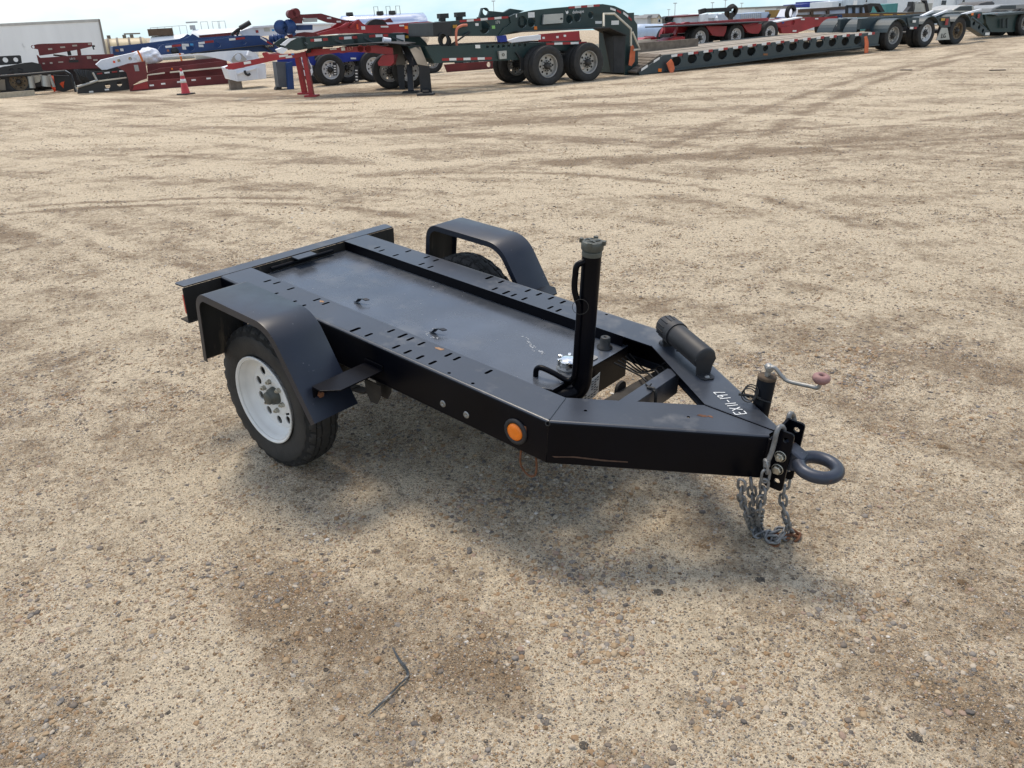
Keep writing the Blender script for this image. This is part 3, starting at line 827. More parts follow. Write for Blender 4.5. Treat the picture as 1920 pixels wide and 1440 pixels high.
# latch plate and rod at the rear edge of the deck
mb = MB(); mb.box((.036, .003, ZT - .004), (.06, .122, .006)); mb.build('latch_plate', M_paint, TRL, bevel=.001)
mb = MB(); mb.tube([(.022, -.20, ZK + .022), (.022, .20, ZK + .022)], .010, 10); mb.tube([(.03, -.215, ZK + .004), (.022, -.20, ZK + .022)], .004, 6)
mb.build('latch_rod', M_side, TRL)
# filler cap, level nub, sender plate
mb = MB(); c = (1.817, -.019, ZK)
mb.lathe([(0, .047), (.008, .047), (.010, .040), (.020, .038), (.020, 0)], c, Z3, 24)
mb.build('filler_neck', M_steel, TRL)
mb = MB(); mb.lathe([(.018, .040), (.036, .040), (.042, .030), (.044, .026), (.0445, 0)], c, Z3, 24)
for k in range(6):
    a = k * PI / 3; mb.box((c[0] + .040 * math.cos(a), c[1] + .040 * math.sin(a), ZK + .032), (.018, .012, .028), Matrix.Rotation(a, 3, 'Z'))
mb.build('filler_cap', M_chrome, TRL, bevel=.0015)
mb = MB(); c = (1.821, .241, ZK)
mb.lathe([(0, .034), (.006, .034), (.007, .023), (.040, .023), (.042, .021), (.050, .021), (.052, .018), (.052, .008), (.046, .007), (.046, 0)], c, Z3, 20)
mb.build('vent_plug', M_wire, TRL)
mb = MB(); mb.plate(rrect(-.03, -.022, .03, .022, .012), [], (1.83, .12, ZK), X3, Y3, .0005, .005)
mb.build('sender_plate', M_steel, TRL)
mb = MB(); mb.lathe([(.005, .012), (.012, .012), (.012, 0)], (1.825, .125, ZK), Z3, 12); mb.build('sender_plug', M_rust, TRL)
mb = MB(); mb.tube([(1.745, .03, ZK + .004), (1.79, .075, ZK + .006)], .005, 8); mb.build('sender_wire', M_wire, TRL)
# riser pipe with cap
PX, PY, PR = 1.930, -.074, .036
path = smoothpath([(1.83, -.245, .585), (1.872, -.175, .590), (1.915, -.098, .605), (PX, PY - .004, .645), (PX, PY, .70), (PX, PY, .80)], 6)
path += [Vector((PX, PY, z)) for z in (.9, 1.0, 1.1, 1.178)]
mb = MB(); mb.tube(path, PR, 24); mb.build('riser_pipe', M_side, TRL)
mb = MB(); mb.lathe([(1.172, PR + .001), (1.190, PR + .001), (1.192, PR - .003), (1.198, PR - .003)], (PX, PY, 0), Z3, 28)
mb.lathe([(1.196, PR - .004), (1.196, .041), (1.216, .042), (1.226, .039), (1.228, .030), (1.224, .028), (1.223, 0)], (PX, PY, 0), Z3, 28)
for k in range(4):
    a = R(20 + 90 * k); mb.box((PX + .043 * math.cos(a), PY + .043 * math.sin(a), 1.224), (.012, .016, .016), Matrix.Rotation(a, 3, 'Z'))
    mb.box((PX + .018 * math.cos(a + .78), PY + .018 * math.sin(a + .78), 1.225), (.034, .008, .006), Matrix.Rotation(a + .78, 3, 'Z'))
mb.build('pipe_cap', M_cap, TRL, bevel=.001)
mb = MB()
off = Vector((-.012, -.040, 0))
pp = [Vector((PX, PY, 1.155)) + off * .6, Vector((PX, PY, 1.14)) + off * 1.15 + Vector((-.012, -.006, 0)), Vector((PX, PY, 1.10)) + off * 1.15 + Vector((-.016, -.008, 0)),
      Vector((PX, PY, 1.05)) + off * 1.15 + Vector((-.016, -.008, 0)), Vector((PX, PY, 1.01)) + off * 1.1 + Vector((-.008, -.004, 0)), Vector((PX, PY, .97)) + off, Vector((PX, PY, .85)) + off,
      Vector((PX, PY, .72)) + off, Vector((PX, PY, .675)) + off + Vector((-.006, 0, 0)), Vector((1.89, -.124, .660)), Vector((1.84, -.143, .680)), Vector((1.785, -.158, .692)), Vector((1.766, -.163, .678)), Vector((1.764, -.164, ZK))]
mb.tube(smoothpath(pp, 5), .0115, 10); mb.build('breather_pipe', M_side, TRL)
mb = MB(); rc_ = Vector((PX + .004, PY, .985)) + off * 1.0
mb.tube([rc_ + Vector((.030 * math.cos(a) * .8, .030 * math.cos(a) * .6, .030 * math.sin(a))) + Vector((.03, -.04, 0)) * .3 for a in np.linspace(0, 2 * PI, 20, endpoint=False)], .0011, 5, closed=True)
mb.build('wire_ring', M_hub, TRL)
# warning label on the front of the tank, curled
mb = MB(); rings = []
for k in range(6):
    t = k / 5; y = -.012 + .115 * t; x = 1.888 + .012 * math.sin(t * 2.5)
    rings.append([Vector((x, y, .515 - .02 * (1 - t))), Vector((x, y, .612 - .012 * (1 - t))), Vector((x + .0012, y, .612 - .012 * (1 - t))), Vector((x + .0012, y, .515 - .02 * (1 - t)))])
mb.sweep(rings, smooth=False); lab = mb.build('label_sheet', M_label, TRL)
mb = MB()
for i in range(7):
    w_ = rng.uniform(.05, .085); z_ = .603 - .012 * i
    for seg in range(5):
        if rng.random() < .15: continue
        t0 = .12 + .16 * seg; y0 = -.012 + .115 * t0; x0 = 1.8902 + .012 * math.sin(t0 * 2.5 + .15)
        mb.box((x0 + .0006, y0 + .006, z_ - .02 * (1 - t0)), (.001, .013, .004))
mb.build('label_print', M_print, lab)
# drawbar cross member, lower cross tube, lug
mb = MB(); mb.box((2.190, 0, ZT - .010), (.056, .36, .006)); mb.box((2.215, 0, ZT - .055), (.006, .36, .09)); mb.build('drawbar_crossbar', M_paint, TRL, bevel=.002)
mb = MB(); mb.bar((1.98, -.40, .52), (2.06, .42, .55), .05, .06); mb.build('lower_crossbar', M_under, TRL, bevel=.004)
mb = MB(); mb.plate(rrect(-.035, -.10, .035, .08, .03, 5), [circle(0, -.06, .012, 10)], (1.99, .11, .52), Y3, Z3, .0, .012); mb.build('support_lug', M_under, TRL)
mb = MB(); mb.tube(smoothpath([(2.19, -.02, ZT - .004), (2.225, -.02, ZT - .004), (2.24, -.03, .62), (2.26, -.04, .55), (2.30, -.02, .50), (2.35, .0, .53)], 5), .006, 8)
mb.tube([(2.17, .0, ZT - .003), (2.23, -.03, ZT - .003)], .003, 6); mb.tube([(2.195, -.02, ZT - .002), (2.20, -.008, ZT + .012)], .003, 6)
mb.lathe([(0, .012), (.04, .016), (.05, .016), (.05, 0)], (2.35, 0, .53), (1, .2, .3), 10)
mb.build('wiring_plug', M_wire, TRL)
mb = MB()
for k in range(5):
    y0 = .20 + .03 * k
    mb.tube(smoothpath([(1.9, y0, .62), (1.98, y0 + .04, .585 - .01 * k), (2.06, y0 - .02 + .02 * k, .61), (2.13, y0 - .02, .56)], 4), .004, 5)
mb.build('wiring_loom', M_wire, TRL)
# clearance lamp and screw heads on both rails
for sgn in (-1, 1):
    c = Vector((1.926, sgn * WO, .601)); a = Vector((0, sgn, 0))
    mb = MB(); mb.lathe([(0, .052), (.006, .052), (.010, .047), (.010, .038), (.004, .035)], c, a, 28); lr = mb.build('lamp_grommet', M_plastic, TRL)
    mb = MB(); mb.lathe([(.003, .035), (.010, .034), (.014, .027), (.016, .014), (.0165, 0)], c, a, 24); mb.build('amber_lens', M_amber, lr)
    for x in (1.551, 1.677):
        mb = MB(); mb.lathe([(0, .015), (.003, .014), (.003, .005), (.001, .004), (.001, 0)], (x, sgn * WO, .5715), a, 14); mb.build('rivet', M_steel, TRL)
# fenders
def fender_profile():
    X0, X1, X2, ZF, ZB = .395, .9152, 1.162, .8209, .470
    rc = .085; p = []
    p.append((.345, .478)); 
    # rear drop leans forward, big radius up to the top
    for k in range(8):
        t = R(180 - 80 * k / 7 - 4); p.append((.345 + .02 + .085 + .085 * math.cos(t), ZF - .085 + .085 * math.sin(t)))
    # front corner
    d = Vector((X2 - X1, ZB - ZF)).normalized(); aend = math.atan2(d.y, d.x) + PI / 2
    rf = .17; tl = rf * math.tan((PI / 2 - aend) / 2)
    cx, cz = X1 - tl, ZF - rf
    for k in range(9):
        t = PI / 2 + (aend - PI / 2) * k / 8; p.append((cx + rf * math.cos(t), cz + rf * math.sin(t)))
    p.append((X2, ZB))
    return p
FP_ = fender_profile()
def offset_prof(p, d):
    out = []
    for i in range(len(p)):
        a = Vector(p[max(i - 1, 0)]); b = Vector(p[min(i + 1, len(p) - 1)]); t = (b - a).normalized()
        out.append((p[i][0] + t.y * d, p[i][1] - t.x * d))
    return out
FIN = offset_prof(FP_, .005); FLIP = offset_prof(FP_, .031)
for sgn in (-1, 1):
    yo, yi = sgn * .8131, sgn * .5889
    mb = MB(); rings = []
    for a, b, c in zip(FP_, FIN, FLIP):
        e = .010
        rings.append([Vector((a[0] * .6 + b[0] * .4, yi, a[1] * .6 + b[1] * .4)), Vector((a[0], yi + sgn * .003, a[1])), Vector((a[0], yo - sgn * e, a[1])), Vector((a[0] * .8 + b[0] * .2, yo - sgn * .002, a[1] * .8 + b[1] * .2)), Vector((c[0], yo, c[1])),
                      Vector((c[0], yo - sgn * .005, c[1])), Vector((b[0], yo - sgn * e, b[1])), Vector((b[0], yi + sgn * .006, b[1])), Vector((c[0], yi + sgn * .005, c[1])), Vector((c[0], yi, c[1]))])
    mb.sweep(rings, smooth=False)
    fd = mb.build('fender', M_fender, TRL, smooth_angle=35)
    fd.data.materials.append(M_mud)
    for p in fd.data.polygons:
        c = p.center
        # inner sheet faces carry the mud thrown by the wheel
        mid = Vector((.75, 0, .5)); r_ = Vector((c.x, 0, c.z)) - mid
        if p.normal.dot(r_) < -.02 and abs(p.normal.y) < .5: p.material_index = 1
    # bracket from the rail to the fender front
    mb = MB()
    zs = .600
    mb.plate([(1.093, sgn * .479), (1.206, sgn * .479), (1.212, sgn * .706), (1.155, sgn * .766), (1.103, sgn * .766)], [], (0, 0, zs), X3, Y3, -.006, 0)
    mb.box((1.104, sgn * .622, zs - .040), (.006, .286, .068))
    mb.box((1.15, sgn * .482, zs + .010), (.11, .006, .02))
    br = mb.build('fender_bracket', M_side, TRL, bevel=.0015)
    mb = MB(); mb.lathe([(0, .015), (.004, .015), (.004, .010), (.012, .010), (.012, 0)], (1.112, sgn * .735, zs - .045), (1, 0, .3), 6, smooth=False); mb.build('bolt', M_rust, br)
    # spring hanger and leaf spring
    mb = MB()
    for yy in (.436, .496):
        mb = MB(); mb.plate([(1.10, zs - .07), (1.20, zs - .07), (1.195, .47), (1.17, .43), (1.13, .43), (1.105, .47)], [], (0, sgn * yy, 0), X3, Z3, -.003, .003)
        mb.build('spring_hanger', M_under, TRL)
    mb = MB()
    for i, ln in enumerate((.44, .36, .27)):
        pts = [(WX - ln + 2 * ln * k / 10, sgn * .466, .415 - .05 * (2 * k / 10 - 1) ** 2 * -1.0 - .012 * i - .02) for k in range(11)]
        for a, b in zip(pts[:-1], pts[1:]): mb.bar(a, b, .045, .010)
    mb.build('leaf_spring', M_under, TRL)
mb = MB(); mb.tube([(WX, -.56, WZ), (WX, .56, WZ)], .034, 14); mb.build('axle', M_under, TRL)

# wheels ------------------------------------------------------------
TR_R, TR_W = .345, .170
def trailer_tyre_mesh():
    n = 150; Rr = TR_R; hw = TR_W / 2
    # profile from inner bead round the tread to the outer bead: (y, r)
    half = [(.062, .200), (.072, .204), (.080, .222), (.085, .250), (.0865, .275), (.085, .298), (.083, .303), (.081, .306), (.0775, .322), (.072, .333), (.064, .339)]
    tread = [(.0555, .3415), (.0535, .3345), (.0500, .3345), (.0480, .3425), (.0290, .3440), (.0270, .3365), (.0215, .3365), (.0195, .3447), (.0, .345)]
    right = half + tread
    prof = [(-y, r) for y, r in right] + [(y, r) for y, r in right[-2::-1]]
    vs = []; m = len(prof)
    for k in range(n):
        a = 2 * PI * k / n
        for i, (y, r) in enumerate(prof):
            q = r; aa = a
            ay = abs(y)
            if .056 < ay < .082 and r > .305 and k % 5 in (0, 1): q -= .010 if r > .318 else .004               # shoulder sipes
            if ay <= .0500 and r > .34:
                aa = a + .012 * math.sin(k * PI / 2 + i)                              # zig-zag ribs
                if (k + (1 if y > 0 else 0) * 2) % 5 == 0 and .018 < ay < .049: q -= .007
            if .083 < ay and .255 < r < .29 and (k // 2) % 7 in (0, 1, 3): q += 0.0005
            x, z = q * math.cos(aa), q * math.sin(aa)
            z = max(z, -.335)
            vs.append((x, y * (1.02 if z < -.29 and ay > .07 else 1), z))
    fs = []
    for k in range(n):
        for i in range(m - 1):
            a, b = k * m, ((k + 1) % n) * m
            fs.append((a + i, a + i + 1, b + i + 1, b + i))
    mb = MB(); mb.add(vs, fs, 0, True)
    for q, f in enumerate(fs):
        rr_ = sum(math.hypot(vs[i][0], vs[i][2]) for i in f) / 4; yy_ = sum(abs(vs[i][1]) for i in f) / 4
        ref = .3415 if yy_ < .058 else .3415 - (yy_ - .058) * .9
        if (yy_ < .083 and rr_ < ref - .0036 and rr_ > .305) and min(vs[i][2] for i in f) > -.334: mb.mi[q] = 1
    me = mb.mesh('trailer_tyre', [M_tyre, M_groove]); me.polygons.foreach_set('use_smooth', [True] * len(me.polygons)); me.set_sharp_from_angle(angle=R(32))
    return me
def trailer_rim_mesh():
    mb = MB()
    o = .085       # outer plane
    prof = [(-.075, .205), (-.075, .196), (-.06, .186), (.0, .172), (.028, .172)]
    mb.lathe([(o - .0, .196), (o - .003, .2109), (o + .003, .2115), (o + .006, .2085), (o + .004, .203), (o - .004, .198), (o - .014, .190), (o - .030, .186), (o - .045, .181), (o - .058, .168), (o - .068, .158)], (0, 0, 0), Y3, 64)
    mb.lathe([(o - .0, .196), (-.07, .190), (-.078, .205)], (0, 0, 0), Y3, 48)
    holes = [circle(.128 * math.cos(2 * PI * k / 10), .128 * math.sin(2 * PI * k / 10), .0205, 14) for k in range(10)] + [circle(0, 0, .040, 20)]
    mb.plate(circle(0, 0, .166, 48), holes, (0, o - .068, 0), Z3, X3, -.002, .004)
    mb.lathe([(o - .065, .098), (o - .061, .094), (o - .057, .088), (o - .056, .060), (o - .061, .045), (o - .065, .040)], (0, 0, 0), Y3, 40)
    return mb.mesh('trailer_rim', M_rim)
ME_TYRE, ME_RIM = trailer_tyre_mesh(), trailer_rim_mesh()
for sgn in (-1, 1):
    w = link('tyre', ME_TYRE, TRL, (WX, -.6285 if sgn < 0 else .655, WZ), (0, R(-5.04), 0 if sgn > 0 else PI))
    if sgn < 0: w.rotation_euler = (0, R(5.04), PI)
    rim = link('rim', ME_RIM, w, (0, 0, 0), (0, R(33), 0))
    mb = MB()
    o = .085
    mb.lathe([(o - .070, .042), (o - .056, .042), (o - .052, .039), (o - .040, .038), (o - .038, .031), (o - .020, .030), (o - .016, .026), (o - .015, 0)], (0, 0, 0), Y3, 24)
    mbd = MB(); mbd.lathe([(o - .088, .150), (o - .088, 0)], (0, 0, 0), Y3, 32); mbd.lathe([(o - .088, .150), (o - .14, .152)], (0, 0, 0), Y3, 32); link('dark_drum_disc', mbd.mesh('dark_drum_disc', M_hub), w)  # dark disc added behind the rim so its holes read dark
    link('hub_cap', mb.mesh('trailer_hub', M_cap), w)
    for k in range(6):
        mbn = MB()
        a = 2 * PI * (k + .35) / 6; c = (.070 * math.cos(a), o - .058, .070 * math.sin(a))
        mbn.lathe([(0, .0125), (.004, .0125), (.010, .0105), (.018, .0105), (.020, .006), (.025, .006), (.025, 0)], c, Y3, 6, smooth=False)
        link('lug_nut', mbn.mesh('lug_nut', M_bolt), w)
    mb = MB(); a = R(195); mb.tube([(.155 * math.cos(a), o - .055, .155 * math.sin(a)), (.150 * math.cos(a), o - .032, .150 * math.sin(a)), (.143 * math.cos(a), o - .018, .143 * math.sin(a))], [.006, .005, .006], 8)
    link('valve_stem', mb.mesh('valve_stem', M_wire), w)

# document canister on the far drawbar member ---------------------
A = Vector((2.306, .205, .772)); B = Vector((2.040, .365, .778)); ax = (B - A).normalized(); Ln = (B - A).length
mb = MB(); mb.lathe([(0, 0), (0, .040), (.004, .045), (.008, .047), (Ln * .72, .047), (Ln * .72, .052), (Ln * .82, .053), (Ln * .83, .050)], A, ax, 32)
can = mb.build('document_canister', M_plastic, TRL, smooth_angle=40)
mb = MB(); mb.lathe([(Ln * .82, .046), (Ln * .83, .047), (Ln + .010, .046), (Ln + .022, .040), (Ln + .026, .030), (Ln + .026, 0)], A, ax, 32)
cx_, cy_ = frame(ax)
for k in range(14):
    t = 2 * PI * k / 14; mb.bar(A + ax * (Ln * .85) + (cx_ * math.cos(t) + cy_ * math.sin(t)) * .047, A + ax * (Ln + .008) + (cx_ * math.cos(t) + cy_ * math.sin(t)) * .0465, .006, .004)
mb.build('canister_lid', M_plastic, can)
for c, d in ((A + ax * .004, -1), (B - ax * .035, 1)):
    side = Vector((ax.y, -ax.x, 0)) * (-1)
    mb = MB(); base = Vector((c.x, c.y, ZT + .004))
    hx = Vector((-ax.y, ax.x, 0))
    # yoke web dropping from the tube to a foot with a screw
    zc = c.z - base.z
    mb.plate([(-.046, zc), (-.034, zc - .032), (-.030, .0), (.030, .0), (.034, zc - .032), (.046, zc), (.03, zc + .03), (-.03, zc + .03)], [], base, hx, Z3, -.004, .004)
    foot = base - ax * .028 if d < 0 else base + ax * .028
    if d < 0 or True:
        q = [Vector((-.030, -.004)), Vector((.030, -.004)), Vector((.030, .035)), Vector((.018, .048)), Vector((-.018, .048)), Vector((-.030, .035))]
        dirv = -ax if d < 0 else ax
        mb.plate([(p.x, p.y) for p in q], [], base + Z3 * .001, hx, Vector((dirv.x, dirv.y, 0)).normalized(), -.004 , .004)
    ft = mb.build('canister_foot', M_plastic, can)
    fp = base + (-ax if d < 0 else ax) * .030
    mb = MB(); mb.lathe([(0, .011), (.004, .010), (.008, .006), (.009, 0)], (fp.x, fp.y, ZT + .006), Z3, 14); mb.build('screw', M_steel, ft)
# hand-painted stock number
STROKES = {'E': [[(.95, .02), (.05, .0), (.15, 1), (1, 1.0)], [(.1, .5), (.75, .55)]], 'X': [[(0, 0), (.9, 1)], [(.05, .95), (.85, .02)]], '1': [[(.4, 0), (.45, 1)]],
           '-': [[(.05, .5), (.8, .5)]], '9': [[(.8, .75), (.45, .5), (.15, .7), (.3, .98), (.7, .95), (.8, .7), (.7, .0)]], '7': [[(.05, .95), (.85, 1), (.35, 0)]]}
bd = Vector((-math.cos(ang), math.sin(ang), 0)); ud = Vector((-math.sin(ang), -math.cos(ang), 0))
org = Vector((2.566, .040, ZT + .0045)); cur = 0
mb = MB()
for ch, adv in zip('EX11-197', (.030, .026, .014, .018, .022, .016, .026, .026)):
    for st in STROKES[ch]:
        for a, b in zip(st[:-1], st[1:]):
            pa = org + bd * (cur + a[0] * .021) + ud * (a[1] * .043); pb = org + bd * (cur + b[0] * .021) + ud * (b[1] * .043)
            mb.bar(pa, pb, .0038, .0008)
    cur += adv
mb.build('painted_number', M_chalk, TRL)
# screw-jack beside the drawbar
J = Vector((2.568, .165, 0)); JL = TRL
mb = MB(); mb.lathe([(.40, .030), (.80, .033), (.802, .031), (.802, .022)], J, Z3, 24, cap0=True); mb.box((2.55, .13, .62), (.05, .06, .12)); jk = mb.build('jack_tube', M_side, TRL)
mb = MB(); mb.lathe([(.800, .034), (.808, .034), (.812, .028), (.812, 0)], J, Z3, 24); mb.build('jack_collar', M_collar, jk)
mb = MB(); mb.box((J.x, J.y, .832), (.014, .026, .044)); mb.lathe([(-.014, .014), (.014, .014), (.014, 0)], (J.x, J.y, .842), (.6, -.8, 0), 12, cap0=True); mb.build('crank_clevis', M_steel, jk, bevel=.002)
mb = MB()
mb.tube(smoothpath([(J.x, J.y - .01, .845), (J.x + .02, J.y, .850), (J.x + .05, J.y, .828), (J.x + .08, J.y, .816), (J.x + .155, J.y, .824), (J.x + .178, J.y, .826), (J.x + .186, J.y, .838), (J.x + .186, J.y, .868)], 5), .0075, 8)
ch_ = mb.build('crank_handle', M_steel, jk)
mb = MB(); mb.lathe([(.846, .010), (.850, .020), (.860, .029), (.868, .031), (.876, .028), (.882, .018), (.880, .011), (.872, .009)], (J.x + .186, J.y, 0), Z3, 20); mb.build('crank_knob', M_pink, ch_)
mb = MB()
for k in range(3):
    mb.tube([Vector((2.535, .115, .742)) + Vector((.026 * math.cos(a), .010 * k - .01 + .012 * math.sin(a), .022 * math.sin(a) + .004 * k)) for a in np.linspace(0, 2 * PI, 18, endpoint=False)], .0025, 5, closed=True)
mb.tube([(2.50, .10, .735), (2.54, .12, .735), (2.57, .135, .73)], .005, 6); mb.tube([(2.565, .13, .728), (2.61, .135, .726)], .003, 6)
mb.build('breakaway_cable', M_wire, TRL)
# hitch channel: two cheek plates with holes, bolts and the tow eye
for sgn in (-1, 1):
    mb = MB(); y = sgn * .045
    hl = [circle(2.748, .712, .0105, 14), circle(2.748, .545, .0105, 14)]
    mb.plate(rrect(2.702, .510, 2.772, .742, .012), hl, (0, y, 0), X3, Z3, -.0045, .0045)
    ck = mb.build('hitch_cheek', M_side, TRL)
    for z in (.645, .592):
        mb = MB(); a = Vector((0, sgn, 0)); c = Vector((2.742, y + sgn * .004, z))
        mb.lathe([(0, .021), (.003, .021), (.004, .0185)], c, a, 20); mb.lathe([(.003, .0165), (.014, .0165), (.016, .013), (.016, 0)], c, a, 6, smooth=False)
        if z > .6: mb.lathe([(.016, .009), (.026, .009), (.026, 0)], c, a, 10)
        mb.build('bolt', M_bolt, ck, bevel=.001)
mb = MB(); mb.box((2.712, 0, .626), (.008, .082, .23)); mb.build('hitch_back_plate', M_side, TRL)
RC = Vector((2.857, 0, .628))
mb = MB()
pts = [RC + Vector((.063 * math.cos(a), .063 * math.sin(a), 0)) for a in np.linspace(0, 2 * PI, 40, endpoint=False)]
mb.tube(pts, .0225, 16, closed=True)
mb.plate([(2.722, .585), (2.722, .672), (2.762, .672), (2.812, .648), (2.812, .606), (2.762, .585)], [], (0, 0, 0), X3, Z3, -.030, .030)
mb.build('tow_eye', M_eye, TRL, bevel=.006, smooth_angle=45)
# tie wire hook hanging under the rail
mb = MB(); mb.tube(smoothpath([(1.935, -.455, .53), (1.932, -.455, .46), (1.945, -.452, .428), (1.975, -.45, .412), (2.000, -.449, .428), (2.005, -.449, .47), (2.0, -.452, .53)], 5), .004, 6); mb.build('wire_loop', M_rust, TRL)
# rust and paint scars on the drawbar and the rail web: thin flakes with their own outline
def flake(name, pts, m, o=(0, 0, 0), ex=X3, ey=Y3, t=.0007):
    mb = MB(); mb.plate(pts, [], o, ex, ey, 0.0002, t); return mb.build(name, m, TRL)
def blob(cx, cy, rx, ry, seed, rot=0):
    r2 = np.random.default_rng(seed); n = 18; k = r2.uniform(.55, 1.15, n)
    return [(cx + rx * k[i] * math.cos(2 * PI * i / n) * math.cos(rot) - ry * k[i] * math.sin(2 * PI * i / n) * math.sin(rot), cy + rx * k[i] * math.cos(2 * PI * i / n) * math.sin(rot) + ry * k[i] * math.sin(2 * PI * i / n) * math.cos(rot)) for i in range(n)]
flake('rust_scar', blob(2.452, -.075, .022, .009, 1, .4), M_rust, (0, 0, ZT)); flake('rust_scar', blob(2.475, -.06, .012, .006, 2), M_rust, (0, 0, ZT))
flake('rust_scar', blob(1.38, -.322, .028, .010, 3, .2), mat('light_rust', (.30, .17, .09), .8, var=.4, vscale=60), (0, 0, ZT)); flake('rust_scar', blob(.625, -.335, .014, .010, 4), MATS['light_rust'], (0, 0, ZT))
flake('rust_scar', [(1.962, .64), (1.972, .64), (1.978, .60), (1.974, .585), (1.966, .61)], M_rust, (0, -WO, 0), X3, Z3, t=.0007)
wp = [(2.065, .553), (2.10, .560), (2.2, .558), (2.24, .552), (2.24, .548), (2.2, .553), (2.1, .556)]
mb = MB(); n2 = Vector((math.sin(ang), -math.cos(ang), 0)); td = Vector((math.cos(ang), math.sin(ang), 0))
mb.plate([(0.02, -.142), (.10, -.136), (.22, -.142), (.29, -.142), (.29, -.147), (.2, -.148), (.10, -.142), (.03, -.147)], [], Vector((XB, -WO, ZT)) + n2 * .001, td, Z3, -.0005, .0005)
mb.build('rust_scar', M_scrape, TRL)

# safety chains ------------------------------------------------------
def TW(p): return TRL_M @ Vector(p)
TRL_M = Matrix.Translation(cc - RM @ cc) @ RM.to_4x4()
def link_mesh(l, w, r):
    mb = MB(); pts = []
    h = l / 2 - w / 2
    for k in range(6): a = -PI / 2 + PI * k / 5; pts.append((h + (w / 2) * math.cos(a), (w / 2) * math.sin(a), 0))
    for k in range(6): a = PI / 2 + PI * k / 5; pts.append((-h + (w / 2) * math.cos(a), (w / 2) * math.sin(a), 0))
    mb.tube(pts, r, 8, closed=True)
    return mb.mesh('chain_link', M_chain)
ME_LINK = link_mesh(.052, .027, .0052)
ME_LINKR = ME_LINK.copy(); ME_LINKR.materials.clear(); ME_LINKR.materials.append(M_rust)
def resample(pts, step):
    P = smoothpath(pts, 14); d = [0]
    for a, b in zip(P[:-1], P[1:]): d.append(d[-1] + (b - a).length)
    out = []; s = 0
    while s < d[-1]:
        i = next(k for k in range(1, len(d)) if d[k] >= s); t = (s - d[i - 1]) / max(1e-9, d[i] - d[i - 1])
        out.append(P[i - 1].lerp(P[i], t)); s += step
    return out
def chain(name, pts, label, rust_from=None, twist0=0, hook=None):
    root = empty(name, (pts[-1][0], pts[-1][1], 0)); tag(root, label, 'chain', 'safety chains hanging from the drawbar')
    q = resample(pts, .038)
    for i in range(len(q) - 1):
        d = (q[i + 1] - q[i]).normalized(); x, y = frame(d)
        tw = (i % 2) * PI / 2 + twist0 + random.uniform(-.3, .3)
        a = x * math.cos(tw) + y * math.sin(tw); c = d.cross(a)
        M = Matrix((d, a, c)).transposed().to_4x4(); M.translation = (q[i] + q[i + 1]) / 2 - root.location
        o = link('chain_link', ME_LINKR if rust_from is not None and i >= rust_from else ME_LINK, root)
        o.matrix_local = M
    if hook:
        mb = MB(); mb.tube([Vector(h) - root.location for h in smoothpath(hook, 5)], .0085, 10)
        mb.tube([Vector(hook[-1]) - root.location + Vector((0, 0, .012)), Vector(hook[-1]) - root.location + Vector((0, 0, -.012))], .012, 8)
        mb.build('hook', M_chain, root)
    return root
# ------------------------------------------------------------------ sight lines used to measure real positions
def ray(px, py):
    return _f * FPX + _r * (px - 960) - _u * (py - 720)
def on_ground(px, py, z=0.0):
    d = ray(px, py); t = (z - CAM[2]) / d[2]; p = CAM + d * t
    return Vector(p)
def at_depth(px, py, v):
    d = ray(px, py); t = v / (d @ FW); return Vector(CAM + d * t)

H0 = TRL_M @ Vector((2.74, -.062, .62)); vH = float((np.array(H0) - CAM) @ FW)
def hp(px, py, dv=0.0): return at_depth(px, py, vH + dv)
def gpz(px, py, z=.010): return on_ground(px, py, z)
chain('safety_chain', [hp(1436, 866), hp(1437, 881), hp(1434, 900), hp(1431, 923, .01), hp(1427, 938, .02), hp(1424, 962, .05), gpz(1421, 985, .03), gpz(1416, 1000), gpz(1424, 1008), gpz(1440, 1000, .02), gpz(1455, 1002, .03), gpz(1462, 996, .035)],
      'grey chain hooked over the near cheek plate and piled on the dirt', None, 0, [hp(1470, 806, .045), hp(1467, 800, .03), hp(1461, 801, .01), hp(1456, 812, 0), hp(1452, 830, 0), hp(1446, 850, 0), hp(1438, 868, 0)])
F0 = .11
chain('safety_chain', [hp(1475, 880, F0), hp(1474, 902, F0), hp(1470, 921, F0), hp(1468, 947, F0), hp(1472, 963, F0), hp(1476, 981, F0), gpz(1484, 997, .02), gpz(1500, 1008), gpz(1488, 1012), gpz(1474, 1008, .02), gpz(1462, 1004, .03), gpz(1448, 1012), gpz(1440, 1016), gpz(1455, 1020), gpz(1470, 1018)],
      'chain hooked over the far cheek plate with its rusty end coiled below', 9, .5, [hp(1490, 790, F0 + .03), hp(1487, 778, F0 + .03), hp(1481, 776, F0), hp(1478, 790, F0 - .01), hp(1477, 815, F0 - .01), hp(1476, 850, F0), hp(1475, 880, F0)])
chain('safety_chain', [hp(1391, 902, .0), hp(1390, 935, .02), hp(1396, 949, .05), hp(1402, 968, .08), gpz(1409, 986, .02), gpz(1418, 996, .01), gpz(1430, 990, .02)], 'short grey chain hanging furthest left under the drawbar', None, .3)
chain('safety_chain', [hp(1408, 900, .04), hp(1410, 925, .05), hp(1413, 945, .06), hp(1414, 965, .08), gpz(1420, 985, .03), gpz(1430, 1002, .012), gpz(1446, 1010, .014), gpz(1466, 1010, .02), gpz(1478, 1000, .03), gpz(1466, 994, .03), gpz(1448, 998, .035), gpz(1436, 1006, .03), gpz(1450, 1014, .03), gpz(1470, 1004, .045), gpz(1455, 998, .05)], 'grey chain hanging behind the near hooked chain', None, .8)

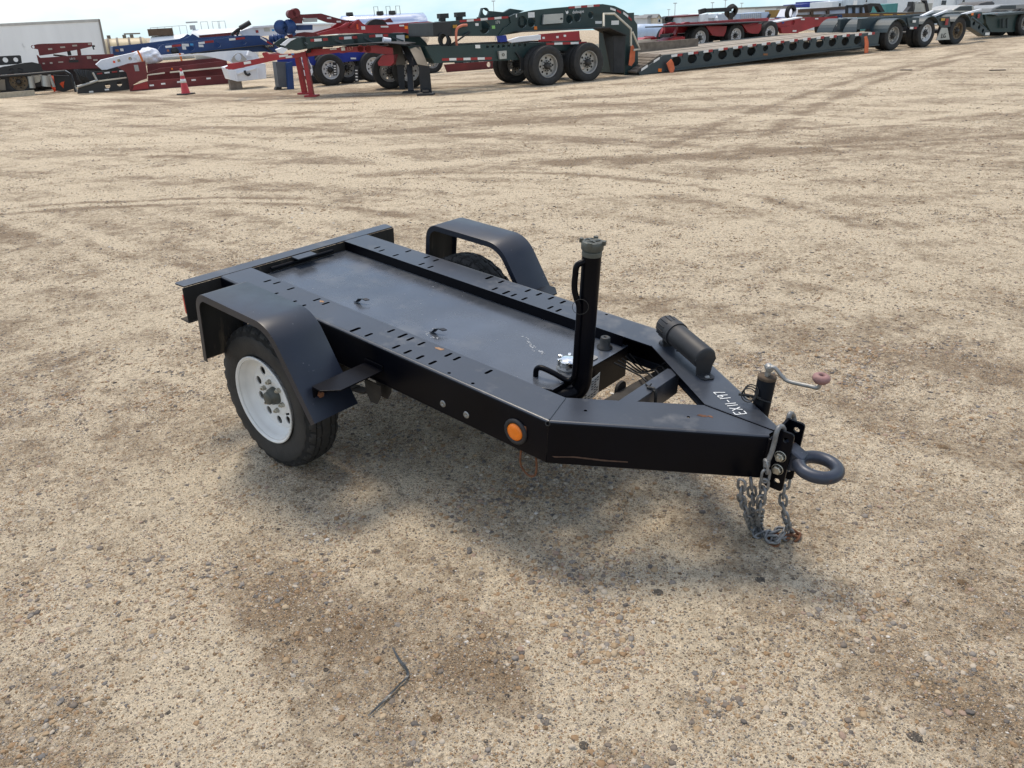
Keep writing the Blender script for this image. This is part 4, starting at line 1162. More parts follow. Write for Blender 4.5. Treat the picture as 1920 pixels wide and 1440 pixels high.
# black plastic strap lying in the foreground
mb = MB(); ps = smoothpath([on_ground(736, 1214, .008), on_ground(748, 1236, .010), on_ground(762, 1254, .016), on_ground(764, 1268, .012), on_ground(748, 1285, .010), on_ground(722, 1312, .008), on_ground(690, 1343, .006)], 5)
rings = []
for i, p in enumerate(ps):
    t = (ps[min(i + 1, len(ps) - 1)] - ps[max(i - 1, 0)]).normalized(); x, y = frame(t); w = .0047 * (1 - .6 * abs(2 * i / (len(ps) - 1) - 1) ** 3)
    tl = R(25) * math.sin(i * .4); d = x * math.cos(tl) + Vector((0, 0, 1)) * math.sin(tl)
    rings.append([p - d * w, p + d * w, p + d * w + Z3 * .0015, p - d * w + Z3 * .0015])
mb.sweep(rings, smooth=False); st = mb.build('plastic_strap', mat('dark_strap', (.030, .036, .040), .35, var=.3, vscale=40)); tag(st, 'torn strip of black plastic strap bent on the foreground dirt', 'strap')
for i, (x0, y0, x1, y1, lb) in enumerate(((1688, 132, 1710, 132, 'dark wood scrap beyond the low-bed rear wheels, the left one'), (1855, 133, 1885, 132, 'dark wood scrap lying on the yard near the right edge'))):
    a, b = on_ground(x0, y0), on_ground(x1, y1); mb = MB(); mb.bar(a + Z3 * .015, b + Z3 * .015, .10, .025); o = mb.build('wood_scrap', M_block, None, bevel=.01); tag(o, lb, 'scrap', 'wood scraps on the yard')

# ------------------------------------------------------------------ yard vehicles
class Pl:
    """vertical reference plane of one vehicle: origin on the ground, heading in the level frame"""
    def __init__(s, name, label, cat, px=None, uv=None, head=0.0, group=None):
        s.o = on_ground(*px) if px else uvw(*uv)
        s.o.z = 0
        h = R(head)
        s.t = Vector(RT * math.cos(h) + FW * math.sin(h)); s.n = Vector(-RT * math.sin(h) + FW * math.cos(h))
        s.root = empty(name, s.o, (0, 0, math.atan2(s.t.y, s.t.x)))
        tag(s.root, label, cat, group)
    def sz(s, px, py, off=0.0):
        d = Vector(ray(px, py)); c = Vector(CAM)
        k = ((s.o + s.n * off) - c).dot(s.n) / d.dot(s.n); p = c + d * k - s.o
        return (p.dot(s.t), p.z)
    def poly(s, pts, off=0.0): return [s.sz(x, y, off) for x, y in pts]
    def plate(s, mb, pts, off, th, holes=(), mi=0):
        # outline read at the plane y=off, thickness th going away
        hs = [circle(*s.sz(x, y, off), r, 12, ry) for x, y, r, ry in [(h + (None,))[:4] if len(h) < 4 else h for h in holes]]
        mb.plate(s.poly(pts, off), hs, (0, off, 0), (1, 0, 0), (0, 0, 1), -th, 0, mi)
        return mb
    def p3(s, px, py, off=0.0):
        a, z = s.sz(px, py, off); return Vector((a, off, z))
    def part(s, name, pts, off, th, m, holes=(), parent=None, bevel=0, off2=None):
        mb = MB(); s.plate(mb, pts, off, th, holes)
        if off2 is not None:
            q = s.poly(pts, off); mb.plate(q, [], (0, off2, 0), (1, 0, 0), (0, 0, 1), -th, 0)
        return mb.build(name, m, parent or s.root, bevel=bevel)
    def chip(s, name, x, y, wpx, hpx, m, off=0.0, slope=0.0, proud=.012, mb=None):
        # small rectangle on the face
        a = s.sz(x - wpx / 2, y + slope * wpx / 2, off); b = s.sz(x + wpx / 2, y - slope * wpx / 2, off); c = s.sz(x, y + hpx / 2, off); d = s.sz(x, y - hpx / 2, off)
        h = (d[1] - c[1]) / 2
        own = mb is None
        if own: mb = MB()
        mb.plate([(a[0], a[1] - h), (b[0], b[1] - h), (b[0], b[1] + h), (a[0], a[1] + h)], [], (0, off, 0), (1, 0, 0), (0, 0, 1), 0, proud)
        if own: return mb.build(name, m, s.root)
    def tape(s, x0, y0, x1, y1, n, hpx, off=0.0, first=0, proud=.010, wf=1.0):
        for k in range(n):
            t0, t1 = (k + .5 - .5 * wf) / n, (k + .5 + .5 * wf) / n
            a = s.sz(x0 + (x1 - x0) * t0, y0 + (y1 - y0) * t0, off); b = s.sz(x0 + (x1 - x0) * t1, y0 + (y1 - y0) * t1, off)
            c = s.sz((x0 + x1) / 2, (y0 + y1) / 2 - hpx, off); d = s.sz((x0 + x1) / 2, (y0 + y1) / 2, off); h = c[1] - d[1]
            q = MB(); q.plate([a, b, (b[0], b[1] + h), (a[0], a[1] + h)], [], (0, off, 0), (1, 0, 0), (0, 0, 1), 0, proud)
            q.build('reflective_tape', (M_tapew, M_taper)[(k + first) % 2], s.root)
    def text(s, body, x, y, hpx, m, off=0.0, slant=0.0):
        c = s.p3(x, y, off); a = s.sz(x, y - hpx / 2, off); b = s.sz(x, y + hpx / 2, off)
        me = text_mesh(body, 'lettering', (a[1] - b[1]) * 1.35, m, .004)
        return link('lettering', me, s.root, (c.x, off - .012, c.z), (PI / 2, -slant, 0))

# truck wheels -------------------------------------------------------
def truck_tyre(Rr=.52, w=.27, rim=.30):
    h = w / 2; n = 44
    half = [(h * .72, rim), (h * .9, rim + .03), (h, rim + .10), (h * .98, Rr - .07), (h * .86, Rr - .025), (h * .8, Rr - .012)]
    tr = [(h * .62, Rr - .004), (h * .56, Rr - .016), (h * .50, Rr - .016), (h * .44, Rr - .001), (h * .22, Rr), (h * .16, Rr - .014), (h * .10, Rr - .014), (h * .04, Rr)]
    r_ = half + tr
    prof = [(-y, r) for y, r in r_] + [(y, r) for y, r in r_[::-1]]
    mb = MB(); mb.lathe(prof, (0, 0, 0), Y3, n)
    me = mb.mesh('truck_tyre', M_tyre); me.polygons.foreach_set('use_smooth', [True] * len(me.polygons)); me.set_sharp_from_angle(angle=R(35)); return me
def truck_rim(m, rim=.30, w=.27, deep=True):
    h = w / 2; mb = MB()
    d = .12 if deep else -.03          # disc set back from the outer face (outer face is -y)
    mb.lathe([(-h * .74, rim + .004), (-h * .80, rim + .010), (-h * .80, rim - .004), (-h * .70, rim - .016), (-h * .3, rim - .028), (h * .7, rim - .03), (h * .76, rim)], (0, 0, 0), Y3, 36)
    y = -h + d
    holes = [circle(.205 * math.cos(2 * PI * k / 8 + .2), .205 * math.sin(2 * PI * k / 8 + .2), .032, 10) for k in range(8)]
    mb.plate(circle(0, 0, rim - .026, 32), holes, (0, y, 0), X3, Z3, -.012, 0)
    mb.lathe([(y - .001, .155), (y - .02, .15), (y - .022, .10)], (0, 0, 0), Y3, 24)
    me = mb.mesh('truck_rim', m); return me
def truck_hub(deep=True):
    h = .135; y = -h + (.12 if deep else -.03); mb = MB()
    mb.lathe([(y - .02, .10), (y - .06, .095), (y - .09, .07), (y - .12, .065), (y - .125, .05), (y - .125, 0)], (0, 0, 0), Y3, 18)
    for k in range(10):
        a = 2 * PI * k / 10; mb.lathe([(y - .015, .02), (y - .055, .018), (y - .055, 0)], (.128 * math.cos(a), 0, .128 * math.sin(a)), Y3, 6, smooth=False)
    return mb.mesh('truck_hub', M_hub)
ME_TT = truck_tyre(); ME_HUB = truck_hub()
ME_TR = {k: truck_rim(m) for k, m in (('grey', M_truckrim), ('white', M_rimwhite), ('brown', M_rimbrown))}
def truck_wheel(pl, s, y, r=.52, rim='grey', dual=True, inner_only=False, z=None, lone=False):
    k = r / .52
    offs = (0, .33 * k) if dual else (0,)
    for i, dy in enumerate(offs):
        t = link('tyre', ME_TT, pl.root, (s, y + .135 * k + dy, z if z is not None else r - .015), (0, random.uniform(0, 6), 0), (k, k, k))
        if i == 0:
            link('rim', ME_TR[rim], t); link('hub', ME_HUB, t)
def wheel_px(pl, px, py, off, r, **kw):
    s, z = pl.sz(px, py, off); truck_wheel(pl, s, off, r, z=max(z, r - .02) if not kw.pop('free', False) else z, **kw)
def arch(pl, s, z, r0, a0, a1, y0, y1, m, th=.03, n=10, name='fender'):
    mb = MB(); rings = []
    for k in range(n + 1):
        a = R(a0 + (a1 - a0) * k / n); c, q = math.cos(a), math.sin(a)
        rings.append([Vector((s + (r0 + d) * c, y, z + (r0 + d) * q)) for d, y in ((0, y0), (th, y0), (th, y1), (0, y1))])
    mb.sweep(rings, smooth=False); return mb.build(name, m, pl.root)

LOW = 'heavy-haul trailers parked in a row across the yard'
# --- green low-bed with its long timber deck --------------------------------------------------------
g = Pl('lowbed_trailer', 'long slate-green low-bed trailer with timber deck and row of round holes in its side beam', 'trailer', px=(1200, 141), head=27.5, group=LOW)
holes = [(1268, 114.5, .19, .145), (1298, 110, .19, .145), (1326.7, 106.7, .19, .145), (1354.8, 102.5, .19, .145), (1382, 99, .19, .145), (1409, 95.8, .19, .145), (1435.6, 90.6, .12, .10), (1462, 89.5, .19, .145), (1487, 86.5, .19, .145), (1512.5, 84, .19, .145), (1537, 81.2, .19, .145),
         (1561, 79, .19, .145), (1585, 77.5, .19, .145), (1608, 75.5, .19, .145)]
beam = [(1198, 136), (1243, 104.5), (1560, 67.5), (1650, 60.3), (1646, 84), (1600, 90.5), (1560, 94.5), (1400, 114.5), (1247, 134), (1200, 141)]
mb = MB(); g.plate(mb, beam, 0, .05, holes)
q = g.poly(beam, 0); mb.plate(q, [], (0, 3.25, 0), (1, 0, 0), (0, 0, 1), -.05, 0)
for (xa, ya, xb_, yb_) in ((1247, 133.5, 1400, 114.3), (1400, 114.3, 1560, 94.3), (1560, 94.3, 1646, 84)):
    a, b = g.p3(xa, ya), g.p3(xb_, yb_); mb.bar(a + Vector((0, -.02, 0)), b + Vector((0, -.02, 0)), .10, .035)
mb.build('side_beam', M_slate, g.root)
mb = MB(); s0, z0 = g.sz(1243, 104.5); s1, z1 = g.sz(1648, 60.3)
mb.plate([(s0, 0.10), (s1, .12), (s1, z1 - .12), (s0, z0 - .12)], [], (0, .45, 0), (1, 0, 0), (0, 0, 1), -.1, 0); mb.plate([(s0, .4), (s1, .4), (s1, z1 - .3), (s0, z0 - .3)], [], (0, 2.0, 0), (1, 0, 0), (0, 0, 1), -.1, 0)
mb.build('centre_beams', M_black, g.root)
NPL = 13
for k in range(NPL):                                    # deck planks run the length of the bed
    w = 3.12 / NPL; y = .09 + w * (k + .5); mb = MB(); z_ = random.uniform(-.012, .02)
    mb.bar((s0, y, z0 - .03 + z_), (s1, y, z1 - .03 + z_), w * .93, .06); pk = mb.build('deck_plank', M_plank, g.root)
mb = MB(); mb.box(((s0 + s1) / 2, .045, (z0 + z1) / 2 + .005), (s1 - s0, .075, .02), Matrix.Rotation(-math.atan2(z1 - z0, s1 - s0), 3, 'Y')); mb.build('deck_edge', M_slate, g.root)
ra, rb_ = g.p3(1198, 137), g.p3(1243, 104.5)
mb = MB(); mb.plate([(ra.x, ra.z - .05), (ra.x, ra.z), (rb_.x, rb_.z - .02), (rb_.x, rb_.z - .08)], [], (0, .06, 0), (1, 0, 0), (0, 0, 1), -3.1, 0); mb.build('ramp_plate', M_black, g.root)
for k in range(6):
    p = ra.lerp(rb_, (k + .4) / 6); mb = MB(); mb.box((p.x, 1.63, p.z + .03), (.22, 3.05, .05), Matrix.Rotation(-.35, 3, 'Y')); mb.build('ramp_cleat', M_block, g.root)
mb = MB(); a = g.p3(1194, 96, 2.2); mb.box((a.x + 1.3, 2.2, z0 + .16), (2.6, .12, .32)); mb.build('headboard_timber', M_block, g.root)
for x, y, w, sl in ((1264, 104.2, 11, .13), (1295, 99.8, 10, .13), (1323.5, 96.2, 9, .12), (1351.5, 92.2, 9, .12), (1379, 89, 9, .12), (1406, 85.3, 8.5, .12), (1432.5, 82.3, 8.5, .11), (1459, 79.2, 8, .11), (1484.5, 76.2, 8, .1), (1509.5, 73.6, 7.5, .1), (1534.5, 71, 7.5, .1), (1559, 68.8, 7, .09), (1583, 66.8, 7, .08), (1606.5, 65, 6.5, .08), (1631, 63.2, 6.5, .08)):
    g.chip('reflector', x, y, w, 4.6, M_tapew, slope=sl); g.chip('reflector', x + w * .95, y - w * .11, w * .85, 4.6, M_taper, slope=sl)
g.chip('reflector', 1231, 112.5, 11, 4, M_tapew, slope=.65); g.chip('reflector', 1208, 127.5, 12, 4.5, M_tapew, slope=.65)
g.chip('amber_marker', 1237, 131.5, 6, 6, M_amber); g.chip('amber_marker', 1435, 102, 8, 3.5, mat('dull_marker', (.25, .10, .03), .6))
mb = MB()
for i in range(len(holes) - 1):
    x = (holes[i][0] + holes[i + 1][0]) / 2; y = (holes[i][1] + holes[i + 1][1]) / 2 - 8; g.chip('stake_pocket', x, y, 6, 6, None, slope=.12, mb=mb, proud=.02)
mb.build('stake_pockets', M_slate, g.root)
# rear bogie: three axles of duals, fenders, chassis
bw = [(1677, 66.5, .50, 'grey'), (1738, 62, .50, 'white'), (1797, 58.5, .50, 'brown')]
for x, y, r, c in bw:
    wheel_px(g, x, y, .12, r, rim=c); s, z = g.sz(x, y, .12)
    truck_wheel(g, s, 2.0, r, rim='grey', z=r - .02)
    aa = MB(); aa.tube([(s, .3, .48), (s, 2.6, .48)], .09, 10); aa.build('axle', M_black, g.root)
    for y0, y1 in ((.02, .78), (1.85, 2.6)):
        arch(g, s, r - .02, r + .07, 35, 165 if x < 1700 else 145, y0, y1, M_slate)
sA = g.sz(1645, 60)[0]; sB = g.sz(1830, 45)[0]
mb = MB()
for yy in (.85, 1.75): mb.box(((sA + sB) / 2, yy, .95), (sB - sA, .14, .36))
mb.build('bogie_frame', M_slate, g.root)
g.part('hanger_plate', [(1701, 33), (1724, 33), (1722, 50), (1712, 56), (1704, 50)], .10, .06, M_slate)
g.part('hanger_plate', [(1758, 32), (1781, 31), (1782, 50), (1766, 52), (1760, 46)], .10, .06, M_slate)
fl = g.part('steel_flap', [(1765.5, 52), (1776.5, 52), (1781, 74), (1755, 75.5)], .05, .02, M_alu)
g.text('LG', 1769, 67.5, 9, M_black, .05)
for x, y, w, h, m in ((1714, 40, 6, 4.5, M_tapew), (1709, 52.5, 6, 4, M_tapew), (1716, 52.3, 5, 4, M_taper), (1768, 36.5, 7, 5, M_yellow), (1775, 41, 5, 12, M_taper)): g.chip('marker', x, y, w, h, m, .04)
arm = [(1820, 35), (1857, 59.5), (1854, 66), (1847, 68.5), (1820, 51)]
g.part('rear_ramp_arm', arm, .2, .3, M_slate, holes=[(1826, 44, .08), (1836, 51, .08), (1843, 57.5, .08)])
g.chip('marker', 1851, 63.5, 8, 5, M_tapew, .19); 
mb = MB()
for (xa, ya, xb_, yb_) in ((1727, 31, 1748, 21), (1750, 30, 1775, 20), (1800, 28, 1838, 18)):
    a, b = g.p3(xa, ya, .4), g.p3(xb_, yb_, .4); mb.bar(a, b, .12, .06); a, b = g.p3(xa, ya, 1.6), g.p3(xb_, yb_, 1.6); mb.bar(a, b, .12, .06)
mb.build('folded_ramp', M_white, g.root)
# black arch fenders in front of the bogie
for x, y in ((1560, 62), (1600, 58)): pass
for y0, y1, ds in ((.9, 1.5, -.2), (1.9, 2.65, -.3)):
    s, z = g.sz(1672, 62, 0); arch(g, s + ds, .5, .62, 75, 178, y0, y1, M_slate)
# gooseneck of the low-bed
neck = [(812.5, 42), (955, 30.5), (967, 25.5), (1000, 19), (1037, 15), (1130, 7.5), (1152, 11), (1170, 19), (1183, 28), (1195, 46), (1197, 142), (1172, 142), (1171, 68), (1145, 51.5), (1060, 56), (982, 60), (935, 67.5), (813, 68)]
n = Pl('gooseneck_trailer', 'dark green gooseneck with a silver toolbox, arched over the tandem dolly', 'trailer', px=(1170, 141), head=27.5, group=LOW)
nh = [(908.5, 51, .17), (979.5, 41.5, .16), (997, 42, .13), (1068, 36, .12), (1108, 28.5, .10), (1083, 32, .13)]
n.part('neck_beam', neck, 0, .06, M_green, holes=nh)
n.part('neck_beam', neck, 1.5, .06, M_green)
mb = MB(); a, b = n.p3(860, 50), n.p3(1130, 20)
for k in range(8):
    p = a.lerp(b, k / 7); mb.box((p.x, .78, p.z), (.12, 1.4, .3))
s_, z_ = n.sz(1183, 60); mb.box((s_, .78, .9), (.3, 1.45, 1.7))
mb.build('cross_members', M_green, n.root)
n.part('neck_bracket', [(899, 33), (904, 15), (909, 14.5), (914, 20), (945, 23), (957, 16), (983, 20), (966, 27), (955, 31)], .5, .1, M_green, holes=[(911, 21.5, .10)])
n.part('neck_gusset', [(945, 52), (950, 50), (958, 43), (955, 31), (967, 26), (969, 58), (935, 66)], -.04, .03, M_green)
mb = MB(); n.plate(mb, [(812, 42), (846, 40), (847, 68), (813, 69)], -.15, 1.8); mb.build('front_box', M_black, n.root, bevel=.02)
tb = n.part('toolbox', [(1020, 27.5), (1056.5, 25), (1056, 43), (1018, 46)], -.10, .09, M_alu, bevel=.01)
n.part('toolbox_handle', [(1052, 33.5), (1055, 33.3), (1055, 36.5), (1052, 36.7)], -.13, .03, M_black, parent=tb)
n.text('deloupe', 1083.5, 22, 6.6, M_tapew, 0, .035)
n.part('logo', [(1060, 19.5), (1062.5, 22), (1065, 19.8), (1066, 23), (1064, 26.5), (1062, 26), (1061, 23)], -.012, .006, M_tapew)
n.tape(1066, 16.3, 1124, 11.8, 5, 4.2, 0, 1); n.tape(862, 42, 953, 34.2, 7, 4.2, 0, 1)
for x, y, w, h, m, sl in ((996, 28, 12, 10, M_tapew, .05), (965.5, 29.5, 7, 6.5, M_tapew, .05), (961.5, 35.5, 4.5, 4, M_yellow, 0), (853, 49.5, 8.5, 6, M_yellow, .05), (894, 46, 6, 5, M_tapew, 0), (1149, 17.5, 10, 4, M_tapew, -.35), (1160, 21.5, 8, 4, M_taper, -.5), (1173, 27.5, 9, 4.5, M_tapew, -.75), (1181, 35, 6, 4, M_taper, -.9),
                           (1153, 42.5, 14, 8, M_tapew, .03), (1122, 42, 12, 5, M_tapew, 0), (1004, 52.5, 5.5, 6, M_amber, 0), (925, 51, 6, 6, mat('green_sticker', (.25, .5, .15), .6), 0)):
    n.chip('sticker', x, y, w, h, m, 0, sl)
n.text('171', 933, 42, 6, M_tapew, 0)
mb = MB()
for x0, y0, y1 in ((829, 30, 40), (861, 27.5, 38)):
    mb = MB(); a, b = n.p3(x0, y1, .4), n.p3(x0, y0, .4); mb.tube([a, b], .10, 10); mb.box((b.x + .02, .4, b.z), (.26, .22, .12))
    mb.build('exhaust_stub', M_black, n.root)
# fender plate and mud flap over the dolly
fa, fb, fc = n.p3(980, 59.5, -.55), n.p3(1141, 51.8, -.55), n.p3(1173, 66.5, -.55)
mb = MB(); mb.bar(fa + Vector((0, .4, 0)), fb + Vector((0, .4, 0)), .95, .025); mb.bar(fb + Vector((0, .4, 0)), fc + Vector((0, .4, 0)), .95, .025); mb.build('fender_plate', M_flap, n.root)
n.part('mud_flap', [(1150, 67), (1173, 68), (1170, 135), (1151, 136)], -.45, .02, M_flap)
n.part('fender_side', [(1130, 55), (1145, 53), (1172, 67), (1152, 68), (1152, 135), (1146, 135)], .05, .03, M_black)
mb = MB(); mb.tube([n.p3(1132, 50, -.5), n.p3(1132, 26, -.3), n.p3(1152, 26, -.3), n.p3(1183, 54, -.3), n.p3(1183, 86, -.3)], .035, 8); mb.tube([n.p3(1186, 60, -.25), n.p3(1196, 84, -.25), n.p3(1200, 92, -.25), n.p3(1188, 94, -.25)], .03, 8); mb.build('grab_rail', M_cream, n.root)
mb = MB()
mb.tube(smoothpath([n.p3(875, 47, -.08), n.p3(866, 48, -.2), n.p3(857, 54, -.2), n.p3(855, 70, -.2), n.p3(857, 88, -.15)], 5), .035, 8); mb.build('air_hose', mat('orange_hose', (.55, .17, .10), .6), n.root)
mb = MB()
for k in range(5):
    c = n.p3(828 + 3 * k, 78 + k, -.1); mb.tube([c + Vector((.13 * math.cos(a), .05 * k - .1, .15 * math.sin(a) + .05)) for a in np.linspace(0, 2 * PI, 16, endpoint=False)], .022, 6, closed=True)
mb.tube(smoothpath([n.p3(843, 85, -.1), n.p3(855, 78, -.15), n.p3(872, 66, -.1), n.p3(880, 60, 0)], 5), .025, 6); mb.build('air_line_coil', M_wire, n.root)
for (pts, lb, pl) in (([(1183, 86), (1187, 84), (1191, 95), (1190, 115), (1184, 124), (1179, 122), (1181, 105)], 'faded orange flag hanging on the gooseneck beside the deck ramp', n), ([(1250, 119), (1259, 110.5), (1263, 118), (1265, 128), (1262, 139), (1258, 141), (1254, 130)], 'faded orange flag hanging on the low-bed beam next to the ramp', g),
                      ([(1621, 69), (1626, 67.5), (1629, 80), (1628, 99), (1621, 100), (1622, 82)], 'narrow orange flag hanging at the rear end of the low-bed deck', g)):
    c = pl.p3(*pts[0], -.1); mb = MB(); pl.plate(mb, pts, -.14, .02)
    mt = pl.root.matrix_basis.copy(); me = mb.mesh('warning_flag', M_flag)
    w_ = Matrix.Translation(pl.root.location) @ pl.root.rotation_euler.to_matrix().to_4x4(); o = link('warning_flag', me); o.matrix_world = w_; tag(o, lb, 'flag', 'orange warning flags')

# --- green tandem dolly -----------------------------------------------------------------------------
j = Pl('tandem_dolly', 'dark green tandem dolly with big dual tyres under the gooseneck', 'trailer', px=(1030, 160), head=29, group=LOW)
main = [(798, 87), (850, 86), (912, 83), (1085, 80), (1088, 94), (990, 96), (978, 112), (900, 115.5), (815, 118.5)]
j.part('frame_beam', main, .55, .08, M_green, holes=[(914 + 10 * k, 88.2 - .55 * k, .045) for k in range(8)], off2=1.7)
j.part('frame_gusset', [(967, 98), (976, 113), (977, 131), (986, 132), (984, 112)], .5, .05, M_black)
mb = MB(); a, b = j.p3(830, 100, .6), j.p3(1080, 86, .6)
for k in range(6): p = a.lerp(b, k / 5); mb.box((p.x, 1.2, p.z), (.15, 1.2, .25))
mb.build('cross_members', M_green, j.root)
j.tape(829, 114, 922, 111.5, 7, 4.6, .55, 1); j.tape(1024, 84.6, 1100, 82, 5, 4.2, .3, 1)
j.chip('sticker', 895.5, 87.3, 9, 6.5, M_tapew, .53); j.part('step_plate', [(935, 96), (950, 95), (950, 110), (937, 111)], .45, .08, M_alu)
j.text('O', 943.5, 103, 6, M_black, .45)
for x, y in ((1029, 123.5), (1105, 116)):
    s, z = j.sz(x, y, 0); truck_wheel(j, s, 0.0, .53, z=.515); truck_wheel(j, s, 1.75, .53, z=.515)
    mb = MB(); mb.tube([(s, .2, .52), (s, 2.2, .52)], .09, 10); mb.build('axle', M_black, j.root)
s, z = j.sz(1067, 100, .4); mb = MB()
for yy in (.62, 1.62): mb.bar((s - 1.0, yy, .62), (s + 1.0, yy, .62), .1, .22)
mb.build('walking_beam', M_black, j.root)
# front neck end of the dolly, a low arched green beam
k_ = Pl('arched_gooseneck', 'green arched gooseneck beam with red and white tape and a white nose', 'trailer', px=(800, 165), head=24, group=LOW)
ar = [(527, 83), (542, 72), (556, 71.5), (700, 62.7), (745, 62), (771, 63), (788, 69), (800, 81), (806, 95), (815, 118), (806, 118), (798, 100), (786, 90), (772, 86), (703, 82.5), (590, 89), (556, 95), (542, 92)]
k_.part('neck_beam', ar, 0, .08, M_green, off2=1.2)
k_.part('nose_plate', [(526, 84), (542, 72), (556, 71.7), (545, 77), (535, 86)], -.02, .1, M_white)
k_.part('nose_shoe', [(519, 93), (530, 89), (540, 92), (531, 101), (524, 99)], -.03, .3, M_white)
mb = MB(); a, b = k_.p3(570, 80), k_.p3(760, 72)
for q in range(5): p = a.lerp(b, q / 4); mb.box((p.x, .6, p.z), (.12, 1.2, .3))
mb.build('cross_members', M_green, k_.root)
k_.tape(575, 78.5, 615, 75.7, 3, 5, 0, 1) if False else None
for x, y, w, m in ((596, 75, 14, M_tapew), (610, 74, 9, M_taper), (585.5, 75.6, 7, M_taper), (652, 71, 14, M_tapew), (665, 70, 9, M_taper), (640, 71.6, 9, M_taper), (710.5, 67, 13, M_tapew), (698, 67.6, 12, M_taper), (723, 66.3, 9, M_taper)): k_.chip('reflector', x, y, w, 5, m, 0, .06)
k_.chip('sticker', 751, 72.5, 15, 14, M_tapew, 0, .04); k_.chip('sticker', 763, 69, 5.5, 5, M_yellow, 0)
mb = MB()
for xa, ya, xb_, yb_ in ((571, 80, 577, 84), (627, 75, 643, 81), (683, 71, 700, 79), (735, 70, 757, 77)): mb.bar(k_.p3(xa, ya, -.03), k_.p3(xb_, yb_, -.12), .04, .04)
mb.build('gusset', M_slate, k_.root)
mb = MB(); mb.tube([k_.p3(718, 75.5, -.1), k_.p3(732, 77.5, -.1)], .09, 10); mb.build('air_coupling', M_white, k_.root)

# --- red jeep 157 -------------------------------------------------------------------------------------
r = Pl('jeep_dolly', 'bright red jeep dolly numbered 157 standing on two red legs', 'trailer', px=(585, 181), head=-8, group=LOW)
rb1 = [(421.5, 126.5), (437, 119), (495, 107.5), (491, 101), (493, 98.5), (499, 97.5), (504, 102), (555, 100), (570, 97), (587, 92.5), (705, 85), (736, 90), (737, 104), (705, 99.5), (670, 97.7), (637, 98.5), (587, 104.5), (520, 112.5), (502, 116), (437, 130.7), (424, 129)]
rh = [(676, 91, .09), (690, 91.5, .09)]
r.part('frame_beam', rb1, 0, .08, M_red, holes=rh); r.part('frame_beam', rb1, .9, .08, M_red)
mb = MB()
for x, y in ((430, 125), (500, 107), (575, 101), (640, 94), (720, 93)):
    p = r.p3(x, y); mb.box((p.x, .45, p.z), (.12, .85, .16))
mb.build('cross_members', M_red, r.root)
r.part('suspension_hanger', [(708, 117), (717, 103), (738, 103), (739, 117), (732, 123.5), (710, 123.5)], -.05, .5, M_red)
for px_, py_, x0, y0 in ((585, 181, 570, 97), (570, 177, 557, 101)):
    b = on_ground(px_, py_); bl = Vector(((b - r.o).dot(r.t), (b - r.o).dot(r.n), 0)); top = r.p3(x0, y0, 0.0 if px_ == 585 else .86)
    if px_ == 570: bl = Vector((bl.x, .95, 0))
    mb = MB(); mb.bar(bl + Vector((0, 0, .04)), top, .13, .13); mb.box((bl.x, bl.y, .025), (.36, .30, .05)); mb.build('support_leg', M_red, r.root)
r.text('157', 656.5, 91.5, 7, mat('faded_number', (.62, .30, .25), .7), 0, .05)
for x, y, w, h, m, sl in ((643.5, 91.7, 7, 6, M_tapew, .05), (625, 92, 12, 2.5, M_tapew, .08), (464, 117.5, 13, 5, M_tapew, .15), (532, 104.5, 17, 4, M_tapew, .12), (542, 106.5, 12, 4, M_tapew, .1), (549, 101.5, 5, 3, mat('blue_chip', (.05, .2, .5), .5), 0)): r.chip('sticker', x, y, w, h, m, 0, sl)
# fender sheet above the wheels, sloping ends, flaps
mb = MB(); pts = [(574, 100), (577, 91.8), (582, 89.8), (640, 85.8), (702, 81.8), (728, 81.6), (760, 84.5)]
q = [r.p3(x, y, -.35) for x, y in pts]
rings = [[p, p + Vector((0, 0, .02)), p + Vector((0, 1.3, .02)), p + Vector((0, 1.3, 0))] for p in q]
mb.sweep(rings, smooth=False); mb.build('fender_sheet', M_flap, r.root)
def panel(pl, name, pts, v, m, th=.03):
    o = pl.o; inv = (Matrix.Translation(pl.root.location) @ pl.root.rotation_euler.to_matrix().to_4x4()).inverted()
    P = [inv @ at_depth(x, y, v) for x, y in pts]
    nrm = (P[1] - P[0]).cross(P[2] - P[0]).normalized(); mb = MB(); n_ = len(P)
    mb.add([p for p in P] + [p + nrm * th for p in P], [tuple(range(n_))[::-1], tuple(range(n_, 2 * n_))] + [(i, (i + 1) % n_, n_ + (i + 1) % n_, n_ + i) for i in range(n_)])
    return mb.build(name, m, pl.root)
def panel2(pl, name, pts, vs, m, th=.03):
    inv = (Matrix.Translation(pl.root.location) @ pl.root.rotation_euler.to_matrix().to_4x4()).inverted()
    P = [inv @ at_depth(x, y, v) for (x, y), v in zip(pts, vs)]
    nrm = (P[1] - P[0]).cross(P[2] - P[0]).normalized(); mb = MB(); n_ = len(P)
    mb.add([p for p in P] + [p + nrm * th for p in P], [tuple(range(n_))[::-1], tuple(range(n_, 2 * n_))] + [(i, (i + 1) % n_, n_ + (i + 1) % n_, n_ + i) for i in range(n_)])
    return mb.build(name, m, pl.root)
panel2(r, 'fender_end', [(728, 82), (752, 84), (761, 119), (744, 122)], [24.4, 24.6, 24.0, 23.9], M_dust)
panel2(r, 'fender_end', [(766, 86.5), (788, 88), (803.5, 124), (783, 120)], [23.6, 23.6, 23.0, 23.0], M_dust)
panel2(r, 'fender_top', [(728, 81.5), (768, 85), (788, 88), (752, 84.5)], [24.5, 23.7, 23.5, 24.6], M_flap)
panel(r, 'mud_flap', [(743.5, 121.5), (757.5, 122), (759, 168), (748.5, 167)], 23.9, M_flap); panel(r, 'mud_flap', [(784.5, 122), (805, 124), (810, 175), (788.5, 173)], 23.0, M_flap)
